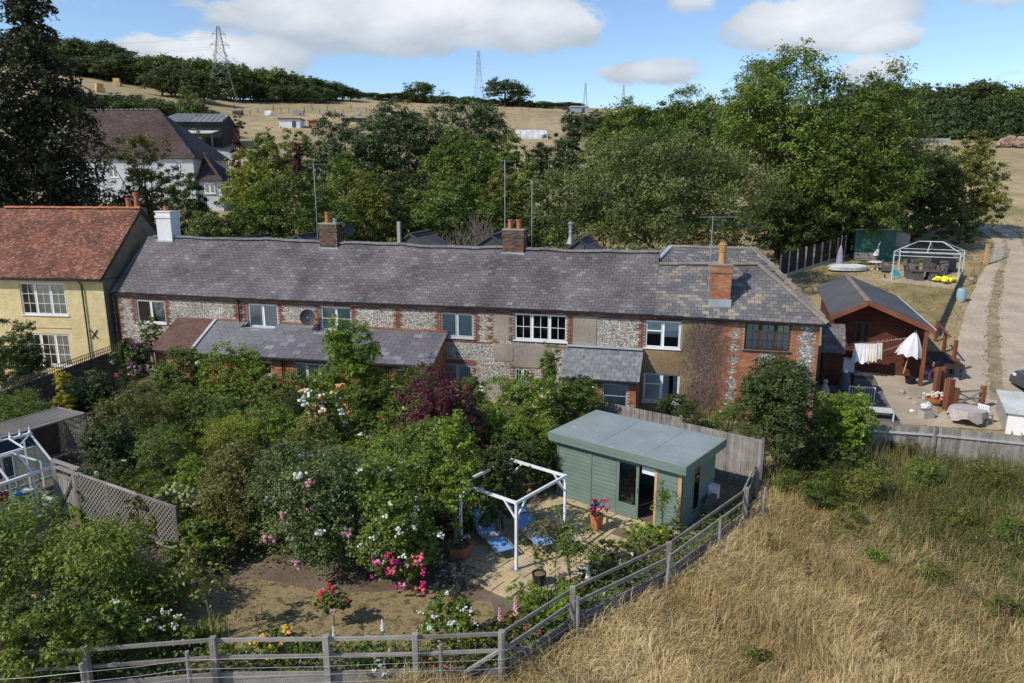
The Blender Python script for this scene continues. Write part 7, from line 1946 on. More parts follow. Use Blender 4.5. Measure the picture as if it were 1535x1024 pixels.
veg('smoke_bush', 'purple leaved smoke bush in front of the cottages', 588, 732, 562, 25.0, .10, 'purple', d=3.0, dens=15, k=14, core=.5, fl=None)
veg('bright_shrub', 'bright green leafy shrub left of the summerhouse roof', 712, 842, 574, 26.2, .10, 'bright', d=3.2, dens=15, k=12, fl=(12, ['white', 'peach'], .075))
veg('porch_shrub', 'olive green climber heaped in front of the streaked slate porch', 800, 900, 574, 28.6, .09, 'mid', d=2.2, dens=13, k=10, fl=(4, ['white'], .07))
veg('tall_climber', 'thin upright climber reaching the gutter of the streaked slate porch', 808, 844, 522, 31.2, .09, 'mid', d=.9, dens=10, k=8, core=.45)
veg('corner_foliage', 'dark leafy shrub hiding the back corner of the pergola', 712, 792, 690, 21.4, .085, 'dark', d=1.0, dens=12, k=9)
veg('dark_hedge', 'dark hedge between the pergola and the bright shrub', 722, 838, 655, 23.9, .085, 'dark', d=1.4, dens=14)
veg('slender_tree', 'slender bright green tree standing in front of the slate lean-to', 474, 568, 500, 29.8, .105, 'bright', 'tree', d=2.4, dens=15, k=12, clear=.9, core=.55, big=False)
veg('rose_hedge', 'green rose hedge with white blooms left of the slate lean-to windows', 230, 308, 530, 32.8, .10, 'mid', d=2.2, dens=14, fl=(9, ['white', 'peach'], .08))
veg('yellow_green_shrub', 'yellow green leafy shrub below the left half of the slate lean-to', 292, 400, 528, 31.6, .105, 'bright', d=2.8, dens=14, k=12, fl=(3, ['peach'], .08))
veg('lean_to_hedge', 'mid green hedge under the three light lean-to window', 372, 492, 566, 30.6, .10, 'mid', d=2.2, dens=14, fl=(4, ['white'], .08))
veg('red_rose_shrub', 'green shrub with red roses right of the slender tree', 560, 660, 556, 28.6, .10, 'mid', d=2.4, dens=14, fl=(7, ['coral', 'red', 'peach'], .085))
veg('wall_flower_shrub', 'green shrub with orange and white flowers by the grey framed ground floor window', 655, 735, 575, 29.4, .10, 'mid', d=1.8, dens=13, fl=(8, ['orange', 'yellow', 'white', 'magenta'], .08))
t = veg('standard_rose', 'peach flowered standard rose with a bare stem in the middle of the garden', 448, 520, 594, 25.8, .09, 'mid', 'rose', d=1.5, dens=11, clear=1.0, k=7, fl=(34, ['peach', 'peach', 'apricot', 'white'], .12))
veg('front_perennials', 'bright green perennials in front of the peach standard rose', 425, 560, 660, 25.0, .085, 'bright', d=2.0, dens=14, fl=(4, ['white', 'pink'], .07))
veg('mixed_perennials', 'mid green perennials with white flowers right of the standard rose', 530, 648, 632, 25.4, .085, 'mid', d=2.2, dens=14, fl=(8, ['white', 'white', 'pink'], .07))
veg('yellow_perennials', 'yellow green arching perennials above the lime hydrangea', 262, 400, 634, 25.2, .10, 'yellow', d=2.6, dens=11, asp=.28, droop=.6, k=12)
veg('tall_perennials', 'tall green border perennials beside the dark garden path', 205, 300, 648, 24.6, .09, 'mid', d=2.2, dens=14, asp=.3)
veg('weeping_tree', 'olive leaved drooping tree above the dark garden path', 138, 262, 592, 28.0, .12, 'olive', 'tree', d=3.0, dens=12, asp=.3, droop=1.0, clear=1.0, k=11)
veg('back_border_shrub', 'green border shrub between the weeping tree and the yellow green shrub', 238, 340, 590, 29.2, .09, 'mid', d=2.2, dens=13, fl=(6, ['magenta', 'white', 'pink'], .07))
veg('border_filler', 'mid green filler shrub behind the big rose mound', 395, 500, 635, 23.0, .085, 'olive', d=2.0, dens=13, fl=(5, ['pink', 'white'], .08))
veg('dark_arbour_hedge', 'dark hedge to the right of the lattice roofed arbour', 122, 205, 632, 25.4, .085, 'dark', d=2.4, dens=15, fl=(3, ['white'], .07))
veg('round_dark_shrub', 'round dark green shrub behind the arbour', 100, 168, 566, 30.6, .09, 'dark', d=2.4, dens=16)
veg('golden_shrub', 'small golden yellow shrub behind the arbour roof', 74, 112, 570, 29.6, .085, 'gold', d=1.0, dens=12, k=7, core=.4)
veg('long_hedge', 'clipped bright green hedge left of the golden shrub', -60, 86, 594, 28.4, .09, 'mid', 'hedge', d=2.2, dens=17, core=.8, k=16, asp=.3)
veg('cottage_bush', 'dark green bush in front of the cream cottage windows', -30, 62, 490, 35.5, .12, 'dark', d=2.6, dens=14)
veg('corner_climber', 'dark climber with magenta and white flowers at the corner of the terrace', 166, 226, 520, 37.2, .10, 'dark', 'climber', d=1.6, dens=14, fl=(12, ['magenta', 'purple', 'white', 'pink'], .10))
veg('wall_climber', 'small green climber on the flint wall under the first window', 205, 243, 484, 39.4, .10, 'mid', 'climber', d=.7, dens=12, clear=1.5, k=6)
veg('trellis_climber', 'dull green climber growing through the diagonal trellis', 178, 282, 745, 20.5, .08, 'olive', 'climber', d=.9, dens=11, k=10)
t = veg('lime_hydrangea', 'hydrangea with lime and cream flower heads at the end of the trellis', 240, 335, 738, 21.6, .10, 'bright', d=1.6, dens=14)
rg = random.Random(5); hyd = MB(); [hyd.ball((rg.gauss(0, .08), rg.gauss(0, .08), rg.gauss(0, .07)), .055, rg.random(), 6, 4, (1, 1, .9), .3) for _ in range(46)]; hm = hyd.mesh('flower_head', LEAF['hydrangea'])
for px, py in ((250, 738), (262, 735), (282, 741), (290, 741), (243, 743), (281, 755), (272, 748), (300, 752)):
    q = D(px, py, 21.0); o = obj('flower_head', hm, t); o['kind'] = 'stuff'; o.location = q - t.location; s = rg.uniform(.75, 1.2); o.scale = (s, s, s)
def strap(name, label, px, py, n, h, m, cat='plant', sp=.18, lean=.9, w=.02):
    p = G(px, py); P = np.stack([NR.normal(0, sp, n), NR.normal(0, sp, n)], -1); a = NR.uniform(0, 6.28, n); l = np.stack([np.cos(a), np.sin(a)], -1) * (NR.uniform(.1, lean, n))[:, None]
    o = blades(name, P, h * NR.uniform(.6, 1.1, n), l, w, m, label, None, cat, base=np.zeros(n)); o.location = p; return o
strap('strappy_plant', 'clump of long strap shaped leaves beside the dark garden path', 224, 735, 150, 1.0, LEAF['mid'], w=.028)
strap('iris_clump', 'upright iris leaves at the front of the lawn by the sapling', 312, 962, 90, .7, LEAF['mid'], lean=.4)
strap('patio_iris', 'blue green iris leaves on the patio edge beside the black bucket', 838, 888, 60, .5, LEAF['sage'], lean=.4)
strap('leafy_perennial', 'broad pale green leaves in front of the garden gate', 132, 778, 60, .75, LEAF['bright'], w=.07, lean=1.0)
veg('lavender', 'low grey green lavender cushion at the left edge of the patio', 628, 728, 842, 18.2, .055, 'sage', 'lavender', d=1.3, dens=14, asp=.22, k=9)
# sapling and patio tree
def sparse(name, label, px, py, h, spread, kind, n_br, leaf, lpb, lean=(0, 0), kinds=None, seed=1, cat='tree', droop=.2, r=.03, split=None):
    p = G(px, py); rg = np.random.default_rng(seed); t = thing(name, label, cat, p); mb = MB(); tips = []
    k1 = Vector((lean[0] * .5, lean[1] * .5, h * .5)); top = Vector((lean[0], lean[1], h)); mb.tube([(0, 0, 0), k1 + Vector((.03, 0, -.1 * h)), k1.lerp(top, .5), top], [r, r * .8, r * .5, r * .2], 6)
    for i in range(n_br):
        a = rg.uniform(0, 6.28); s = k1.lerp(top, rg.uniform(-.1, .95)); e = s + Vector((math.cos(a) * spread * rg.uniform(.4, 1), math.sin(a) * spread * rg.uniform(.3, .8), h * rg.uniform(.0, .35) - droop * spread * .4))
        m_ = s.lerp(e, .5) + Vector((0, 0, .12 * h)); mb.tube([s, m_, e], [r * .45, r * .3, r * .1], 4, cap=False); tips.append((s, m_, e))
    mb.build('trunk', M['bark'], t)
    P = []; Q = []
    for s, m_, e in tips:
        for j in range(lpb):
            q = rg.uniform(.25, 1.1); c = (s.lerp(m_, q) if q < .5 else m_.lerp(e, q * 2 - 1 if q < 1 else 1)); P.append([c.x + rg.normal(0, .07), c.y + rg.normal(0, .07), c.z + rg.normal(0, .08) - .04])
    P = np.array(P); Nr = rg.normal(size=P.shape) * .7; Nr[:, 2] += .5
    if split is not None:
        parts = [(P[:, 0] < split[0], split[1]), (P[:, 0] >= split[0], kind)]
    else: parts = [(np.ones(len(P), bool), kind)]
    for msk, kd in parts:
        if msk.sum() < 3: continue
        V, F = leaf_quads(P[msk], Nr[msk], leaf, .5, rg); obj('crown', np_mesh(name + '_crown', V, F, np.clip(rg.normal(.5, .22, msk.sum()), 0, 1), LEAF[kd]), t)
    return t
sparse('sapling', 'thin young sapling with few leaves on the left of the lawn', 325, 962, 2.1, .75, 'olive', 11, .14, 30, lean=(-.35, .1), seed=4)
sparse('patio_tree', 'small open crowned tree on the patio in front of the loungers, left side rusty', 856, 884, 2.05, 1.25, 'mid', 34, .105, 70, lean=(-.25, .1), seed=9, r=.05, droop=.9, split=(-.55, 'rust'))
sparse('door_climber', 'green climber trained up the pale post of the summerhouse door', 990, 812, 1.75, .28, 'bright', 14, .085, 26, seed=12, cat='climber')
# border along the rail fence
BORD = [(470, 985, .6, 'mid', 'leafy border plant below the pink standard rose', None), (545, 992, .55, 'mid', 'leafy border plant left of the white rose bush by the rail fence', None), (600, 1000, .5, 'olive', 'low border plant with grey leaves beside the middle fence post', None), (715, 985, .75, 'olive', 'tall grassy border plant right of the white rose bush', None),
        (770, 955, .8, 'olive', 'border plant with a coral bloom by the strainer post', ['coral', 'peach']), (815, 930, 1.15, 'bright', 'bright green shrub inside the corner of the rail fence', None), (865, 905, .7, 'mid', 'border plant with cream flowers at the patio corner', ['white', 'peach']), (905, 872, .75, 'mid', 'dense border plant inside the rail fence near the second post pair', ['white']),
        (930, 850, .9, 'olive', 'open border shrub with white phlox beside the patio slabs', ['white']), (965, 828, .95, 'bright', 'bright green border shrub below the summerhouse door', ['yellow']), (1000, 812, .7, 'mid', 'green border plant at the front corner of the summerhouse', None), (340, 992, .5, 'mid', 'leafy border plant left of the yellow roses', None), (660, 1010, .45, 'olive', 'low border plant with red flowers behind the rails', ['red', 'coral', 'apricot']), (560, 1012, .4, 'mid', 'low ground hugging plant right of the yellow roses', ['white']),
        (250, 985, .6, 'mid', 'low green plant behind the left end rails', ['white', 'white'])]
for k, (px, py, h, kd, lab, fk) in enumerate(BORD):
    p = G(px, py); w = h * 1.5 + .3
    t, C = bush('border_plant', lab, 'plant', p.x, p.y, w, w * .7, h, .07, kd, dens=13, k=7, seed=300 + k, asp=.38, core=.5)
    if fk: RND.shuffle(list(C)); flowers_on(t, [Vector(c) * 1.08 + Vector((0, -.05, .06)) for c in C[:6]], fk, .05)
veg('white_floribunda', 'rounded white flowered rose bush behind the middle of the rail fence', 628, 712, 902, 15.6, .07, 'mid', 'rose', d=1.1, dens=15, fl=(24, ['white'], .055))
veg('yellow_rose', 'yellow flowered rose bush behind the left part of the rail fence', 372, 452, 948, 15.1, .07, 'mid', 'rose', d=.9, dens=12, fl=(26, ['yellow', 'yellow', 'yellow', 'apricot'], .06))
veg('white_shrub_rose', 'white flowered rose bush near the left end of the rail fence', 212, 292, 930, 15.3, .07, 'mid', 'rose', d=1.0, dens=11, fl=(13, ['white'], .06))
veg('pink_standard_rose', 'small standard rose with pink and red blooms at the edge of the lawn', 470, 526, 890, 16.3, .06, 'mid', 'rose', d=.7, dens=22, clear=.45, k=7, fl=(9, ['coral', 'pink', 'magenta', 'red'], .075))
def spike(name, label, px, pyt, Y, kind, h=.36, r=.035, cat='flower'):
    q = D(px, pyt, Y); t = thing(name, label, cat, (q.x, Y, 0)); mb = MB(); mb.tube([(.03, 0, 0), (0, 0, q.z * .6), (0, 0, q.z)], [.009, .008, .005], 4); mb.build('stem', LEAF['mid'], t)
    mb = MB(); rg = random.Random(px)
    for i in range(26): f = i / 26; a = i * 2.4; mb.ball((math.cos(a) * r * (1 - f * .6), math.sin(a) * r * (1 - f * .6), q.z - h * (1 - f)), r * (1.0 - .6 * f), rg.random(), 5, 3, (1, 1, .8), .2)
    mb.build('flower_spike', PETAL[kind], t)
spike('gladiolus', 'white gladiolus spike directly below the pink standard rose', 500, 938, 15.3, 'white'); spike('gladiolus', 'slanting white gladiolus spike left of the white rose bush', 573, 928, 15.2, 'white', .30)
spike('gladiolus', 'white flower spike just left of the yellow roses', 370, 975, 14.9, 'white', .30); spike('gladiolus', 'white flower spike between the middle fence posts', 584, 972, 14.8, 'white', .25)
spike('foxglove', 'pink flower spike taller of the two inside the fence corner', 773, 892, 16.0, 'pink', .42, .045); spike('foxglove', 'pink flower spike shorter of the two beside the strainer post', 749, 910, 15.2, 'pink', .35, .035)
spike('phlox', 'white flower spike at the edge of the sandstone patio', 902, 822, 18.6, 'white', .3, .045); spike('phlox', 'white flower spike beside the small dark pot', 882, 854, 18.0, 'white', .28, .05)
# right of the summerhouse
veg('holly_tree', 'dense dark green small tree right of the tall boarded fence', 1114, 1230, 556, 25.7, .10, 'dark', 'tree', d=3.4, dens=17, k=13, clear=.4, core=.62)
veg('light_sprigs', 'lighter green shoots at the top left of the dense dark tree', 1124, 1180, 566, 26.0, .09, 'mid', 'shrub', d=1.0, dens=8, clear=2.0, k=6)
veg('laurel_bush', 'round bright green bush in front of the grey paving', 1218, 1314, 592, 26.8, .10, 'bright', d=2.4, dens=16, k=11)
veg('bramble', 'dark bramble thicket at the foot of the field fence', 1170, 1330, 668, 25.6, .085, 'dark', 'bramble', d=2.0, dens=14)
veg('window_ivy', 'low ivy hedge below the white end window', 985, 1046, 596, 30.9, .08, 'dark', 'ivy', d=.7, dens=13, clear=.3)

FILL = [(160, 245, 655, 25.6, 'mid', 'mid green border filler right of the dark arbour hedge'), (255, 330, 690, 23.4, 'bright', 'fresh green leafy filler right of the strappy plant'), (320, 405, 700, 22.6, 'olive', 'olive filler above the brownish shrub'), (345, 440, 612, 27.6, 'bright', 'bright filler in front of the yellow green shrub'),
 (300, 370, 600, 28.6, 'mid', 'mid green filler below the yellow green shrub'), (255, 320, 572, 31.0, 'mid', 'mid green filler at the foot of the rose hedge'), (400, 470, 590, 28.8, 'dark', 'dark filler left of the peach standard rose'), (500, 580, 590, 28.4, 'mid', 'mid green filler behind the peach standard rose'), (385, 455, 668, 24.0, 'bright', 'bright green filler left of the front perennials'),
 (480, 570, 690, 22.4, 'mid', 'mid green filler behind the big rose mound top'), (585, 660, 610, 26.6, 'mid', 'mid green filler left of the purple bush'), (560, 640, 660, 23.6, 'bright', 'bright filler behind the white rose bush'), (680, 745, 620, 25.0, 'bright', 'bright filler below the purple bush right side'), (740, 830, 620, 25.0, 'bright', 'bright filler between the purple bush and the summerhouse'),
 (640, 700, 590, 27.4, 'mid', 'mid green filler behind the purple bush'), (195, 265, 572, 31.8, 'mid', 'mid green filler at the left end of the tiled lean-to'), (160, 225, 590, 31.2, 'olive', 'olive filler beside the trellis topped fence'), (455, 545, 560, 31.4, 'bright', 'bright filler under the lean-to window'), (545, 600, 568, 30.2, 'mid', 'mid green filler right of the slender tree'),
 (850, 905, 590, 29.6, 'mid', 'mid green filler left of the grey palisade'), (1022, 1060, 612, 28.6, 'dark', 'dark filler at the foot of the dead creeper'), (1060, 1130, 610, 28.2, 'mid', 'mid green filler at the foot of the brick end wall'), (430, 520, 630, 26.2, 'mid', 'mid green filler right below the peach standard rose'), (120, 190, 700, 22.9, 'dark', 'dark filler behind the garden gate'), (170, 240, 715, 22.6, 'mid', 'mid green filler behind the trellis fence')]
rgf = random.Random(77)
for l, r, t, Y, kd, lab in FILL:
    veg('border_shrub', lab, l - 14, r + 14, t, Y, rgf.choice((.075, .09, .10)), kd, d=1.9, dens=12, k=9, asp=rgf.choice((.3, .45, .6)), droop=rgf.choice((0, .4)), core=rgf.choice((.45, .6)), fl=rgf.choice((None, None, (4, ['white', 'pink'], .06), (5, ['white'], .06))))

veg('overhanging_branches', 'drooping leafy branches hanging over the left end of the rail fence', -70, 150, 905, 13.9, .10, 'fruit', 'tree', d=1.4, dens=13, asp=.34, droop=.8, k=9)
veg('corner_shrub', 'leafy shrub behind the rail fence between the fruit bush and the white shrub rose', 120, 225, 915, 14.8, .085, 'mid', d=1.1, dens=13, fl=(5, ['white'], .05))
# ------------------------------------------------------------------ beds, lawn and field cover
BEDX = np.stack([NR.uniform(-22, 9, 26000), NR.uniform(14.2, 36, 26000)], -1)
pol = lambda poly: [(p[0], p[1]) for p in poly]
LAWNP, PATP, PTHP = pol(LAWN), pol(PATIO), pol([G(165, 750), G(205, 660), G(275, 648), G(285, 668), G(235, 705), G(220, 745)])
LAWNX = pol([G(150, 930), G(275, 865), G(380, 860), G(510, 885), G(650, 850), G(690, 868), G(790, 900), G(745, 935), G(700, 975), G(420, 985), G(170, 1000), G(120, 985)])
_s = NR.uniform(-12, 8.5, 7000); BEDX = np.concatenate([BEDX, np.stack([_s, np.interp(_s, [p[0] for p in FL], [p[1] for p in FL]) + .1 + NR.random(7000) ** 1.5 * 1.1], -1)])
ok = [inpoly(x, y, GARDEN) and not inpoly(x, y, LAWNX) and not inpoly(x, y, PATP) and not inpoly(x, y, PTHP) and TF.inv((x, y, 0)).y < -2.4 for x, y in BEDX]
BP = BEDX[np.array(ok)]; n = len(BP)
P3 = np.concatenate([BP, (NR.random(n) ** 1.4 * .6 + .03)[:, None]], 1); Nr = NR.normal(size=(n, 3)) * .5; Nr[:, 2] += .8
V, F = leaf_quads(P3, Nr, .10, .5, NR)
o = obj('ground_cover', np_mesh('ground_cover', V, F, np.clip(NR.normal(.5, .25, n), 0, 1), LEAF['mid'])); tag(o, 'low leafy cover between the garden shrubs', kind='stuff')
LX = np.stack([NR.uniform(-10, 1, 60000), NR.uniform(14, 20, 60000)], -1); keep = np.array([inpoly(x, y, LAWNP) for x, y in LX])
LX = LX[keep]; dens = np.sin(LX[:, 0] * 1.7 + np.sin(LX[:, 1] * 2.3)) * np.cos(LX[:, 1] * 1.9) ; LX = LX[NR.random(len(LX)) < .35 + .4 * dens][:34000]
n = len(LX); blades('lawn_grass', LX, NR.uniform(.03, .10, n), NR.normal(0, 1.0, (n, 2)), .008, LEAF['turf'], 'short parched lawn grass')
def fline(x):                               # the field lies to the right of the boundary fence
    xs_ = [p[0] for p in FL]; ys_ = [p[1] for p in FL]; return np.interp(x, xs_, ys_)
n0 = 170000
FX = np.stack([NR.uniform(-3.5, 27, n0), 11.8 + 16.2 * NR.random(n0) ** 1.25], -1)
x, y = FX[:, 0], FX[:, 1]
lim = np.where(x < 8.75, fline(x) - .12, np.where(x < 12, 26.4, 26.9))
keep = (y < lim) & (x < 5 + y * .78) & (y > 12.0 + np.maximum(0, -x) * .4)
FX = FX[keep]; x, y = FX[:, 0], FX[:, 1]; n = len(FX)
def fbm(x, y, f):
    return np.sin(x * f + 1.7 * np.sin(y * f * .8 + 1)) * np.cos(y * f * 1.1 + 1.3 * np.sin(x * f * .7)) * .6 + .4 * np.sin(x * f * 2.3 + y * f * 1.9 + 2)
gr = np.clip((y - 22.5) / 3.5, 0, 1) * np.clip((x - 8.5) / 3, 0, 1) + np.clip((x - 8.5) / 5, 0, 1) * np.clip((y - 14.5) / 4, .12, 1) * .62 + .18 * fbm(x, y, .9)
isg = NR.random(n) < np.clip(gr * .95 - .04, .04, .66)
mound = .5 + .35 * fbm(x, y, 1.1) + .28 * fbm(x + 5, y, 2.9) + .22 * fbm(x, y + 7, 6.1)
ang = 2.6 * fbm(x, y, .55) + 1.2 * fbm(x + 9, y + 3, 1.4) + NR.normal(0, .95, n) + .9 * fbm(x, y, 3.7)
amt = np.clip(NR.normal(1.5, .8, n) - .7 * gr + .6 * fbm(x, y, 1.9), .1, 3.4)
gr_ = gr
flat = np.clip(fbm(x + 3, y + 2, .85) * 2.2 - .5, 0, 1)
amt = amt + 1.8 * flat; ang = ang + flat * NR.normal(0, .8, n)
lean = np.stack([np.cos(ang), np.sin(ang)], -1) * amt[:, None]
hh = np.clip(.34 + .42 * mound, .16, .95) * NR.uniform(.6, 1.25, n)
S = ~isg
blades('dry_grass', FX[S], hh[S], lean[S], .009, LEAF['straw'], 'tangled dry straw coloured grass of the field')
Wd = isg; hw_ = (hh[Wd] * (1.0 + .9 * np.clip((y[Wd] - 19) / 6, 0, 1))); blades('green_weeds', FX[Wd], hw_, lean[Wd] * .42, .011, LEAF['weed'], 'green and brown weeds mixed into the dry grass')
for k, (px, py, h) in enumerate(((1318, 1000, .9), (1210, 880, .8), (1075, 960, .7), (1500, 960, 1.0), (1410, 850, .9), (1150, 830, .7))):
    p = G(px, py); t = thing('dock_stalk', ('rusty dock stalk at the bottom right of the field', 'rusty dock stalk in the middle of the straw grass', 'short rusty dock stalk in the lower left of the field', 'tall dock stalk in the far bottom right corner of the field', 'dock stalk among the green weeds on the right', 'dock stalk near the rail fence end')[k], 'weed', p)
    mb = MB(); mb.tube([(0, 0, 0), (.03, 0, h * .6), (.0, .02, h)], [.012, .01, .004], 4); mb.build('stem', M['brownframe'], t); mb = MB(); rq = random.Random(k)
    for i in range(34): z = h * rq.uniform(.45, 1); mb.ball((rq.gauss(0, .045), rq.gauss(0, .045), z), .022, rq.random(), 5, 3, (1, 1, 1.4), .3)
    mb.build('seed_head', M['dockseed'], t, kind='stuff')
# leafy upright weeds along the fence
k = 0; cand = np.argsort(NR.random(n)); wp = [i for i in cand if gr[i] > .55][:330]
Pw = []; Hw = []
for i in wp:
    h = NR.uniform(.6, 1.5)
    for j in range(34): Pw.append([x[i] + NR.normal(0, .09), y[i] + NR.normal(0, .09), h * NR.random() ** .8])
Pw = np.array(Pw); Nr = NR.normal(size=Pw.shape); V, F = leaf_quads(Pw, Nr, .085, .32, NR)
o = obj('weed_leaves', np_mesh('weed_leaves', V, F, np.clip(NR.normal(.5, .22, len(Pw)), 0, 1), LEAF['olive'])); tag(o, 'leafy stems of tall weeds below the field fence', kind='stuff')
for k, (px, py, w, h, kd, lab) in enumerate(((1225, 770, 1.5, 1.5, 'weed1', 'tall dark green weed clump under the dense tree'), (1295, 760, 1.8, 1.7, 'weed2', 'tall weed clump in front of the field fence left end'), (1385, 745, 2.0, 1.5, 'weed1', 'tall seeding weeds in front of the field fence post'), (1310, 850, .7, .7, 'weed3', 'small fresh green weed alone in the straw grass'), (1470, 740, 2.2, 1.2, 'weed2', 'weed bank at the right end of the field fence'), (1180, 745, 1.1, 1.0, 'weed1', 'weeds beside the last wire fence post'), (1345, 700, 1.4, 1.5, 'weed2', 'yellow green weeds touching the left panel of the field fence'), (1440, 800, 1.3, 1.1, 'weed2', 'straggly weeds in the right of the field below the fence'), (1520, 830, 1.4, 1.2, 'weed1', 'straggly green weeds at the right edge of the field'), (1395, 880, 1.0, .8, 'weed2', 'low straggly weeds in the right middle of the field'), (1500, 930, 1.2, .9, 'weed2', 'olive weeds at the right edge above the bottom corner'), (1270, 800, 1.2, 1.0, 'weed2', 'olive weeds in front of the dark green weed clump'), (1130, 1000, .8, .6, 'weed2', 'low green weeds at the bottom middle of the field'))):
    p = G(px, py); bush('weed_clump', lab, 'weeds', p.x, p.y, w, w * .7, h, .075, {'weed1': 'mid', 'weed2': 'olive', 'weed3': 'bright'}[kd], dens=9, k=9, core=.35, asp=.3, seed=500 + k, clump=.14)
# dry verge grass along the track and the meadow behind
n = 26000; vx = np.stack([NR.uniform(14, 60, n), NR.uniform(28, 110, n)], -1)
trkP = pol(TRK_L + TRK_R[::-1]); yrdP = pol(YARD)
keep = np.array([not inpoly(a, b, trkP) and not inpoly(a, b, yrdP) and a > .33 * b + 6.2 and a < b * .78 for a, b in vx]); vx = vx[keep]; n = len(vx)
_v = np.stack([NR.uniform(20, 62, 110000), NR.uniform(30, 95, 110000)], -1); _vp = pol(VERGE)
_k = np.array([inpoly(a, b, _vp) and math.sin(b * .9 + math.sin(a)) + .6 * math.sin(b * 2.7) > -.75 for a, b in _v]); _v = _v[_k][:15000]
blades('track_grass', _v, NR.uniform(.04, .14, len(_v)), NR.normal(0, 1.2, (len(_v), 2)), .045, LEAF['weed'], 'rough grass strip between the track ruts')
blades('verge_grass', vx, NR.uniform(.08, .3, n), NR.normal(0, .7, (n, 2)), .03, LEAF['turf'], 'dry grass along the track verges')

# ------------------------------------------------------------------ trees behind the cottages
def conifer(name, label, l, r, t, Y, n_whorl, kind='conifer', leaf=.30, seed=1, dens=1.0, z_low=.12):
    x, w, h = env(l, r, t, Y); rg = np.random.default_rng(seed); t_ = thing(name, label, 'tree', (x, Y, tz(x, Y))); mb = MB()
    mb.tube([(0, 0, -.3), (.1, 0, h * .4), (0, 0, h * .75), (0, 0, h)], [.42, .32, .16, .03], 8); P = []; Nn = []
    for i in range(n_whorl):
        f = z_low + (1 - z_low) * (i / n_whorl) ** .9; z = h * f
        for k in range(rg.integers(4, 7)):
            a = rg.uniform(0, 6.28); L = w * .5 * (1.04 - f) ** .6 * rg.uniform(.55, 1.1) + .3; rise = .25 * L * (f - .3)
            d = np.array([math.cos(a), math.sin(a)]); q0 = Vector((0, 0, z)); q1 = Vector((d[0] * L * .5, d[1] * L * .5, z + rise * .4 + .04 * L)); q2 = Vector((d[0] * L, d[1] * L, z + rise - .22 * L))
            mb.tube([q0, q1, q2], [.07, .05, .015], 4, cap=False); m = int(L * 46 * dens)
            s = rg.random(m) ** .75; base = np.where(s[:, None] < .5, np.array(q0) + (np.array(q1) - np.array(q0)) * (s * 2)[:, None], np.array(q1) + (np.array(q2) - np.array(q1)) * (s * 2 - 1)[:, None])
            sd = rg.normal(0, .16 * L * (1 - .5 * s), m); base[:, 0] += -d[1] * sd; base[:, 1] += d[0] * sd; base[:, 2] += -np.abs(rg.normal(0, .10 * L + .12, m)) - np.abs(sd) * .25; P.append(base); nn = rg.normal(size=(m, 3)) * .5; nn[:, 2] += .5; Nn.append(nn)
    mb.build('trunk', M['barkd'], t_); P = np.concatenate(P); Nn = np.concatenate(Nn); V, F = leaf_quads(P, Nn, leaf, .42, rg, up=-1.0)
    obj('crown', np_mesh(name + '_crown', V, F, np.clip(rg.normal(.5, .2, len(P)), 0, 1), LEAF[kind]), t_); return t_
conifer('spruce_tree', 'tall dark conifer in front of the white house', -95, 172, -22, 57, 40, seed=3, dens=.95, leaf=.40)
conifer('spruce_tree', 'second dark conifer at the left edge beside the tall one', -150, 60, 70, 53, 30, seed=5, dens=.9, leaf=.38)
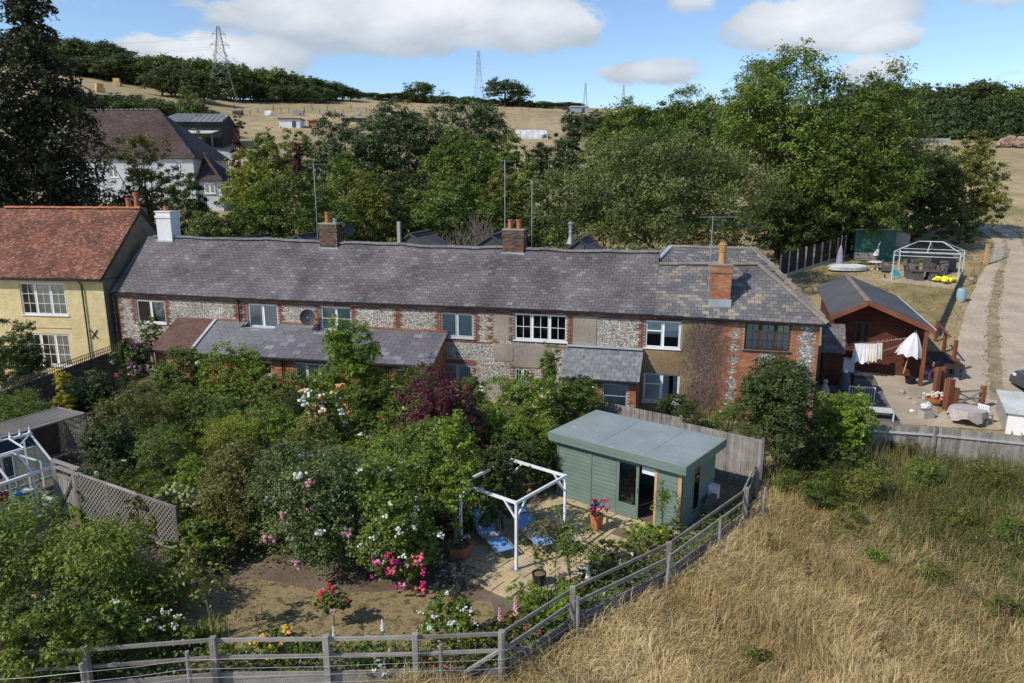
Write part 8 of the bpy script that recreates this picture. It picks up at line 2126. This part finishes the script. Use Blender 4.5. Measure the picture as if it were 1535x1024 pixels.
BACK = [('rowan_tree', 'thin olive brown tree in front of the white house wall', 146, 274, 196, 63, .24, 'rust', dict(dens=9, k=15, core=.4, clear=3.2, limbs=12)),
 ('dark_bush', 'dark round bush right of the olive brown tree', 236, 318, 263, 55, .22, 'dark', {}), ('yellow_tree', 'yellow green tree right of the white house', 322, 428, 226, 60, .24, 'yellow', {}),
 ('garden_bush', 'mid green bush behind the left end of the slate roof', 270, 396, 302, 51, .20, 'mid', {}), ('fruit_tree', 'leafy green tree left of the sooty single pot chimney', 376, 496, 252, 54, .20, 'mid', {}),
 ('evergreen_tree', 'dark evergreen left of the tall dark group', 456, 575, 160, 76, .27, 'cypress', dict(dens=17)), ('evergreen_tree', 'dark evergreen in the middle of the tall dark group', 528, 668, 152, 79, .27, 'cypress', dict(dens=17)), ('evergreen_tree', 'dark evergreen on the right of the tall dark group', 625, 768, 140, 82, .27, 'cypress', dict(dens=17)),
 ('ash_tree', 'fresh green tree in front of the dark evergreens', 626, 762, 192, 66, .25, 'mid', {}), ('alder_tree', 'green tree above the two clay chimney pots', 738, 812, 196, 63, .24, 'mid', {}),
 ('willow_bush', 'olive bush behind the square flue', 500, 612, 264, 52, .20, 'olive', {}), ('hazel_bush', 'mid green bush left of the bare twiggy tree', 585, 705, 272, 53, .20, 'mid', {}), ('elder_bush', 'low green bush behind the sooty chimney dish', 475, 545, 300, 50, .19, 'mid', {}),
 ('hedge_bush', 'low green bush behind the bare twiggy tree', 668, 780, 300, 55, .20, 'mid', {}),
 ('back_bush', 'mid green bush behind the great slate roof left of the single pot chimney', 440, 530, 262, 58, .20, 'mid', {}), ('back_bush', 'dark bush in the gap behind the square flue', 545, 645, 250, 62, .21, 'dark', {}), ('back_bush', 'olive bush between the bare twiggy tree and the aerials', 700, 800, 262, 59, .20, 'olive', {}), ('back_bush', 'mid green bush directly behind the bare twiggy tree', 625, 720, 258, 58, .20, 'mid', {}), ('back_bush', 'bright bush below the yellow green tree', 330, 420, 285, 54, .20, 'bright', {}), ('back_bush', 'low dark bush right of the two clay pots', 770, 850, 290, 57, .20, 'dark', {}), ('back_bush', 'green bush below the dark evergreens left side', 470, 560, 235, 70, .23, 'mid', {}), ('back_bush', 'tall dark bush below the dark evergreens right side', 690, 780, 215, 72, .23, 'dark', {}),
 ('back_bush', 'dark low bush behind the green shed roof', 1225, 1350, 280, 69, .22, 'dark', {}), ('back_bush', 'dark low bush behind the gazebo roof', 1310, 1420, 282, 71, .22, 'dark', {}), ('back_bush', 'low olive bush right of the gazebo by the metal gate', 1405, 1505, 290, 73, .22, 'olive', {}), ('back_bush', 'shaded bush under the tallest tree', 1120, 1240, 270, 64, .22, 'dark', {}),
 ('grey_willow', 'greyish bush below the polytunnel', 792, 852, 188, 86, .28, 'grey', dict(dens=11)), ('cypress_tree', 'dark columnar evergreen right of the polytunnel', 830, 878, 168, 92, .28, 'cypress', {}),
 ('great_willow', 'very wide pale green tree behind the middle of the terrace', 800, 1172, 196, 54, .22, 'willow', dict(d=11, dens=14, k=28, clear=.4, core=.78)),
 ('maple_tree', 'green tree left of the tallest tree behind the wide pale one', 872, 1000, 150, 79, .28, 'mid', {}), ('maple_tree', 'fresh green tree between the wide pale tree and the tallest tree', 974, 1112, 126, 81, .28, 'mid', dict(k=16)),
 ('oak_tree', 'tallest broad green tree right of centre', 1080, 1300, 76, 66, .27, 'mid', dict(k=26, d=13, core=.8)), ('oak_tree', 'broad green tree merging with the right side of the tallest one', 1190, 1400, 88, 64, .27, 'mid', dict(k=24, d=12, core=.8)),
 ('shade_bush', 'dark shaded bush behind the end cottage hip', 1120, 1262, 268, 63, .21, 'dark', {}), ('shade_tree', 'dark lower tree behind the green shed', 1235, 1362, 205, 66, .24, 'dark', dict(k=15)),
 ('thorn_tree', 'dark hawthorn behind the gazebo', 1330, 1445, 200, 69, .24, 'dark', dict(k=14)), ('thorn_tree', 'olive hawthorn at the bend of the track', 1400, 1516, 208, 71, .24, 'olive', dict(k=14)),
 ('bramble_bank', 'low dark hedge along the top of the back lawn', 1350, 1480, 318, 66, .2, 'dark', dict(d=3)), ('laurel_hedge', 'dark hedge behind the panel fence', 1160, 1275, 312, 66, .2, 'dark', dict(d=4)),
 ('copper_beech', 'small copper purple tree by the barn yard', 343, 368, 196, 92, .26, 'purple', {}), ('plum_tree', 'small purple tree left of the dark evergreens', 433, 452, 200, 80, .24, 'purple', {}),
 ('birch_tree', 'small yellow green tree in front of the sheet canopy', 283, 306, 192, 100, .26, 'yellow', {}), ('hedge_tree', 'green hedge tree left of the dark evergreens', 368, 420, 188, 92, .28, 'mid', {}), ('hedge_tree', 'green hedge tree below the white stable', 410, 474, 190, 88, .28, 'mid', {}), ('grey_shrub', 'greyish shrub above the fruit tree', 385, 440, 212, 74, .26, 'olive', {}),
 ('field_thorn', 'small grey green tree beside the paddock under the pylon', 344, 368, 170, 150, .4, 'grey', dict(dens=8))]
for name, lab, l, r, t, Y, leaf, kd, kw in BACK:
    kw = dict(kw); kw.setdefault('dens', 13); kw.setdefault('clear', .4); veg(name, lab, l, r, t, Y, leaf, kd, 'tree' if 'tree' in name or 'willow' in name or 'beech' in name else 'bush', big=True, **kw)
# bare twiggy tree
x, w, h = env(676, 750, 264, 49.5); bt = thing('bare_tree', 'bare grey twiggy tree behind the terrace ridge', 'tree', (x, 49.5, tz(x, 49.5))); mb = MB(); rg = random.Random(12)
def branch(p, d, L, r, dep):
    q = p + d * L; mb.tube([p, p.lerp(q, .5) + Vector((rg.gauss(0, .05), rg.gauss(0, .05), .03)) * L, q], [r, r * .8, r * .6], 4 if dep else 6, cap=False)
    if dep >= 5: return
    for k in range(3 if dep < 4 else 2):
        e = Vector((rg.gauss(0, .42), rg.gauss(0, .42), .35 + rg.random() * .4)); nd = (d * .9 + e).normalized(); branch(p.lerp(q, rg.uniform(.55, 1)), nd, L * rg.uniform(.58, .8), r * .58, dep + 1)
for k in range(4): branch(Vector((rg.gauss(0, .1), rg.gauss(0, .1), -.1)), Vector((rg.gauss(0, .22), rg.gauss(0, .22), 1)).normalized(), h * .30, .12, 0)
mb.build('branches', M['twig'], bt)
# dead branches showing on the tall tree
# ------------------------------------------------------------------ far trees, copied from a few kinds
FARP = []
for k, kd in enumerate(('far', 'far', 'dark', 'cypress', 'mid')):
    rg = np.random.default_rng(60 + k); t = thing('far_tree', 'x', 'tree', (0, -300 - 9 * k, 0)); L = make_lobes(rg, 1.0, 1.0, .92, .06, 11) if kd != 'cypress' else [(0, 0, .10 + .85 * i / 8, .36 * (1.05 - i / 8), .36 * (1.05 - i / 8), .13) for i in range(8)]
    me, C = crown('far_crown', L, 4200, .062, LEAF[kd], rg, clump=.10, zmin=.02, tri=True); obj('crown', me, t); mb = MB(); mb.tube([(0, 0, -.06), (.01, 0, .3), (0, 0, .7)], [.03, .022, .008], 5); mb.build('trunk', M['barkd'], t); FARP.append(t)
_used = set()
def far(px, pyt, Y, w, label, group, kinds, name='far_tree', hmin=2.0):
    c = D(px, pyt, Y); g = tz(c.x, Y); h = max(hmin, c.z - g); k = RND.choice(kinds); wd = w * 1.75 / FPX * Y
    if k in _used: r = dup(FARP[k], (c.x, Y, g), RND.uniform(0, 6.28), label, group)
    else: r = FARP[k]; _used.add(k); r.location = (c.x, Y, g); r['label'] = label; r['group'] = group
    r.name = name; r.scale = (wd, wd, h); return r
rf_ = random.Random(31)
def belt(x0, x1, t0, t1, Y0b, Y1b, n, w, label, group, kinds, jit=4, name='far_tree'):
    for i in range(n):
        f = (i + .5) / n; px = x0 + (x1 - x0) * f + rf_.uniform(-.4, .4) * (x1 - x0) / n; far(px, t0 + (t1 - t0) * f + rf_.uniform(-jit, jit), Y0b + (Y1b - Y0b) * f + rf_.uniform(-4, 4), w * rf_.uniform(.75, 1.3), label, group, kinds, name)
belt(10, 172, 56, 62, 278, 272, 16, 34, 'dark broadleaf tree of the wood on the left hilltop', 'trees of the left hilltop wood', [0, 1, 2], 8); belt(50, 185, 78, 92, 262, 258, 13, 30, 'dark broadleaf tree of the wood on the left hilltop', 'trees of the left hilltop wood', [0, 1, 2], 5)
belt(165, 345, 82, 92, 262, 258, 22, 28, 'tree in the skyline belt between the hilltop wood and the pylon', 'skyline belt left of the pylon', [0, 1, 4], 5); belt(236, 308, 98, 106, 236, 228, 7, 24, 'rounded tree just below the skyline left of the pylon', 'rounded trees left of the pylon', [0, 1, 4], 7)
belt(340, 446, 97, 106, 272, 280, 12, 22, 'tree in the skyline belt right of the pylon', 'skyline belt right of the pylon', [0, 1, 4], 5); belt(440, 526, 112, 124, 285, 296, 9, 24, 'lower tree at the right end of the skyline belt', 'lower skyline trees', [0, 1, 4], 5); belt(345, 500, 126, 130, 262, 278, 18, 14, 'small tree along the upper edge of the dry field', 'field edge trees', [0, 1], 3)
belt(526, 870, 136, 156, 318, 296, 44, 13, 'low hedge tree on the skyline of the dry field', 'skyline hedge', [0, 1, 2], 3, 'hedge_tree'); far(627, 121, 312, 28, 'dark round tree standing up from the skyline hedge', None, [2], 'lone_tree'); far(757, 113, 302, 38, 'larger round tree standing up from the skyline hedge right of the pale pylon', None, [1], 'lone_tree')
for o in scene.objects:
    if o.name.startswith('lone_tree') and 'group' in o and not o['group']: del o['group']
belt(120, 306, 144, 150, 172, 158, 24, 26, 'dark hedgerow tree between the white house roof and the hillside', 'hedgerow above the white house', [1, 2, 4], 9); 
for i in range(15):
    px = 172 + i * 4.9; yb = 114 + i * 1.3; p = T(px, yb); far(px, yb - 9 - rf_.random() * 2, p.y, 9, 'clipped hedge bush along the cut hillside field', 'hillside hedge', [4], 'hedge_bush')
for px, yb, w, lab in ((123, 108, 11, 'wide low bush at the top of the cut hillside field'), (146, 108, 8, 'small round bush at the top of the cut hillside field')):
    p = T(px, yb); far(px, yb - 9, p.y, w, lab, 'bushes above the cut field', [4], 'hedge_bush')
belt(1268, 1560, 124, 128, 205, 200, 20, 34, 'tree at the back of the wood on the right skyline', 'back of the right wood', [0, 1, 4], 5); belt(1385, 1575, 150, 138, 172, 164, 15, 30, 'dark conifer at the front of the right wood', 'conifers of the right wood', [3, 3, 2], 6, 'far_conifer'); belt(1290, 1400, 134, 142, 180, 178, 8, 34, 'broadleaf tree at the front left of the right wood', 'front of the right wood', [0, 1, 2], 5)
belt(880, 1110, 168, 150, 190, 170, 10, 44, 'distant green tree behind the maples', 'distant trees behind the maples', [1, 4], 6)

_t = {o.data.name: sum(len(p.vertices) - 2 for p in o.data.polygons) for o in scene.objects if o.type == 'MESH'}
print('TRIS', sum(_t.values()), sorted(_t.items(), key=lambda q: -q[1])[:8])
